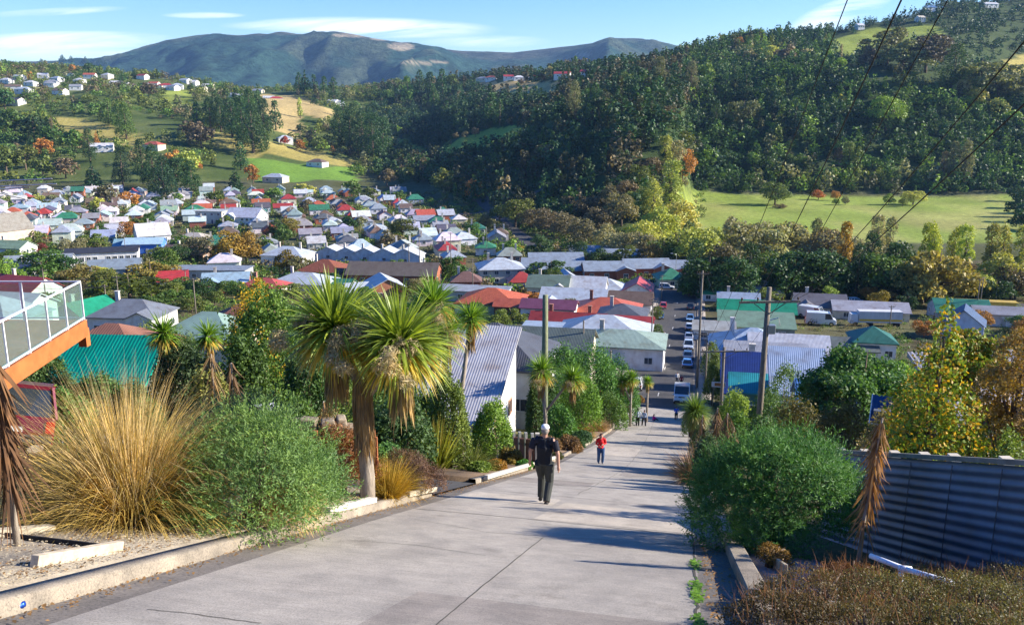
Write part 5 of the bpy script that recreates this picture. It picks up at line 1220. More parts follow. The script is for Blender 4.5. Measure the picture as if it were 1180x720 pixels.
# ---- individual trees the photograph shows on the hills: (px, base py, height in picture px, kind, colour, width)
def hill_tree(px, py, hp_, kind, col, wide=1., q='f', label=None, v0=560):
    u, v, z = hit(px, py, v0)
    if v > 2500: u, v, z = ground(px, 1300)
    d = v*CP-z*SP; h = hp_*d/F0
    if label: return tree(kind, (u, v, z-.5), h, col, q, label, wide=wide)
    return auto_tree(kind, (u, v, z-.5), h, col, q, wide, 'trees on the hills')
GR = 'm'
big = [ # left hill: the cypress blocks
 (228,148,30,'macro',DK,1.), (243,150,36,'macro',DK,1.1), (255,152,38,'macro',DK,1.), (268,158,46,'macro',DK,1.1), (280,166,52,'macro',DK,1.1), (292,176,58,'macro',DK,1.2), (305,160,44,'macro',DK,1.), (250,140,34,'macro',DK,1.), (262,132,30,'macro',DK,1.), (274,136,34,'macro',DK,1.), (288,140,36,'macro',DK,1.), (318,150,34,'macro',DK,1.), (298,130,26,'macro',DK,1.),
 (126,145,32,'macro',GG,1.), (146,160,40,'macro',GG,1.1), (138,148,30,'macro',GG,1.), (392,170,44,'macro',DK,1.1), (404,178,50,'macro',DK,1.1), (418,184,54,'macro',DK,1.1), (430,190,56,'macro',DK,1.2), (442,186,48,'macro',DK,1.1), (408,160,40,'macro',DK,1.), (396,150,34,'macro',DK,1.), (426,168,42,'macro',DK,1.),
 (345,106,22,'macro',DK,1.), (352,108,26,'conifer',DK,1.3), (362,108,22,'macro',DK,1.), (374,112,24,'macro',DK,1.), (385,116,26,'macro',DK,1.), (470,118,30,'macro',GG,1.1), (484,110,28,'macro',DK,1.), (496,116,32,'macro',DK,1.1), (510,112,32,'macro',DK,1.), (500,124,26,'macro',GG,1.), (566,142,34,'macro',DK,1.2), (576,144,30,'macro',DK,1.), (520,105,20,'round',OL,1.),
 (104,186,36,'macro',DK,1.), (84,176,28,'round',GG,1.1), (190,230,52,'macro',PN,1.2), (142,214,44,'macro',PN,1.), (165,208,46,'macro',DK,1.), (178,216,48,'macro',DK,1.1), (108,218,32,'conifer',PN,1.5), (222,226,40,'macro',DK,1.2), (204,220,40,'round',DK,1.2), (278,196,32,'macro',DK,1.), (272,222,30,'conifer',DK,1.4), (60,168,26,'round',GG,1.1), (60,150,18,'round',OL,1.),
 (18,158,34,'round',GG,1.2), (40,162,30,'round',DK,1.2), (6,126,24,'round',DK,1.1), (52,182,24,'round',ORG,1.), (200,198,26,'round',ORG,1.1), (216,200,28,'round',YW,1.2), (292,212,24,'round',ORG,.9), (228,196,14,'round',ORG,1.), (345,152,10,'round',DK,1.), (346,136,22,'poplar',YW,1.2), (362,122,10,'round',DK,1.), (112,170,20,'conifer',ORG,.8), (62,168,30,'poplar',BR,.7),
 (30,196,30,'round',OL,1.2), (8,200,34,'round',OL,1.2), (50,204,26,'round',OL,1.2), (76,206,26,'round',BR,1.2), (122,236,24,'round',BR,1.3), (232,170,30,'round',BR,1.2), (220,160,22,'round',BR,1.2), (346,174,14,'round',ORG,1.1), (328,168,12,'round',(.30,.05,.03),1.), (352,168,10,'round',YW,.8),
 (165,104,10,'round',DK,1.), (84,84,10,'round',ORG,1.), (104,84,12,'round',DK,1.2), (142,100,16,'macro',DK,1.), (155,90,12,'conifer',DK,1.4), (220,92,14,'conifer',DK,1.2), (206,90,9,'round',GG,1.), (172,112,18,'round',BR,1.2),
 (498,166,10,'round',YW,1.1), (478,184,12,'round',YW,1.2), (468,176,16,'round',DK,1.), (488,180,8,'round',ORG,1.), (548,158,12,'round',BR,1.), (536,160,10,'round',BR,1.), (525,160,8,'round',BR,1.), (546,250,26,'round',ORG,.9), (514,222,30,'round',OL,1.3), (446,215,22,'round',BR,1.2), (408,228,22,'round',GG,1.3), (425,232,18,'round',OL,1.2),
 # steep hill
 (662,135,40,'macro',GY,1.1), (656,130,34,'macro',GY,1.), (686,130,34,'macro',DK,1.1), (676,128,26,'macro',GG,1.), (760,104,36,'macro',GY,1.2), (742,110,28,'conifer',GG,1.3), (720,100,18,'round',OL,1.), (635,92,16,'round',BG,1.1), (655,90,12,'poplar',OL,1.2), (600,98,8,'round',BR,1.), (624,94,10,'round',BR,1.), (796,108,36,'macro',GY,1.2), (812,98,26,'round',LG,1.), (710,130,16,'round',LG,1.), (748,122,14,'round',LG,1.), (690,132,24,'round',DK,1.),
 (835,130,44,'conifer',DK,1.3), (858,126,46,'conifer',DK,1.5), (846,108,36,'conifer',DK,1.3), (834,132,34,'macro',GG,1.2), (824,158,40,'macro',DK,1.), (856,150,40,'round',GY,1.2), (892,136,26,'conifer',DK,1.3), (916,156,40,'conifer',(.03,.075,.045),1.5), (908,150,30,'conifer',DK,1.4), (962,172,38,'conifer',(.03,.075,.045),1.4), (956,180,20,'conifer',DK,1.2), (1020,150,44,'round',LG,1.1), (1030,132,30,'round',GG,1.),
 (862,74,18,'round',BG,1.2), (886,76,24,'round',YW,1.2), (906,78,26,'round',BR,1.2), (930,76,20,'round',BG,1.2), (948,80,16,'round',GG,1.2), (968,74,22,'poplar',BG,1.), (966,86,20,'round',LG,1.1), (1002,78,26,'round',BR,1.), (1022,74,48,'spread',GY,1.3), (1040,82,42,'spread',GY,1.3), (1066,84,50,'spread',(.12,.11,.08),1.3), (1050,78,30,'round',GY,1.2), (1098,100,48,'macro',(.05,.10,.03),1.5), (1128,108,46,'spread',GY,1.3), (1150,110,44,'spread',GY,1.3), (1172,118,36,'spread',GY,1.3),
 (1150,134,22,'round',YW,1.3), (1124,122,22,'round',YW,1.2), (1108,110,20,'round',BG,1.2), (1166,150,24,'round',LG,1.2), (970,120,12,'round',YW,1.3), (960,124,14,'round',LG,1.2), (1030,124,24,'round',(.07,.12,.04),1.3), (834,50,14,'spread',DK,1.2), (868,48,16,'spread',DK,1.2), (882,46,14,'spread',DK,1.2), (852,54,12,'round',ORG,.9), (898,60,16,'macro',PN,1.), (914,60,18,'macro',PN,1.), (930,60,20,'macro',PN,1.), (944,60,18,'macro',PN,1.), (970,34,8,'round',DK,1.4),
 (976,205,38,'poplar',OL,1.6), (964,204,32,'poplar',BR,1.5), (986,206,34,'poplar',OL,1.5), (1095,216,50,'poplar',GY,1.2), (1110,216,50,'poplar',GY,1.3), (1085,214,36,'poplar',BR,1.), (812,196,26,'round',LG,1.1), (868,194,20,'round',LG,1.), (926,200,24,'round',GG,1.3), (908,196,20,'round',GG,1.2), (786,186,30,'round',OL,1.1), (770,178,24,'round',BR,1.2), (748,196,36,'conifer',DK,1.7)]
for b in big:
    px, py, hp_, kind, col, wd = b
    if col not in TNAME: TNAME[col] = {(.30,.05,.03): 'crimson', (.03,.075,.045): 'blue green', (.05,.10,.03): 'big bright green', (.12,.11,.08): 'big grey brown', (.07,.12,.04): 'glossy green'}[col]
    hill_tree(px, py, hp_, kind, col, wd, GR if hp_ > 34 else 'f')
# skyline conifers on the far left ridge and rows of trees by the suburb
for px, py, hp_ in ((24, 72, 5), (56, 70, 6), (80, 68, 8), (90, 68, 7), (103, 70, 6), (106, 69, 7), (122, 70, 7), (128, 71, 5)):
    u, v, z = ground(px, 5200); hp2 = hp_*5.3
    auto_tree('conifer', (u, v, gray(py+3)*v-4), hp2, DK, 'f', 2.2, 'conifers along the far ridge')
# field trees
for px, py, hp_, kind, col, wd, lab in ((893,236,28,'round',OL,1.5,'wide olive willow standing alone on the flat green field'), (943,230,12,'round',(.45,.16,.05),1.6,'low orange red tree in the middle of the flat field'), (962,231,14,'round',ORG,.9,'small orange tree just right of the low orange red tree'), (963,236,9,'round',LG,1.1,'small green bush in front of the small orange tree'), (974,236,11,'round',GY,1.,'pale grey green bush right of the small orange tree'), (1024,236,14,'round',LG,1.2,'fresh green bush alone on the field'), (1052,236,20,'round',YW,1.6,'round yellow tree at the shadow edge on the field'), (1040,238,12,'round',OL,1.,'small olive bush beside the round yellow tree'), (898,240,7,'spread',BR,2.2,'low brown shrubs under the wide olive willow')):
    hill_tree(px, py, hp_, kind, col, wd, 'm', lab, 430)
for px, py, hp_ in ((1172,232,20),(1180,240,24),(1170,250,22),(1184,256,26),(1192,246,26),(1176,264,24),(1196,266,28),(1204,236,24)):
    u, v, z = hit(px, py, 400); d = v*CP-z*SP; auto_tree('round', (u, v, z-.5), hp_*d/F0, DK, 'f', 1.2, 'trees closing the end of the field')
# nose of golden willows and bare trees above the street foot
for px, py, hp_, kind, col, wd in ((742,290,40,'round',YW,1.2), (760,280,44,'round',YW,1.2), (778,276,48,'round',YW,1.3), (752,258,46,'poplar',YW,2.), (734,250,36,'round',YW,1.2), (772,250,60,'poplar',YW,1.8), (716,260,40,'round',BG,1.2), (704,246,34,'round',BR,1.2), (722,232,30,'round',BR,1.2), (738,222,34,'round',OL,1.1), (752,206,30,'round',BR,1.1), (766,200,40,'poplar',YW,1.8), (774,192,32,'round',BG,1.2), (786,210,40,'round',ORG,.9), (736,300,40,'round',BG,1.3), (714,298,36,'round',BG,1.2), (698,290,34,'round',BG,1.1), (690,270,34,'round',BR,1.2), (678,256,34,'round',BR,1.2), (664,250,30,'round',BR,1.2), (764,306,36,'round',OL,1.2), (780,304,40,'round',OL,1.2), (720,318,30,'round',OL,1.2), (748,316,34,'round',(.17,.13,.04),1.1), (594,262,38,'round',OL,1.3), (612,266,30,'round',BR,1.2), (632,270,32,'round',BR,1.2), (652,276,34,'round',BR,1.2), (672,284,36,'round',BR,1.2), (576,256,22,'round',DK,1.3), (690,310,26,'round',DK,1.3), (665,300,24,'round',DK,1.3), (792,300,44,'macro',DK,1.2), (806,302,40,'round',DK,1.3)):
    if col not in TNAME: TNAME[col] = 'mottled yellow brown'
    u, v, z = hit(px, py, 300); d = v*CP-z*SP; auto_tree(kind, (u, v, z-.5), hp_*d/F0, col, 'm', wd, 'trees on the nose of the hill')
# belt in front of the field: base row, tops picked from the picture
BELT = [(800,338,60,'macro',DK),(816,340,54,'round',DK),(830,338,62,'round',BR),(846,344,52,'round',DK),(862,340,58,'macro',DK),(880,338,50,'round',GG),(898,342,46,'round',DK),(915,340,60,'round',DK),(934,340,52,'round',GG),(952,344,60,'round',DK),(968,340,44,'round',GG),(986,344,62,'macro',PN),(1000,340,70,'macro',PN),(1016,344,60,'round',GG),(1030,340,66,'round',DK),
 (1044,346,44,'round',DK),(1062,350,70,'spread',(.38,.35,.10)),(1078,348,74,'spread',(.38,.35,.10)),(1096,346,44,'round',DK),(1112,346,40,'round',OL),(1128,348,36,'round',YW),(1146,350,34,'round',DK),(1164,346,42,'round',BR),(1182,348,46,'round',BR),(1152,340,50,'round',YW),
 (806,312,56,'round',YW),(822,300,44,'round',YW),(838,304,52,'poplar',BG),(852,306,56,'round',BG),(868,304,54,'round',BG),(884,306,50,'round',(.34,.32,.15)),(900,306,52,'round',(.34,.32,.15)),(920,306,48,'round',BG),(938,306,52,'poplar',BG),(954,308,50,'round',BG),(972,318,60,'poplar',(.48,.27,.04)),(990,308,36,'round',BG),(1008,308,56,'poplar',BG),(1022,306,54,'poplar',BG),
 (1066,322,60,'poplar',(.38,.46,.06)),(1072,326,64,'poplar',(.38,.46,.06)),(1096,322,58,'poplar',(.40,.44,.07)),(1108,324,60,'poplar',(.40,.44,.07)),(1138,318,58,'poplar',(.36,.38,.10)),(1152,316,52,'poplar',(.36,.38,.10)),(1174,322,58,'poplar',(.36,.38,.10)),(1190,322,60,'poplar',(.36,.38,.10))]
BN = {(.38,.35,.10): 'wide golden olive', (.34,.32,.15): 'pale straw', (.48,.27,.04): 'bright amber', (.38,.46,.06): 'lime yellow', (.40,.44,.07): 'lime gold', (.36,.38,.10): 'soft yellow'}
TNAME.update(BN)
for px, py, hp_, kind, col in BELT:
    u, v, z = hit(px, py, 150); v += rt.uniform(-6, 6); u, v, z = ground(px, v); top = gray(py-hp_)*v; auto_tree(kind, (u, v, z-.3), max(6, top-z), col, 'm', (1.25 if kind != 'poplar' else 1.35)*(.8 if hp_ > 60 else 1), 'trees of the belt below the field')
for px in range(796, 1200, 17):      # dark undergrowth trees at the foot of the belt
    u, v, z = hit(px+rt.uniform(-5, 5), 342+rt.uniform(-3, 3), 150); auto_tree('round', (u, v, z-.5), rt.uniform(5, 8), rt.choice([DK, DK, GG]), 'f', 1.35, 'trees of the belt below the field')

# ---- woodland that reads as one mass
def stamp(kinds, pts, hs, cols, n, leaf, seed):
    """one mesh of many small trees: kinds a list of template names, one index per point"""
    rng = np.random.default_rng(seed); out = []; oc = []
    tpl = []
    for kd in kinds:
        for q in range(3):
            B = crown_blobs(np.random.default_rng(100+q), kd, 10, {'round': 4.6, 'spread': 5.4, 'conifer': 2.7, 'macro': 4, 'poplar': 1.9}[kd]); P, N = blob_points(np.random.default_rng(q), B, n, .3)
            V, _ = leaf_quads(np.random.default_rng(q+5), P, N, leaf, leaf*.7, up=-.1 if kd == 'conifer' else .1); tpl.append(V)
    k = rng.integers(0, len(tpl), len(pts)); rot = rng.uniform(0, 6.28, len(pts)); wd = rng.uniform(.9, 1.35, len(pts))
    for i in range(len(tpl)):
        s = np.where(k == i)[0]
        if not len(s): continue
        V = tpl[i]; c, q = np.cos(rot[s])[:, None], np.sin(rot[s])[:, None]; h = (hs[s]/10)[:, None]
        X = (V[None, :, 0]*c-V[None, :, 1]*q)*h*wd[s][:, None]; Y = (V[None, :, 0]*q+V[None, :, 1]*c)*h*wd[s][:, None]; Zz = V[None, :, 2]*h
        out.append(np.stack([X+pts[s, 0:1], Y+pts[s, 1:2], Zz+pts[s, 2:3]-.8], -1).reshape(-1, 3)); oc.append(np.repeat(cols[s], len(V), 0))
    V = np.concatenate(out); return V, np.arange(len(V)).reshape(-1, 4), np.concatenate(oc)
def wood(name, label, test, N, kinds, palette, hr, v0, v1, a0, a1, n=110, leaf=1.5, seed=1):
    rng = np.random.default_rng(seed); v = np.sqrt(rng.uniform(v0**2, v1**2, N*3)); a = rng.uniform(a0, a1, N*3); u = a*v; z = H(u, v)
    d = v*CP-z*SP; px = 590+F0*u/d; py = 360-F0*(v*SP+z*CP)/d
    x, s = w2s(u, v); ok = (z-zroad(s) > 2.5) & test(px, py, u, v, z)
    jx = px+vnoise(u/18, v/18, 31)*9; jy = py+vnoise(u/18, v/18, 32)*5
    for poly, _ in MEADOW: ok &= ~(inpoly(jx, jy, poly) | inpoly(jx, jy-3, poly))
    ok &= ~(fieldmask(px, py, v))
    clear = vnoise(u/60, v/60, 77) > -.36; ok &= vnoise(u/60, v/60, 77) > (-.16 if name == 'hill_woodland' else -.45)
    for ah, vh in CLEAR: ok &= ~((np.abs(a-ah)*v < 13) & (v > vh-55) & (v < vh+9))
    i = np.where(ok)[0][:N]; pts = np.stack([u[i], v[i], z[i]], 1)
    pal = np.array([c for c, _ in palette]); w_ = np.array([k for _, k in palette], float)
    fld = vnoise(u[i]/70, v[i]/70, seed+50)+.5; cum = np.cumsum(w_/w_.sum()); t_ = np.clip(fld*.65+rng.random(len(i))*.5-.07, 0, .999); ci = np.searchsorted(cum, t_)
    cols = pal[np.clip(ci, 0, len(pal)-1)]*rng.uniform(.7, 1.3, (len(i), 1)); hs = hr[0]*.8+(hr[1]*1.35-hr[0]*.8)*rng.random(len(i))**1.8
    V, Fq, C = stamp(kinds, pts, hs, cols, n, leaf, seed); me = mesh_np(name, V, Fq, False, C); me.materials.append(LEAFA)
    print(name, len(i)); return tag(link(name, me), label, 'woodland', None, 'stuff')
al, ar = -.8, .86
wood('hill_woodland', 'mixed autumn bush covering the hill behind the town', lambda px, py, u, v, z: (px < 470) & (v > 640), 4300, ['round', 'macro', 'spread'], [(DK, 3), (GG, 5), (OL, 4), (BR, 1.4), (GY, 1.5), (OL, 3), (LG, 1.5), (YW, .5), (ORG, .15)], (6, 12), 640, 1750, al, -.08, 110, 1.6, 3)
wood('spur_woodland', 'bare brown wood on the shaded spur, leaf colours darkened to deepen the shade', lambda px, py, u, v, z: (px >= 430) & (px < 800), 5400, ['round', 'poplar', 'macro'], [(PN, 5), (DK, 4), ((.06, .07, .035), 2), (BR, .8), ((.07, .07, .04), 2), (GG, .8), ((.10, .095, .05), 1.)], (6, 12), 380, 1500, -.17, .235, 110, 1.5, 4)  # palette made darker to deepen the shade on the spur
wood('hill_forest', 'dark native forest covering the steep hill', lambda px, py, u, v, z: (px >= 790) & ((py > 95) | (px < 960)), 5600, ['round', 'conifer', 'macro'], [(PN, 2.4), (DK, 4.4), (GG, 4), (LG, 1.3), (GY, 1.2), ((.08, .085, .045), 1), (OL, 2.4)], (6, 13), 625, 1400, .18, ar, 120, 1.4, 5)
wood('pine_plantation', 'even dark pine plantation high on the steep hill', lambda px, py, u, v, z: (px >= 940) & (py <= 95), 2100, ['conifer'], [((.03, .072, .042), 3), (PN, 2)], (9, 13), 820, 1650, .3, ar, 80, 1.5, 6)

# ---- trees standing between the houses
def free(u, v, r): return all((u-a)**2+(v-b)**2 > (q*.85+r)**2 for a, b, q in TAKEN) and not on_road(u, v)
def on_road(u, v):
    x, s = w2s(u, v)
    if -11.5 < x < 4.5 and s < 292: return True
    for q0, q1, w3 in CR0:
        dd = abs((v-q0[1])*(q1[0]-q0[0])-(u-q0[0])*(q1[1]-q0[1]))/np.hypot(*(q1-q0))
        if dd < w3/2+1.5: return True
    return False
TOWN = [(268,302,40,'round',(.34,.22,.04),1.2,'tall golden brown tree above the long flat grey roof'), (284,302,38,'round',(.36,.24,.05),1.1,'golden tree close right of the taller golden brown one'), (228,298,34,'round',BR,1.3,'bare copper brown tree behind the long flat grey roof'), (250,300,22,'round',ORG,1.,'low orange tree between the copper and golden trees'),
 (331,316,30,'round',(.17,.13,.02),1.1,'round olive gold tree beside the red brown hipped roof'), (464,274,24,'round',(.10,.11,.02),1.5,'big round olive tree beyond the matching villas'), (336,270,22,'round',(.28,.22,.05),1.1,'yellow brown tree beyond the gabled villas'), (322,274,22,'round',DK,1.3,'dark green clump left of the yellow brown town tree'),
 (152,276,24,'round',ORG,1.2,'bright orange tree beside the tall white hall'), (108,288,24,'spread',OL,1.3,'olive tree behind the white school block'), (84,290,26,'round',BG,1.3,'pale buff tree behind the white school wing'), (45,290,16,'round',(.2,.05,.05),1.4,'dark maroon tree in front of the grey school wing'), (28,284,20,'round',LG,1.3,'fresh green tree beside the brown roofed church hall'),
 (172,262,18,'round',GG,1.3,'dark round tree above the tall white hall'), (210,304,24,'round',DK,1.2,'dark pine like tree at the town crossroads'), (175,330,36,'spread',(.24,.20,.05),1.6,'broad buff gold tree below the slate blue school roof'), (90,330,32,'spread',(.19,.17,.05),1.6,'broad olive gold tree below the white school wing'), (150,348,40,'spread',(.09,.12,.02),2.,'very wide olive green tree above the slate roof'),
 (120,336,28,'round',OL,1.4,'olive tree between the two broad gold trees'), (10,330,34,'round',LG,1.3,'bright green tree at the frame edge above the deck'), (40,340,24,'round',BG,1.3,'buff tree behind the glass balustrade'), (300,348,30,'round',(.45,.30,.02),.9,'bright yellow tree beside the plum tiled roof'), (640,332,30,'round',(.09,.12,.02),1.,'small olive tree before the sage green house'),
 (750,372,24,'round',(.07,.11,.03),1.3,'round clipped green tree at the left footpath'), (748,392,14,'round',OL,1.2,'smaller round shrub below the clipped footpath tree'), (757,352,18,'round',OL,1.,'thin olive tree at the footpath near the brown roof'), (1011,360,28,'round',(.24,.18,.03),1.1,'yellow brown round tree beside the crossing road'), (1035,360,16,'round',GY,1.1,'grey green round bush near the white truck'), (1045,358,22,'round',DK,1.2,'dark round tree left of the broad green roof'),
 (600,292,12,'round',(.4,.3,.05),1.,'small yellow tree behind the two storey cream villa'), (404,318,14,'round',(.38,.18,.03),1.1,'orange bush before the long brick hall'), (390,318,14,'round',GG,1.1,'green bush before the long brick hall'), (545,268,16,'round',GG,1.4,'dark tree right of the matching villas'), (560,262,16,'round',BR,1.2,'bare tree at the foot of the shaded spur'),
 (384,330,18,'round',DK,1.3,'dark shrub tree below the little green roofed shed'), (260,336,20,'round',GG,1.4,'green garden tree below the brick cottage with blue windows'), (232,344,28,'round',DK,1.5,'dark green tree above the pale jade roof'), (206,352,26,'spread',GG,1.5,'spreading garden tree left of the jade roof'), (275,345,24,'round',GG,1.4,'green garden tree above the plum tiled roof')]
for px, py, hp_, kind, col, wd, lab in TOWN:
    u, v, z = hit(px, py, 60)
    for k in range(12):
        if free(u, v, 1.5): break
        v -= 2; u = aray(px, py)*v; z = Hs(u, v)
    h = hp_*(v*CP-z*SP)/F0; tree(kind, (u, v, z-.3), max(h, 2.5), col, 'm', lab, wide=wd); TAKEN.append((u, v, 3)); LAND.append(('the '+lab.split(' tree')[0].split(' close')[0]+' tree', bpy.data.objects[-1])) if False else None
rt2 = random.Random(8); cnt = 0
PAL = [GG]*4+[DK]*3+[OL]*4+[LG]*2+[BR]*2+[GY]+[YW, ORG]
for k in range(5000):
    if cnt >= 170: break
    px = rt2.uniform(-20, 790) if rt2.random() < .8 else rt2.uniform(815, 1190); v = rt2.uniform(120, 640) if px < 500 else rt2.uniform(110, 430)
    if rt2.random() < .35 and px < 600: v = rt2.uniform(80, 240)
    if px > 815: v = rt2.uniform(70, 290)
    u, v, z = ground(px, v)
    if z-base_z(u, v) > 3 or not free(u, v, 3.2): continue
    if 480 < px < 800 and v > 350: continue
    col = rt2.choice(PAL); h = rt2.uniform(5, 10.5) if v > 250 else rt2.uniform(3, 5.5)
    auto_tree(rt2.choice(['round', 'round', 'spread']), (u, v, z-.3), h, col, 'm' if v < 330 else 'f', rt2.uniform(1.1, 1.6), 'garden trees of the town'); TAKEN.append((u, v, 2.6)); cnt += 1
print('town trees', cnt)
# low garden growth between the houses
def scrub(name, label, test, N, hr, v0, v1, a0, a1, pal, seed, n=70, leaf=1.6):
    rng = np.random.default_rng(seed); out = []
    v = rng.uniform(v0, v1, N*2); a = rng.uniform(a0, a1, N*2); u = a*v; z = H(u, v); x, s = w2s(u, v)
    ok = test(u, v, x, s, z)
    tk = np.array([(a_, b_, q) for a_, b_, q in TAKEN if q > 3.4])
    d2 = (u[:, None]-tk[None, :, 0])**2+(v[:, None]-tk[None, :, 1])**2; ok &= (d2 > (tk[None, :, 2]*.8+1.2)**2).all(1)
    ok &= ~((x > -12.2) & (x < 5.2) & (s < 292))
    for q0, q1, w3 in CR0: ok &= np.abs((v-q0[1])*(q1[0]-q0[0])-(u-q0[0])*(q1[1]-q0[1]))/np.hypot(*(q1-q0)) > w3/2+1.5
    i = np.where(ok)[0][:N]; cols = np.array(pal)[rng.integers(0, len(pal), len(i))]*rng.uniform(.7, 1.3, (len(i), 1))
    V, Fq, C = stamp(['round', 'spread'], np.stack([u[i], v[i], z[i]-.6], 1), rng.uniform(hr[0], hr[1], len(i)), cols, n, leaf, seed); me = mesh_np(name, V, Fq, False, C); me.materials.append(LEAFA)
    print(name, len(i)); return tag(link(name, me), label, 'shrubbery', None, 'stuff')
scrub('garden_growth', 'low hedges and shrubs filling the gardens of the town', lambda u, v, x, s, z: (z-zroad(s) < 3), 4000, (2., 5.5), 235, 640, -.75, .22, [GG, GG, DK, OL, OL, LG, BR, BG], 12)
scrub('garden_growth', 'shrubs filling the gardens right of the street', lambda u, v, x, s, z: (x > 4) & (v < 300), 500, (1.5, 3.5), 110, 300, .2, .68, [GG, DK, OL, LG, BR], 13, 260, .8)
scrub('garden_growth', 'thick dark shrubbery on the slope left of the street', lambda u, v, x, s, z: (x < -12), 900, (2., 4.5), 62, 240, -.72, .1, [GG, DK, OL, LG, DK], 14, 300, .75)
bpy.context.view_layer.update()
def G(px, py, v0=3.): return hit(px, py, v0)
def dep(p): return p[1]*CP-p[2]*SP
def m_(px, p): return px*dep(p)/F0          # picture pixels to metres at the depth of p
# ------------------------------------------------------------ left verge
p = G(22, 642); dead_shoot('tall withered brown shoot with hanging dead leaves at the deck corner', p, m_(232, p), 260, 4, (-.02, .05), (.15, .085, .05), .62, .03)
p = G(150, 612); tussock('huge golden tussock with tall upright seed stalks beside grey green bush', p, 1.95, 3400, (.45, .33, .10), (.66, .50, .26), 5, .010, 1.05, (-.12, -.05), 1.9, base=.34, up=1.25)
p = G(85, 606); tussock('arching straw coloured tussock spilling left of the huge golden one', p, 1.35, 900, (.40, .32, .17), None, 6, .010, 1.6, (-.3, -.2), 2.4, base=.2, up=.7)
p = G(215, 612); tussock('rusty low tussock between the huge golden one and the bush', p, .95, 900, (.30, .17, .045), None, 7, .009, 1.2, (0, 0), 2.0, base=.25, up=.9)
p = G(278, 618); shrub('dense grey green bush overhanging the kerb beside the golden tussock', (p[0]+.1, p[1]+.25, p[2]), 1.15, 1.05, 1.5, 30000, .065, (.16, .275, .085), 11, spr=2200, asp=.22, lumps=30, shell=.45, rnd=1.1, rot=.3)
p = G(345, 600); shrub('brighter green lobe of bush by the kerb beside drooping straw grass', (p[0], p[1]+.3, p[2]), .55, .55, 1.0, 9000, .07, (.10, .23, .085), 12, spr=800, asp=.24, lumps=14, shell=.5, rnd=1.1)
p = G(318, 607); tussock('drooping straw grass growing out of the grey green bush', (p[0], p[1]-.1, p[2]+.25), 1.15, 900, (.46, .35, .17), None, 8, .009, .6, (.25, -.45), 3.0, base=.12, up=1.1)
p = G(250, 585); shrub('loose grey green bush filling the bed behind golden tussock', (p[0], p[1]+1.4, p[2]), 1.2, .9, 1.3, 12000, .08, (.15, .22, .095), 13, spr=900, asp=.25, lumps=18, shell=.5, rnd=1.1)
p = G(388, 580); shrub('rusty red brown twiggy shrub behind the cabbage tree trunk', (p[0], p[1]+.5, p[2]), .85, .7, 1.35, 11000, .06, (.26, .12, .05), 14, asp=.25, lumps=14, shell=.6, rnd=1.2)
p = G(362, 575); shrub('olive brown shrub between green bush lobe and rusty shrub', (p[0], p[1]+.9, p[2]), .7, .7, 1.4, 8000, .06, (.19, .14, .055), 15, asp=.3, lumps=12, shell=.6, rnd=1.2)
p = G(448, 580); tussock('small bright gold tussock right of the cabbage tree trunk', p, .95, 1400, (.48, .33, .06), None, 9, .009, .85, (.15, 0), 1.4, base=.12, up=1.3)
p = G(474, 575); shrub('low dark brown wiry clump at the driveway edge', (p[0], p[1]+.3, p[2]), .72, .55, .72, 9000, .07, (.17, .10, .075), 16, asp=.14, lumps=12, shell=.6, rnd=1.2)
p = G(450, 568); shrub('second brown wiry clump behind the small gold tussock', (p[0]+.2, p[1]+.8, p[2]), .6, .5, .7, 5000, .07, (.20, .12, .07), 17, asp=.14, lumps=10, shell=.6, rnd=1.2)
# the great cabbage tree
p = G(423, 584); h = 3.1
cabbage('great cabbage tree with two heavy leaf heads above the kerb', p, [(-.5, .25, 3.3, 1.02), (.72, -.15, 3.15, 1.05)], [[(0, 0, -.3), (.03, 0, .6), (-.02, .05, 1.5), (.05, .05, 2.2)], [(.05, .05, 2.1), (-.3, .2, 2.8), (-.5, .25, 3.3)], [(.05, .05, 2.1), (.45, -.05, 2.7), (.78, -.15, 3.15)]], .15, 560, 1.0, .055, 21, flowers=3, cols=((.26, .35, .055), (.60, .46, .08), (.34, .25, .13)))
rng = np.random.default_rng(5); q = 700; a = rng.uniform(0, 2*PI, q); Pq = np.stack([.15*np.cos(a), .15*np.sin(a), rng.uniform(1.35, 2.5, q)], 1); Dq = np.stack([np.cos(a)*.09, np.sin(a)*.09, np.full(q, -1.)], 1)
sk = [o for o in bpy.data.objects if o.name.startswith('cabbage_tree')][-1]
Vq, Fq = strips(rng, Pq, Dq, .5*rng.uniform(.5, 1.2, q), .035, .25, 3); me = mesh_np('dead_skirt', Vq, Fq); me.materials.append(DRY); link('dead_skirt', me, None, sk, color=(.36, .25, .14))
CT = [(503, 398, 34, 1.7, 'taller of the twin cabbage trees behind the great one', [(0, 0), (-.5, .3), (.5, 0)]), (532, 400, 38, 1.3, 'leaning cabbage tree just left of the charcoal roof', [(.5, 0)]), (200, 412, 30, 1.5, 'cabbage tree over the dark round shrub', [(0, 0)]), (250, 412, 32, 1.3, 'cabbage tree in front of the pale jade roof', [(0, 0)]),
      (628, 492, 48, 1.55, 'cabbage tree in front of the thick mossy pole', [(-.25, 0), (1.6, .2)]), (726, 470, 78, 1.3, 'slender cabbage tree beside the left kerb at the concrete foot', [(0, 0), (-.8, .2)]), (745, 462, 84, 1., 'smaller slender cabbage tree nearest the white estate car', [(0, 0)])]
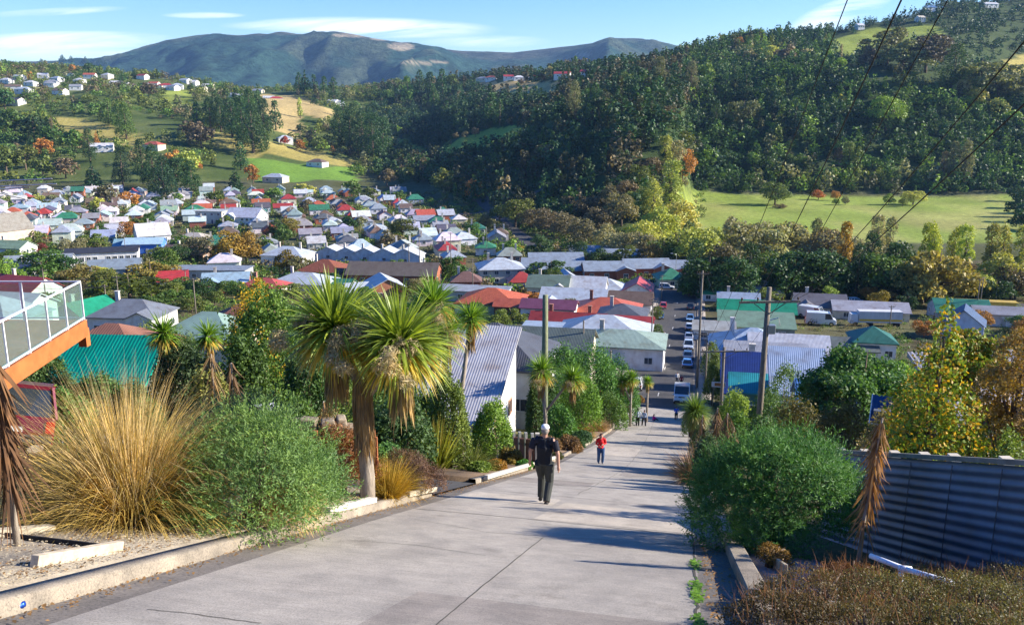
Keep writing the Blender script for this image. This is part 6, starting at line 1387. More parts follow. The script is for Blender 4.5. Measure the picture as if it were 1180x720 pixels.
for i, (px, py, v, k, lab, hd) in enumerate(CT):
    u, vv, z = ground(px, v); tops = {0: 352, 1: 368, 2: 385, 3: 388, 4: 428, 5: 436, 6: 440}[i]; ht = max(1.6, gray(tops)*vv-z)
    k = k*(.62 if i in (2, 3) else .9); heads = [(dx, dy, ht-(0 if j == 0 else .35*k*j), k*(1 if j == 0 else .85)) for j, (dx, dy) in enumerate(hd)]
    tr = [[(0, 0, -.4), (0, 0, ht*.45), (hd[0][0], hd[0][1], ht)]]+[[(0, 0, ht*.5), (dx*.6, dy, ht*.75), (dx, dy, ht-.35*k*(j+1))] for j, (dx, dy) in enumerate(hd[1:])]
    cabbage(lab, (u, vv, z), heads, tr, .13, 260, .85, .055, 30+i, flowers=(i in (0, 4)), skirt=True)
# mid-left mass of garden trees and shrubs
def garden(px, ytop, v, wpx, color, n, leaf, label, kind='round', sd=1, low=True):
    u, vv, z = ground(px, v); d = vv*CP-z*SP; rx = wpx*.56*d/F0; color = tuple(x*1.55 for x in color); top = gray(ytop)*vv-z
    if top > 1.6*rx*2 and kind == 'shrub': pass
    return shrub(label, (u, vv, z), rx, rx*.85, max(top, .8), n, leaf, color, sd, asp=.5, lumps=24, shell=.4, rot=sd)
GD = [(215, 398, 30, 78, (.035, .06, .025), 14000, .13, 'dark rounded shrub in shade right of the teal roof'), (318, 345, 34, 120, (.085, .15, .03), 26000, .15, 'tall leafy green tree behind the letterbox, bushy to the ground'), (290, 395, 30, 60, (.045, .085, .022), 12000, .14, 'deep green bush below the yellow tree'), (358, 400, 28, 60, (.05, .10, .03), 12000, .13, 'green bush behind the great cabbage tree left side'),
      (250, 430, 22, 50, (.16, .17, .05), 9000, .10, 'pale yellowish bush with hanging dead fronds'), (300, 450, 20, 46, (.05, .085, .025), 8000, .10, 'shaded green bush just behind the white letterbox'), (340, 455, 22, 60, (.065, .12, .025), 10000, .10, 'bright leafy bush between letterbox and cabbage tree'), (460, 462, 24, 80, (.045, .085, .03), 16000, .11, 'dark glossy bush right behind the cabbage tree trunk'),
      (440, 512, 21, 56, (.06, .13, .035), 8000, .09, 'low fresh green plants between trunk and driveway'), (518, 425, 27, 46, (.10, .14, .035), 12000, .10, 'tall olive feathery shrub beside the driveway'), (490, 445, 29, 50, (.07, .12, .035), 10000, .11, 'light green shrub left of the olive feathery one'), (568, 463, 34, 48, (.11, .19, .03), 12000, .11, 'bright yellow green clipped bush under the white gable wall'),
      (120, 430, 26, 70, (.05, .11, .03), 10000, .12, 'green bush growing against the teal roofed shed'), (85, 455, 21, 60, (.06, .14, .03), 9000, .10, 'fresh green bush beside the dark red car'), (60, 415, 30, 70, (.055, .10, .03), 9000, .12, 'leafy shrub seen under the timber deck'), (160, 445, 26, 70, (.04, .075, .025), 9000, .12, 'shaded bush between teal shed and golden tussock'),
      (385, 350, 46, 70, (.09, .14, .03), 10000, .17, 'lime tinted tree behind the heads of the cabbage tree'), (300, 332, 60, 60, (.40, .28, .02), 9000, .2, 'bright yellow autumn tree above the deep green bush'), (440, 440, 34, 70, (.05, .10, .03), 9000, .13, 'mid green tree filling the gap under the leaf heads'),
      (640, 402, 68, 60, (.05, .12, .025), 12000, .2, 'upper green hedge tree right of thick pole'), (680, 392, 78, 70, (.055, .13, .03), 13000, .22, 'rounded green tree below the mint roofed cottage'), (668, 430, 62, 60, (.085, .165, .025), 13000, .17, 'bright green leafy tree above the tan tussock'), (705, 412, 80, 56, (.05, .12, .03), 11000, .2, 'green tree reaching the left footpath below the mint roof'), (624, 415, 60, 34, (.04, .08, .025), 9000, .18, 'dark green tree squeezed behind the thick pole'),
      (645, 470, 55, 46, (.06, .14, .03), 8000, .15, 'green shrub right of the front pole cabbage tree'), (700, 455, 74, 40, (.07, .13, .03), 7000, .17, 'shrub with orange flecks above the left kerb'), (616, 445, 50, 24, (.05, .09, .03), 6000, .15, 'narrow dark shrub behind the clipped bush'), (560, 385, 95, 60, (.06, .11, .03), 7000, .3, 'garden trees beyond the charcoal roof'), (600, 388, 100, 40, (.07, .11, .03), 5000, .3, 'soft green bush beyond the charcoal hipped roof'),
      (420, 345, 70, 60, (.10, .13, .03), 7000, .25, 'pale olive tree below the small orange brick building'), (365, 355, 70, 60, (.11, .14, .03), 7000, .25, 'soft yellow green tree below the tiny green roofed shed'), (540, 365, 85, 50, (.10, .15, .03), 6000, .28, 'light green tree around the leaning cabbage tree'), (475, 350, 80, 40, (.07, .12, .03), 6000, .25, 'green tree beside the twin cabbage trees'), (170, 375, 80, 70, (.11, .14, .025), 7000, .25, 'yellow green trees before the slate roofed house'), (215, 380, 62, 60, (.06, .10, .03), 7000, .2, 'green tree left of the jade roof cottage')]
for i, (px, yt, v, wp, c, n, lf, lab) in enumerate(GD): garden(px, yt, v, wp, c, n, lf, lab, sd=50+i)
# flax, small shrubs along the drive
p = ground(505, 26); tussock('spiky yellow green flax clump beside the driveway', p, 1.7, 160, (.22, .25, .04), (.34, .30, .06), 61, .06, .8, (0, 0), .9, name='flax_clump', base=.15, cat='flax', seg=5)
p = ground(545, 27); tussock('weeping green grass clump between flax and clipped bush', p, 1.2, 700, (.17, .20, .05), None, 62, .014, 1.1, (.1, -.1), 2.2, base=.15, up=1.)
for i, (px, py, rx, rz_, c, lab) in enumerate(((588, 538, .55, .75, (.24, .19, .05), 'golden brown low shrub left of the gravelled path'), (552, 548, .42, .38, (.16, .24, .04), 'low yellow green cushion shrub at the driveway corner'), (570, 546, .42, .42, (.30, .16, .03), 'low orange brown cushion shrub at the driveway corner'), (604, 541, .35, .32, (.10, .26, .05), 'small bright green cushion plant near the fence'),
      (628, 523, .95, .95, (.20, .12, .06), 'rusty brown rounded shrub beside the kerb behind the man'), (655, 521, .85, .9, (.21, .13, .065), 'second rusty brown rounded shrub nearer the woman in red'), (668, 515, .9, 1., (.06, .13, .05), 'dark green shrub between brown shrubs and tan tussock'), (648, 500, 1.0, 1.3, (.30, .26, .04), 'yellow green shrub below the bright leafy tree'), (702, 487, .9, .9, (.12, .15, .04), 'olive shrub along the kerb left of the standing pair'),
      (716, 478, 1.0, 1.3, (.10, .08, .04), 'dark brown shrub along the kerb left of the standing pair'), (724, 470, 1.0, 1.3, (.07, .14, .06), 'grey green shrub where the concrete road ends'), (736, 465, .7, .9, (.26, .15, .04), 'orange shrub where the concrete road ends'), (690, 470, 1.2, 1.9, (.24, .11, .03), 'orange flecked shrub above the tan tussock'), (712, 462, 1.3, 2., (.16, .05, .04), 'dark red leaved shrub under the slender cabbage trees'), (640, 530, .4, .35, (.09, .1, .04), 'tiny dark shrub against the kerb'))):
    p = G(px, py, 10); shrub(lab, (p[0], p[1]+rx*.4, p[2]), rx, rx*.9, rz_, 5000 if i < 8 else 2600, .06*(1+dep(p)/40), c, 80+i, asp=.4, lumps=12, shell=.5)
for i, (px, py, L, c, lab) in enumerate(((688, 498, 1.5, (.45, .31, .17), 'tan feathery tussock on the left verge above the kerb'), (672, 506, 1.2, (.40, .26, .06), 'golden tussock left of the tan feathery one'))):
    p = G(px, py, 10); tussock(lab, p, L, 1200, c, None, 90+i, .02, 1.1, (0, 0), 1.6, base=.25, up=1.1)
# withered spikes behind the bush, letterbox, rough stone wall
for px, v, yt, n, lab in ((378, 17.5, 462, 130, 'withered pointed shoot left of the cabbage tree trunk'), (277, 17, 418, 170, 'withered hanging shoot in front of the jade roof'), (255, 18, 408, 150, 'paler withered shoot left of the other by jade roof')):
    u, vv, z = ground(px, v); dead_shoot(lab, (u, vv, z), gray(yt)*vv-z, n, px, (0, 0), (.26, .17, .09) if px != 277 else (.17, .11, .07), .55, .03)
u, v, z = ground(314, 16.2); zt = gray(490)*v; e = empty('letterbox', 'white wooden letterbox with wide flat lid on the stone wall', 'letterbox', (u, v, zt), R(25))
MB().box((0, 0, .17), (.26, .3, .34), top=.92).build('box', flat('white_enamel', (.78, .78, .76), .5), e, bevel=.008); MB().box((0, 0, .365), (.44, .46, .045)).build('lid', flat('white_enamel', (.78, .78, .76), .5), e, bevel=.008); MB().box((0, -.143, .26), (.17, .02, .03)).build('slot', flat('dark_slot', (.03, .03, .03), .8), e)
rk = random.Random(4); STONE = flat('rough_stone', (.27, .22, .16), .95, .45, 5, bump=.6)
e = empty('stone_wall', 'rough dark stone wall under the white letterbox', 'stone wall', ground(322, 16.4), R(5))
g0 = ground(322, 16.4); top0 = gray(482)*16.4-g0[2]; m = MB()
for row in range(5):
    for k in range(9):
        w0 = rk.uniform(.2, .42); x = -1.1+k*.3+rk.uniform(-.06, .06)+(.12 if row % 2 else 0); zz = top0-.1-row*.2+rk.uniform(-.02, .02)
        m.box((x, rk.uniform(-.06, .06), zz), (w0, .36, rk.uniform(.15, .24)), rk.uniform(-.25, .25), rk.uniform(-.15, .15), rk.uniform(-.12, .12), top=rk.uniform(.75, .95))
o = m.build('stones', STONE, e, bevel=.03)
p = ground(366, 15.6); e = empty('retaining_wall', 'low orange brown board retaining wall left of the trunk', 'retaining wall', p, R(0)); tp = gray(503)*15.6-p[2]
for k in range(3): MB().box((0, 0, tp-.1-k*.2), (2.4, .06, .19)).build('board', flat('rust_boards', (.34, .12, .05), .8, .3), e, bevel=.006)
for x in (-1.1, 0, 1.1): MB().box((x, .06, tp-.4), (.1, .1, 1.)).build('post', flat('rust_boards', (.34, .12, .05), .8, .3), e)
# red brown paling fence and post near the clipped bush
def fence(label, a, b, h, color, n, name='paling_fence', post=(.3, .3, .28), cat='fence', mat=None, tilt=.0):
    a, b = Vector(a), Vector(b); L = (b-a).length; e = empty(name, label, cat, a); d = (b-a)/n; mt = flat('fence_'+name+str(round(color[0], 2)), color, .85, .3, 6); m = MB(); rr = random.Random(n)
    an = math.atan2(d.y, d.x)
    for i in range(n): c = d*(i+.5); m.box((c.x, c.y, c.z+h/2-.15+rr.uniform(-.02, .02)), (Vector((d.x, d.y)).length*.92, .025, h+.3), an)
    m.build('palings', mt, e)
    r = MB(); r.bar(Vector((0, .04, h*.25)), b-a+Vector((0, .04, h*.25)), .05, .09); r.bar(Vector((0, .04, h*.8)), b-a+Vector((0, .04, h*.8)), .05, .09); r.build('rails', mt, e)
    for i in range(0, n+1, max(2, n//3)): c = d*i; MB().box((c.x, c.y+.07, c.z+h/2), (.12, .12, h+.5), an).build('post', flat('fence_post', post, .8), e)
    return e
def fz(px, v): return ground(px, v)
fence('red brown paling fence beside the gravelled path', fz(592, 36), fz(617, 33), 1.25, (.17, .07, .06), 14)
p = fz(619, 33); MB().box((p[0], p[1], p[2]+.75), (.17, .17, 1.6)).build('fence_post', flat('pale_post', (.55, .5, .4), .8), None); tag(bpy.data.objects['fence_post'], 'stout pale post ending the red brown paling fence', 'post')
# timber and board edging in the left gravel bed
def board(label, a, b, w_=.05, h=.12, c=(.45, .38, .28), lift=.13, name='garden_edging'):
    a, b = Vector(a), Vector(b); a.z += lift; b.z += lift; m = MB().bar(a+Vector((0, 0, h*.3)), b+Vector((0, 0, h*.3)), w_, h); o = m.build(name, flat('edging_%s' % label[:5], c, .9, .3, 8, bump=.3), None, bevel=.008); return tag(o, label, 'edging board')
board('pale timber edging board in the gravel near the withered shoot', G(42, 668), G(140, 648), .09, .14, (.50, .42, .30)); board('thin black edging strip behind the pale timber board', G(8, 632), G(140, 648), .02, .08, (.03, .03, .03))
board('pale timber edging at the foot of the golden tussock', G(-40, 634), G(62, 624), .12, .1, (.42, .37, .27)); board('white concrete edging below the rusty shrub', G(376, 600), G(430, 586), .16, .12, (.6, .55, .46)); board('pale edging board along the driveway corner bed', G(470, 578), G(505, 570), .1, .1, (.45, .4, .3))
board('white edging stone line in front of the cushion shrubs', G(560, 556), G(640, 530), .12, .12, (.5, .46, .38))
p = G(20, 704); e = empty('drink_can', 'crushed blue drink can lying against the kerb', 'can', (p[0], p[1], p[2]+.035), R(60))
MB().tube([(-.06, 0, 0), (-.04, 0, .005), (0, .01, -.004), (.04, 0, .004), (.06, 0, 0)], [.026, .033, .027, .033, .026], 14).build('can_body', flat('blue_can', (.02, .07, .35), .3, .5, 30, metal=.5), e, True)
MB().tube([(.06, 0, 0), (.064, 0, 0)], [.025, .022], 14).build('can_lid', CHROME, e, True)
# loose grit, dead leaves and small stones by the kerb
def litter(name, label, pts, size, col, seed, mat):
    rng = np.random.default_rng(seed); P = np.array(pts); n = len(P); N = np.tile([0, 0, 1.], (n, 1)); ax = rng.uniform(0, 6.28, n); A = np.stack([np.cos(ax), np.sin(ax), rng.uniform(-.3, .3, n)], 1); S = np.cross(N, A); k = size*rng.uniform(.5, 1.4, (n, 1))
    V = np.stack([P-A*k, P+S*k*.7+N*k*.3, P+A*k, P-S*k*.7+N*k*.3], 1).reshape(-1, 3); me = mesh_np(name, V, np.arange(4*n).reshape(-1, 4)); me.materials.append(mat); return tag(link(name, me, color=col), label, None, None, 'stuff')
rng = np.random.default_rng(3); L_ = []
for k in range(1500):
    s = rng.uniform(4, 40)**1.; x = float(XL(s))-.42+abs(rng.normal())*.12+.02; L_.append(s2w(x, s, float(zroad(s))+.012))
for k in range(500): s = rng.uniform(4.5, 14); x = .3+abs(rng.normal())*.2; L_.append(s2w(x, s, float(zroad(s))+.012))
for k in range(2600): s = rng.uniform(3, 16); x = float(XL(s))-.75-abs(rng.normal())*.9; L_.append(s2w(x, s, float(zroad(s))+.145))
litter('dead_leaves', 'small dead leaves and grit scattered by the kerbs', L_, .018, (.26, .16, .08), 5, DRY)
L_ = []
for k in range(700):
    s = rng.choice([6.5, 7.4, 8.8, 9.4, 11])+rng.normal()*.18; L_.append(s2w(.2+rng.normal()*.035, s, float(zroad(s))+rng.uniform(.0, .05)))
L_ = []
rng = np.random.default_rng(9)
for k in range(9000): s = rng.uniform(2.5, 16); x = float(XL(s))-.72-rng.random()**1.2*2.0; L_.append(s2w(x, s, float(zroad(s))+.155))
litter('pebbles', 'pale pebbles of the gravel bed behind the kerb', L_, .013, (.50, .45, .37), 15, LEAFFAR)
L_ = [s2w(.2+q*0, 6, 0) for q in ()]
for k in range(700):
    s = rng.choice([6.5, 7.4, 8.8, 9.4, 11])+rng.normal()*.18; L_.append(s2w(.2+rng.normal()*.035, s, float(zroad(s))+rng.uniform(.0, .05)))
litter('weeds', 'green weeds growing in the crack beside the gutter', L_, .022, (.12, .25, .03), 6, LEAF)

# ------------------------------------------------------------ timber deck with glass balustrade
GL = NT('balustrade_glass'); tr_ = GL.n('ShaderNodeBsdfTransparent'); tr_.inputs[0].default_value = (.80, .92, .88, 1); gl_ = GL.n('ShaderNodeBsdfGlossy'); gl_.inputs['Roughness'].default_value = .03; df_ = GL.n('ShaderNodeBsdfDiffuse'); df_.inputs[0].default_value = (.55, .68, .66, 1)
m1 = GL.n('ShaderNodeMixShader'); m1.inputs[0].default_value = .08; GL.l(tr_.outputs[0], m1.inputs[1]); GL.l(df_.outputs[0], m1.inputs[2]); m2 = GL.n('ShaderNodeMixShader'); m2.inputs[0].default_value = .07; GL.l(m1.outputs[0], m2.inputs[1]); GL.l(gl_.outputs[0], m2.inputs[2]); GL.l(m2.outputs[0], GL.out.inputs[0])
zd = -5.45; vc = zd/gray(369); A0 = Vector((aray(97, 369)*vc, vc, zd)); vb = zd/gray(430); B0 = Vector((aray(-1, 430)*vb, vb, zd)); dirn = (B0-A0).normalized(); C0 = A0+dirn*8.5
e = empty('timber_deck', 'raised timber deck with orange fascia and glass balustrade, cut by the frame', 'deck', A0); ORW = flat('stained_orange_timber', (.42, .135, .04), .6, .18, 3)
WM_ = flat('white_powder_coat', (.72, .73, .74), .35, .05)
m = MB(); lf = Vector((-6, .3, 0)); m.add([(0, 0, -.02), tuple(dirn*8.5+Vector((0, 0, -.02))), tuple(dirn*8.5+lf+Vector((0, 0, -.02))), tuple(lf+Vector((0, 0, -.02)))]+[(0, 0, -.12), tuple(dirn*8.5+Vector((0, 0, -.12))), tuple(dirn*8.5+lf+Vector((0, 0, -.12))), tuple(lf+Vector((0, 0, -.12)))], [(0, 3, 2, 1), (4, 5, 6, 7), (0, 1, 5, 4), (2, 3, 7, 6), (1, 2, 6, 5), (3, 0, 4, 7)]); m.build('deck_floor', ORW, e)
MB().bar((0.04, 0, -.2), tuple(dirn*8.5+Vector((.04, 0, -.2))), .06, .44).build('fascia', ORW, e); MB().bar((-.02, .05, -.22), tuple(lf+Vector((0, .05, -.22))), .06, .4).build('fascia', ORW, e); MB().box((-.12, .12, -.5), (.22, .22, .5)).build('bracket_block', ORW, e)
for q in range(3, 5):
    pp_ = dirn*(q*1.9+.3)+Vector((-.5, 0, 0)); MB().box((pp_.x, pp_.y, -2.2), (.14, .14, 3.8)).build('support_post', ORW, e)
npn = 6; stp = 1.12
for q in range(npn+1):
    c = dirn*q*stp; m = MB(); m.box((c.x, c.y, .52), (.04, .04, 1.06), math.atan2(dirn.y, dirn.x)); m.box((c.x, c.y, .0), (.13, .1, .02), math.atan2(dirn.y, dirn.x)); m.build('balustrade_post', WM_, e)
    if q < npn:
        a_, b_ = dirn*(q*stp+.05), dirn*((q+1)*stp-.05); g = MB(); nr = Vector((-dirn.y, dirn.x, 0))*.005
        g.add([tuple(a_+nr+Vector((0, 0, .08))), tuple(b_+nr+Vector((0, 0, .08))), tuple(b_+nr+Vector((0, 0, 1.0))), tuple(a_+nr+Vector((0, 0, 1.0)))]+[tuple(a_-nr+Vector((0, 0, .08))), tuple(b_-nr+Vector((0, 0, .08))), tuple(b_-nr+Vector((0, 0, 1.0))), tuple(a_-nr+Vector((0, 0, 1.0)))], [(0, 1, 2, 3), (7, 6, 5, 4), (0, 4, 5, 1), (2, 6, 7, 3), (1, 5, 6, 2), (0, 3, 7, 4)]); g.build('glass_panel', GL.m, e)
for q in range(1, 4):
    c = Vector((-1.6*q, .0, 0)); MB().box((c.x, c.y, .52), (.055, .055, 1.06)).build('balustrade_post', WM_, e)
    MB().box((c.x+.8, c.y, .54), (1.48, .01, .92)).build('glass_panel', GL.m, e)
MB().bar((0, 0, 1.06), tuple(dirn*8.5+Vector((0, 0, 1.06))), .05, .04).bar((0, 0, 1.06), (-6, 0, 1.06), .05, .04).build('top_rail', WM_, e); MB().bar((0, 0, .07), tuple(dirn*8.5+Vector((0, 0, .07))), .04, .04).bar((0, 0, .07), (-6, 0, .07), .04, .04).build('bottom_rail', WM_, e)
# dark red car on the sloping drive under the deck
g = ground(16, 21.5); o = car('suv', (g[0], g[1], g[2]+.15), R(-152), (.15, .006, .018), 'dark red four wheel drive standing tilted on the drive behind the deck', roll=R(-15), pitch=R(14))
gz = g[2]+.15
e = empty('parking_pad', 'grey concrete parking pad under the dark red car', 'parking pad', (g[0]-.6, g[1], gz-.22)); o_ = MB().box((0, 0, -.6), (5.2, 5.6, 1.2)).build('pad_slab', CONC, e); e.rotation_euler = (R(-10), 0, 0)
# television aerial
AE = METAL; P0 = Vector(at(-70, 215, 17)); e = empty('television_aerial', 'silver television aerial reaching in over the houses at the frame edge', 'aerial', P0)
MB().tube([(0, 0, .1), (0, 0, -7.5)], .03, 8).build('mast', AE, e)
for q in range(3):
    b_ = Vector(at((60, 65, 34)[q], (206, 212, 216)[q], 17))-P0; MB().tube([(-.1, -.15*q, (.05, -.05, -.12)[q]), tuple(b_)], .014, 6).build('boom', AE, e)
for q in range(9):
    c = Vector(at(-20+q*6, 219+q*1.3, 16.6))-P0; MB().tube([c+Vector((-.05, -.12, .05)), c+Vector((.12, .1, -.05))], .008, 5).build('element', AE, e)

# ------------------------------------------------------------ right side
def wallstrip(name, label, pts, w_, h, mat, cat):
    V = []; 
    for (x, s) in pts:
        z = float(zroad(s))
        for dx, dz in ((0, -.25), (0, h), (w_, h+.01), (w_, -.25)): V.append(s2w(x+dx, s, z+dz))
    n = len(pts); Fq = [(i*4+k, i*4+(k+1) % 4, (i+1)*4+(k+1) % 4, (i+1)*4+k) for i in range(n-1) for k in range(4)]; me = bpy.data.meshes.new(name); me.from_pydata(V, [], Fq+[(0, 1, 2, 3), (4*n-1, 4*n-2, 4*n-3, 4*n-4)]); o = link(name, me, mat); b = o.modifiers.new('b', 'BEVEL'); b.width = .015; b.limit_method = 'ANGLE'; return tag(o, label, cat)
wallstrip('concrete_kerb_wall', 'raised rough concrete kerb wall at the lower edge of the view beside the bush', [(.72-.01*max(0, s-9), s) for s in np.arange(3.5, 14.3, .4)], .24, .17, KERBC, 'kerb wall')
sheet('gutter_apron', .22, .72, 2, 14.3, -.004, GUT, .5)
sheet('gravel_bed', .96, 2.0, 3, 12.5, .05, roadmat('blue_gravel', (.26, .26, .27), (.15, .15, .15), 2, 24, 1., streak=False), .5, nxs=3)
board('short timber board standing in the gravel beside the kerb wall', G(872, 620), G(886, 645), .05, .2, (.30, .26, .2), .05); board('second timber board in the gravel nearer the brown heath', G(884, 652), G(905, 668), .05, .2, (.33, .28, .2), .05)
p = G(888, 640); bx, by, bz = p[0]+.34, p[1]+.75, p[2]-.1
shrub('large round dark green feathery bush beside the gutter', (bx, by, bz), 1.5, 1.25, 1.66, 70000, .07, (.09, .215, .06), 101, spr=4500, sl=(.1, .28), asp=.22, lumps=60, shell=.4, rnd=1.05, up=.3, ground_=True)
p = G(985, 668); dead_shoot('withered coppery shoot leaning before the corrugated fence', p, m_(192, p), 230, 33, (.22, .15), (.36, .20, .10), .36, .025)
# heath along the bottom edge
for i, (px, py, rx, ry, rz_, lab, c) in enumerate(((940, 712, .75, .6, .42, 'brown twiggy heath beside the kerb wall, red stemmed', (.13, .10, .045)), (1030, 716, .8, .6, .45, 'brown green heath in the middle of the lower edge planting', (.15, .14, .055)), (1120, 722, .85, .65, .5, 'greener heath mound at the corner of the planting', (.15, .14, .055)), (1180, 700, .7, .6, .45, 'heath mound with pale tips nearest the corrugated fence', (.17, .15, .07)), (980, 690, .6, .5, .35, 'reddish heath mound under the withered coppery shoot', (.14, .07, .035)), (1075, 690, .7, .5, .38, 'olive heath mound before the white pipe', (.13, .12, .045)), (905, 735, .6, .5, .35, 'dark heath mound closest to the viewer', (.10, .075, .035)), (1000, 745, .9, .5, .35, 'dense low heath along the bottom of the view', (.12, .10, .04)), (1110, 755, .9, .5, .4, 'dense low heath at the bottom corner', (.13, .12, .05)))):
    p = G(px, py, 2.2); e = shrub(lab, p, rx, ry, rz_, 12000, .024, c, 120+i, asp=.55, lumps=26, shell=.55, rnd=1., up=.3, name='heath', cat='heath')
    rng = np.random.default_rng(300+i); q = 230; a = rng.uniform(0, 2*PI, q); r_ = rng.random(q)**.5
    Pq = np.stack([rx*.9*r_*np.cos(a), ry*.9*r_*np.sin(a), rz_*(.55+.3*(1-r_))*np.ones(q)], 1); Dq = rng.normal(size=(q, 3))*.45+np.array([0, 0, 1.]); Vq, Fq = strips(rng, Pq, Dq, rng.uniform(.1, .28, q), .006, .1, 2); me = mesh_np('twigs', Vq, Fq); me.materials.append(DRY); link('twigs', me, None, e, color=(.24, .12, .07))
p = G(870, 660); shrub('low rusty ground plant against the gravel beside the big bush', (p[0]+.3, p[1]+.3, p[2]), .3, .3, .22, 2500, .03, (.22, .13, .03), 131, lumps=8)
# corrugated iron fence
A1, B1 = ground(946, 16.5), ground(1210, 9.6); nseg = 40
e = empty('corrugated_fence', 'dark blue grey corrugated iron fence with pale capped posts', 'fence', (0, 0, 0)); V = []; rows = 15; per = 10
ta, tb = gray(522)*A1[1], gray(541)*B1[1]; Lf = math.hypot(B1[0]-A1[0], B1[1]-A1[1]); nrm = Vector((-(B1[1]-A1[1]), B1[0]-A1[0], 0)).normalized()
Fq = []; nz_ = rows*per
for i in range(nseg+1):
    t = i/nseg; x, y = A1[0]+(B1[0]-A1[0])*t, A1[1]+(B1[1]-A1[1])*t; top = ta+(tb-ta)*t
    for k in range(nz_+1): zz = top-k*.016; w__ = .016*math.sin(2*PI*k/per); V.append((x+nrm.x*w__, y+nrm.y*w__, zz))
for i in range(nseg):
    for k in range(nz_): q0 = i*(nz_+1)+k; Fq.append((q0, q0+1, q0+nz_+2, q0+nz_+1))
me = mesh_np('corrugated_sheet', np.array(V), np.array(Fq), True); FT = NT('painted_blue_iron'); n_ = FT.noise(1.2, 5, .6); FT.bsdf(FT.ramp(n_.outputs[0], [(.25, (.10, .10, .13)), (.42, (.085, .12, .19)), (.7, (.13, .175, .27))]), .45, .2, .4); link('corrugated_sheet', me, FT.m, e)
for t in (.14, .31, .48, .65, .82):
    x, y, zz = A1[0]+(B1[0]-A1[0])*t, A1[1]+(B1[1]-A1[1])*t, ta+(tb-ta)*t; MB().box((x-.03, y-.01, zz-1.15), (.008, .015, 2.2), math.atan2(B1[1]-A1[1], B1[0]-A1[0])+PI/2).build('sheet_lap', flat('lap_rust', (.10, .10, .12), .7, .4), e)
o = MB().bar((A1[0], A1[1]+.06, ta+.03), (B1[0], B1[1]+.06, tb+.03), .09, .07).build('top_rail', flat('grey_fence_timber', (.2, .19, .17), .8, .3), e)
for t in (.05, .2, .36, .5, .62, .8): x, y, zz = A1[0]+(B1[0]-A1[0])*t+.14, A1[1]+(B1[1]-A1[1])*t+.05, ta+(tb-ta)*t; MB().box((x, y, zz-.7), (.15, .15, 1.56)).build('post', flat('pale_fence_post', (.5, .45, .36), .8, .2), e)
PV = flat('white_pipe_plastic', (.72, .74, .80), .4, .12)
pA, pB, pC = at(1003, 640, 9.6), at(1042, 655, 9.2), at(1100, 672, 8.8)
e = empty('drain_pipe', 'white plastic drain pipe running along the foot of the corrugated fence', 'pipe'); MB().tube([pA, pB], .032, 12).build('pipe', PV, e, True); MB().tube([pB, pC], .032, 12).build('pipe', PV, e, True); MB().tube([Vector(pB)-Vector((.06, -.01, 0)), Vector(pB)+Vector((.08, -.01, -.01))], .042, 12).build('pipe_joint', PV, e, True); MB().tube([Vector(pB)+Vector((-.03, 0, 0)), Vector(pB)+Vector((-.03, 0, -.35))], .03, 10).build('down_pipe', PV, e, True)
# plants beyond the fence
def rtree(px, ytop, v, wp, kind, c, n, leaf, lab, mat=None, Rf=.42, sd=1, c2=None, nl=16):
    u, vv, z = ground(px, v); d = vv*CP-z*SP; ht = gray(ytop)*vv-z; Rr = wp/2*d/F0
    rng = np.random.default_rng(sd); B = crown_blobs(rng, kind, ht, Rr); P, N = blob_points(rng, B, n, .5); e = empty('broadleaf_tree', lab, 'tree', (u, vv, z), sd)
    V, Fq = leaf_quads(rng, P, N, leaf, leaf*.7); me = mesh_np('crown', V, Fq); me.materials.append(LEAF); link('crown', me, None, e, color=c)
    if c2:
        P, N = blob_points(rng, B, n//2, .4); V, Fq = leaf_quads(rng, P, N, leaf, leaf*.7); me = mesh_np('turning_leaves', V, Fq); me.materials.append(LEAF); link('turning_leaves', me, None, e, color=c2)
    link('trunk', limbs(rng, B, ht, .05+ht*.014, nl).mesh('trunk', BARK, True), None, e); return e
rtree(985, 380, 38, 145, 'round', (.085, .185, .05), 34000, .16, 'broad dark green spreading tree right of the big pole', sd=5, nl=20)
rtree(945, 420, 36, 70, 'round', (.055, .125, .04), 9000, .15, 'lower dark lobe of tree beside pale corrugated shed', sd=6)
e = rtree(1062, 347, 17, 150, 'conifer', (.20, .29, .035), 11000, .085, 'autumn tree speckled green, yellow and orange before the fence', sd=7, c2=(.52, .33, .03), nl=22)
rtree(1100, 350, 26, 105, 'round', (.19, .27, .035), 16000, .11, 'yellow green tree right of the speckled autumn tree', sd=8, c2=(.33, .22, .04))
rtree(1152, 338, 19, 112, 'round', (.36, .25, .10), 9000, .07, 'tall thin leaved copper brown shrub over the ribbed roof', sd=9, c2=(.38, .24, .04), nl=40)
rtree(1178, 395, 17, 60, 'poplar', (.28, .19, .10), 6000, .06, 'sparse brown shrub at the frame edge over the ribbed roof', sd=10, nl=40)
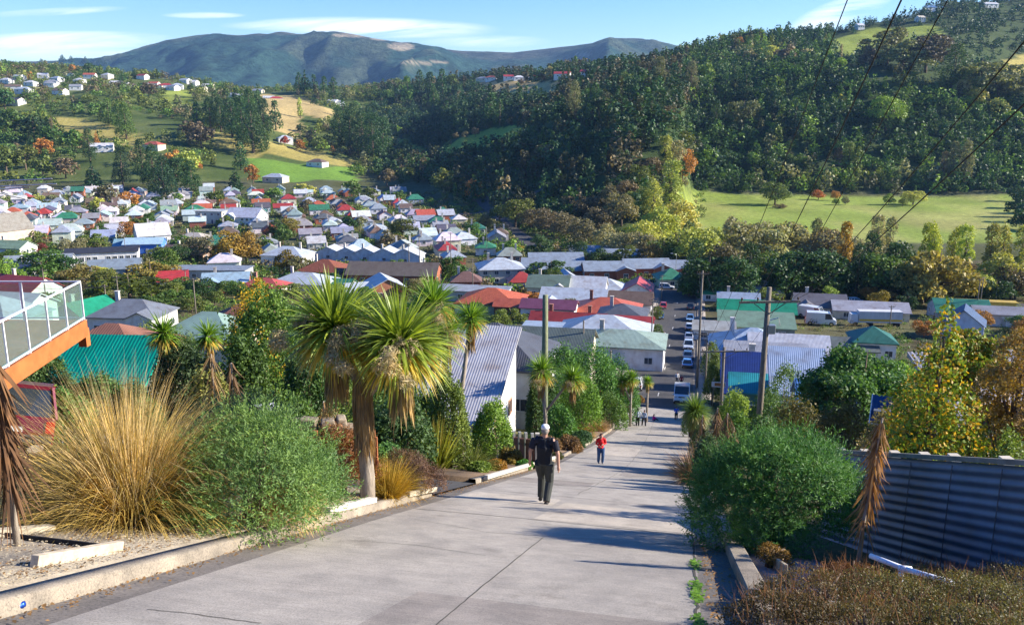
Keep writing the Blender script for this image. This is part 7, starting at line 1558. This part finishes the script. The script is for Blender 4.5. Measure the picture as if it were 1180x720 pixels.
RS = [(915, 470, 30, 74, (.095, .085, .03), 9000, .10, 'olive brown hedge bush right of the big weathered pole'), (965, 462, 26, 70, (.075, .07, .03), 9000, .09, 'dark brown green bush left of the withered coppery shoot'), (1005, 475, 20, 60, (.17, .14, .06), 8000, .07, 'straw brown bush behind the withered coppery shoot'), (1050, 480, 18, 70, (.055, .11, .025), 9000, .08, 'dark leafy bush under the speckled autumn tree'), (1100, 492, 17, 60, (.12, .17, .04), 7000, .07, 'pale green bush just over the fence top'),
      (1150, 500, 16, 60, (.11, .16, .04), 6000, .07, 'low green growth over the fence below the copper shrub'), (845, 455, 62, 44, (.17, .24, .04), 8000, .17, 'yellow green bush under the deep blue wall'), (885, 450, 58, 50, (.06, .11, .03), 8000, .17, 'mid green bush below the turquoise porch'), (875, 480, 44, 60, (.045, .085, .025), 9000, .14, 'dark green bush around the foot of the big pole'), (930, 445, 50, 50, (.05, .09, .03), 8000, .15, 'green bush below the pale corrugated shed'), (848, 478, 52, 40, (.08, .15, .03), 7000, .13, 'fresh green low bush behind the dead flax'),
      (1030, 455, 30, 50, (.06, .10, .03), 7000, .11, 'green bush beside the navy sheet'), (818, 505, 28, 44, (.05, .09, .04), 8000, .09, 'dark shrub beside the gutter above the large round bush'), (806, 492, 48, 24, (.05, .08, .03), 4000, .1, 'narrow dark shrub along the right kerb'), (795, 470, 70, 22, (.06, .10, .03), 4000, .12, 'dark shrub beside right kerb near the blue jacket'), (900, 420, 78, 50, (.07, .12, .03), 5000, .2, 'green bush before the lilac grey roof'), (820, 420, 105, 20, (.10, .14, .03), 4000, .22, 'shrubs with yellow flowers between street and blue wall'), (818, 395, 130, 22, (.09, .13, .03), 4000, .25, 'garden shrubs beside the small white street cottage'), (905, 348, 205, 26, (.10, .17, .03), 4000, .3, 'round yellow green shrub beside the twin dark gables')]
for i, (px, yt, v, wp, c, n, lf, lab) in enumerate(RS): garden(px, yt, v, wp, c, n, lf, lab, sd=150+i)
# right kerb planting: cabbage tree, dead flax, tussock
u, v, z = ground(799, 60); ht = gray(474)*v-z
cabbage('squat cabbage tree with one fat head at the right kerb', (u, v, z), [(0, 0, ht, 1.5), (.2, .3, ht-.7, 1.2)], [[(0, 0, -.3), (0, 0, ht)]], .16, 420, .95, .055, 71, flowers=False, cols=((.14, .23, .05), (.34, .32, .10), (.28, .21, .12)))
for px, v, yt, n, lab in ((806, 36, 478, 150, 'brown withered shoot beside the squat cabbage tree'), (822, 30, 470, 220, 'tall brown withered shoot among the dead flax'), (833, 25, 476, 240, 'brown withered shoot nearest the large round bush'), (841, 25, 492, 200, 'shorter withered shoot against the dark hedge')):
    u, vv, z = ground(px, v); dead_shoot(lab, (u, vv, z), max(1., gray(yt)*vv-z), n, px, (0, 0), (.20, .13, .085), .7, .04)
p = ground(801, 30); tussock('pinkish tan tussock hanging over the right gutter', p, 1.5, 1500, (.40, .26, .16), None, 95, .02, 1.1, (0, 0), 1.5, base=.3, up=1.2)
for px, v, lab in ((1162, 15.5, 'feathery dry plumed grass at the frame edge above the fence'), (1085, 16, 'pale plumed grass between the autumn trees')):
    p = ground(px, v); k = gray(490)*p[1]-p[2]; tussock(lab, p, min(max(.9, k), 1.8), 150, (.38, .31, .17), (.50, .42, .28), 97, .014, .5, (0, 0), .8, name='plumed_grass', base=.2)
# navy sheet roof
p = at(1014, 466, 24); e = empty('lean_to', 'small lean-to with steep navy blue roof and white edge', 'shed', p, R(-25)); e.scale = (.5, .5, .5); gzz = (Hs(p[0], p[1])-p[2])/.5
MB().add([(-.45, -.6, -1.), (.75, -.6, -1.), (.75, .7, .35), (-.45, .7, .35), (-.45, -.6, -1.06), (.75, -.6, -1.06), (.75, .7, .29), (-.45, .7, .29)], [(0, 1, 2, 3), (7, 6, 5, 4), (0, 4, 5, 1), (2, 6, 7, 3), (1, 5, 6, 2), (0, 3, 7, 4)]).build('roof', flat('navy_sheet', (.02, .06, .15), .35, .2), e)
MB().bar((-.47, -.62, -1.), (-.47, .72, .36), .05, .05).bar((-.47, -.62, -1.0), (.77, -.62, -1.0), .05, .05).build('white_edge', WM_, e); MB().box((.15, .1, (gzz-1)/2-.3), (.9, .9, 1.-gzz)).build('wall', flat('grey_lean_wall', (.10, .12, .15), .7), e)
# sign board
p = at(828, 443, 86); e = empty('notice_board', 'small brown and white notice board before the blue wall', 'sign', p, YF); MB().box((0, 0, 0), (1.4, .06, .55)).build('board', flat('white_sign', (.65, .62, .58), .6), e); MB().box((.1, -.04, .02), (1.0, .02, .35)).build('brown_panel', flat('brown_sign', (.3, .12, .04), .6), e); MB().box((-.5, .05, -1.2), (.08, .08, 2.4)).box((.5, .05, -1.2), (.08, .08, 2.4)).build('legs', POLEW, e)
# walls and fences along the left footpath
def wrow(label, s0, s1, x, h, c, name='garden_wall'):
    a, b = s2w(x, s0, float(zroad(s0))), s2w(x, s1, float(zroad(s1))); m = MB(); n = 5
    for k in range(n): q0, q1 = s0+(s1-s0)*k/n, s0+(s1-s0)*(k+1)/n; m.bar(s2w(x, q0, float(zroad(q0))+h/2-.1), s2w(x, q1, float(zroad(q1))+h/2-.1), .18, h+.2)
    return tag(m.build(name, flat('garden_wall_%d' % s0, c, .85, .2, 3), None), label, 'wall')
for s0, s1, h, c, lab in ((104, 121, 1.1, (.22, .2, .17), 'low brownish wall at the head of the left footpath'), (123, 138, 1.0, (.6, .58, .52), 'white garden wall beside the mint roofed cottage'), (141, 158, 1.1, (.35, .33, .3), 'grey garden wall under the blue pyramid roof'), (160, 180, 1.2, (.5, .25, .17), 'brick coloured wall by the charcoal roofed house'), (184, 206, 1.1, (.6, .6, .56), 'pale wall beside the coral roofed house'), (210, 232, 1., (.65, .65, .62), 'white wall beside the brown gable roof')): wrow(lab, s0, s1, float(XL(s0))-2.75, h, c)
for s0, s1, h, c, lab in ((120, 140, 1.0, (.3, .28, .25), 'low dark wall along the right footpath by the blue walled house'), (165, 190, 1.0, (.55, .53, .5), 'pale wall along the right footpath by the street cottage')): wrow(lab, s0, s1, 3.6, h, c)

# ------------------------------------------------------------ people
def PG(px, py): return hit(px, py, 8)
wlk = dict(kl=(.10, -.15, .51), al=(.10, -.10, .085), kr=(-.11, -.02, .49), ar=(-.12, .26, .16), hl=(.1, 0, .9), hr=(-.1, 0, .9), el=(.30, .05, 1.16), wl=(.33, -.03, .91), er=(-.30, .04, 1.16), wr=(-.32, .05, .90), neck=(0, -.01, 1.5), head=(0, -.035, 1.63), sl=(.21, 0, 1.43), sr=(-.21, 0, 1.43))
p = PG(627, 579); person('man walking away down the concrete in dark vest, grey trousers and white cap', p, PI-YAW-.1, 1.84, wlk, (.02, .022, .035), (.05, .055, .05), (.25, .23, .2), (.75, .75, .75), 'short', (.018, .02, .024), vox=.0085, shoes=(.05, .05, .05))
p = PG(692, 534); person('woman in bright red jacket and blue jeans walking up towards us', p, YAW*0+.1, 1.64, dict(el=(.24, -.02, 1.16), wl=(.08, -.2, 1.18), er=(-.25, .0, 1.15), wr=(-.12, -.18, 1.1), kl=(.1, -.1, .5), al=(.1, -.02, .1), ar=(-.1, .1, .1), head=(0, -.06, 1.62)), (.62, .02, .025), (.04, .09, .20), (.08, .03, .02), vox=.011, hood=True, shoes=(.2, .2, .2))
p = PG(734.5, 490.5); person('dark haired person in pale top standing left of a pair', p, PI, 1.74, None, (.40, .45, .55), (.015, .015, .02), (.01, .008, .008), vox=.016, long_hair=True)
p = PG(742, 490.5); person('person in pale blue jacket standing right of the pair, legs apart', p, PI-.6, 1.6, dict(al=(.22, .0, .08), ar=(-.2, .05, .08), kl=(.18, 0, .5), kr=(-.16, 0, .5)), (.30, .38, .52), (.012, .012, .016), (.01, .008, .008), vox=.016)
p = PG(753, 485); person('child in vivid pink jacket sitting on the road', p, R(120), 1.35, dict(pel=(0, .0, .14), waist=(0, .02, .32), chest=(0, -.02, .52), neck=(0, -.05, .72), head=(0, -.08, .87), hl=(.1, 0, .12), hr=(-.1, 0, .12), kl=(.12, -.36, .38), kr=(-.12, -.38, .32), al=(.12, -.62, .09), ar=(-.12, -.64, .09), sl=(.17, -.02, .64), sr=(-.17, -.02, .64), el=(.22, -.16, .42), wl=(.14, -.36, .42), er=(-.22, -.16, .42), wr=(-.14, -.36, .42)), (.70, .02, .28), (.02, .02, .03), (.012, .01, .01), vox=.016, long_hair=True)
p = PG(779, 483.5); person('person in royal blue jacket standing at the end of the concrete', p, 0., 1.5, dict(el=(.27, -.03, 1.16), wl=(.14, -.16, 1.12), er=(-.27, -.03, 1.16), wr=(-.14, -.16, 1.12)), (.02, .12, .60), (.03, .035, .05), (.03, .02, .015), vox=.016)
p = PG(780, 441.5); person('person in white top walking beside the white van', p, .2, 1.72, wlk, (.65, .66, .68), (.05, .06, .09), (.02, .015, .01), vox=.018, sleeves='long')
p = PG(785, 444); person('person in dark red jacket walking close beside the white top', p, .1, 1.55, wlk, (.28, .02, .05), (.03, .03, .04), (.02, .015, .01), vox=.018)
p = PG(765, 391.5); person('distant person in pale clothes walking in the middle of the asphalt', p, .1, 1.75, wlk, (.60, .64, .70), (.35, .42, .52), (.03, .02, .015), vox=.02)
# ------------------------------------------------------------ labels for the many: what a thing looks like, and its rank among its like beside a landmark
ORD = ['', 'second ', 'third ', 'fourth ', 'fifth ', 'sixth ', 'seventh ', 'eighth ', 'ninth ', 'tenth ', 'eleventh ', 'twelfth ', 'thirteenth ', 'fourteenth ', 'fifteenth ', 'sixteenth ']
def _auto_labels():
    lm = []
    for ph, o in LAND: p = project(o.location); lm.append((ph, p[0], p[1]-4))
    for ph, x, y in SPOTS: lm.append((ph, x, y))
    lm = [q for q in lm if -10 < q[1] < 1190]
    items = []
    for o, desc, hh in AUTO:
        p = project((o.location.x, o.location.y, o.location.z+hh)); items.append((o, desc, p[0], p[1]))
    by = {}
    for it in items: by.setdefault(it[1], []).append(it)
    best = {}
    for desc, L in by.items():
        for ph, x, y in lm:
            sl = {}
            for o, _, px, py in L:
                dx, dy = px-x, (py-y)*1.6
                rel = ('to the right of' if dx > 0 else 'to the left of') if abs(dx) > abs(dy) else ('below' if dy > 0 else 'above')
                sl.setdefault(rel, []).append((math.hypot(dx, dy), o))
            for rel, S in sl.items():
                S.sort(key=lambda q: q[0])
                for i, (dd, o) in enumerate(S):
                    if i >= len(ORD): break
                    cost = dd*(1+.35*i)
                    if o.name not in best or cost < best[o.name][0]:
                        t = f'{ORD[i]}nearest {desc} {rel} {ph}' if len(S) > 1 else f'{desc} {rel} {ph}'
                        if len(t.split()) > 16: t = t.replace('to the right of', 'right of').replace('to the left of', 'left of')
                        best[o.name] = (cost, t)
    seen = {}
    for o, desc, px, py in items:
        t = best[o.name][1] if o.name in best else f'{desc} at the edge of the view'
        seen[t] = seen.get(t, 0)+1; o['label'] = t
    print('repeated labels', [k for k, v in seen.items() if v > 1][:5], 'too long', [t for t in seen if len(t.split()) > 16][:5])
bpy.context.view_layer.update()
_auto_labels()
print('objects', len(bpy.data.objects))
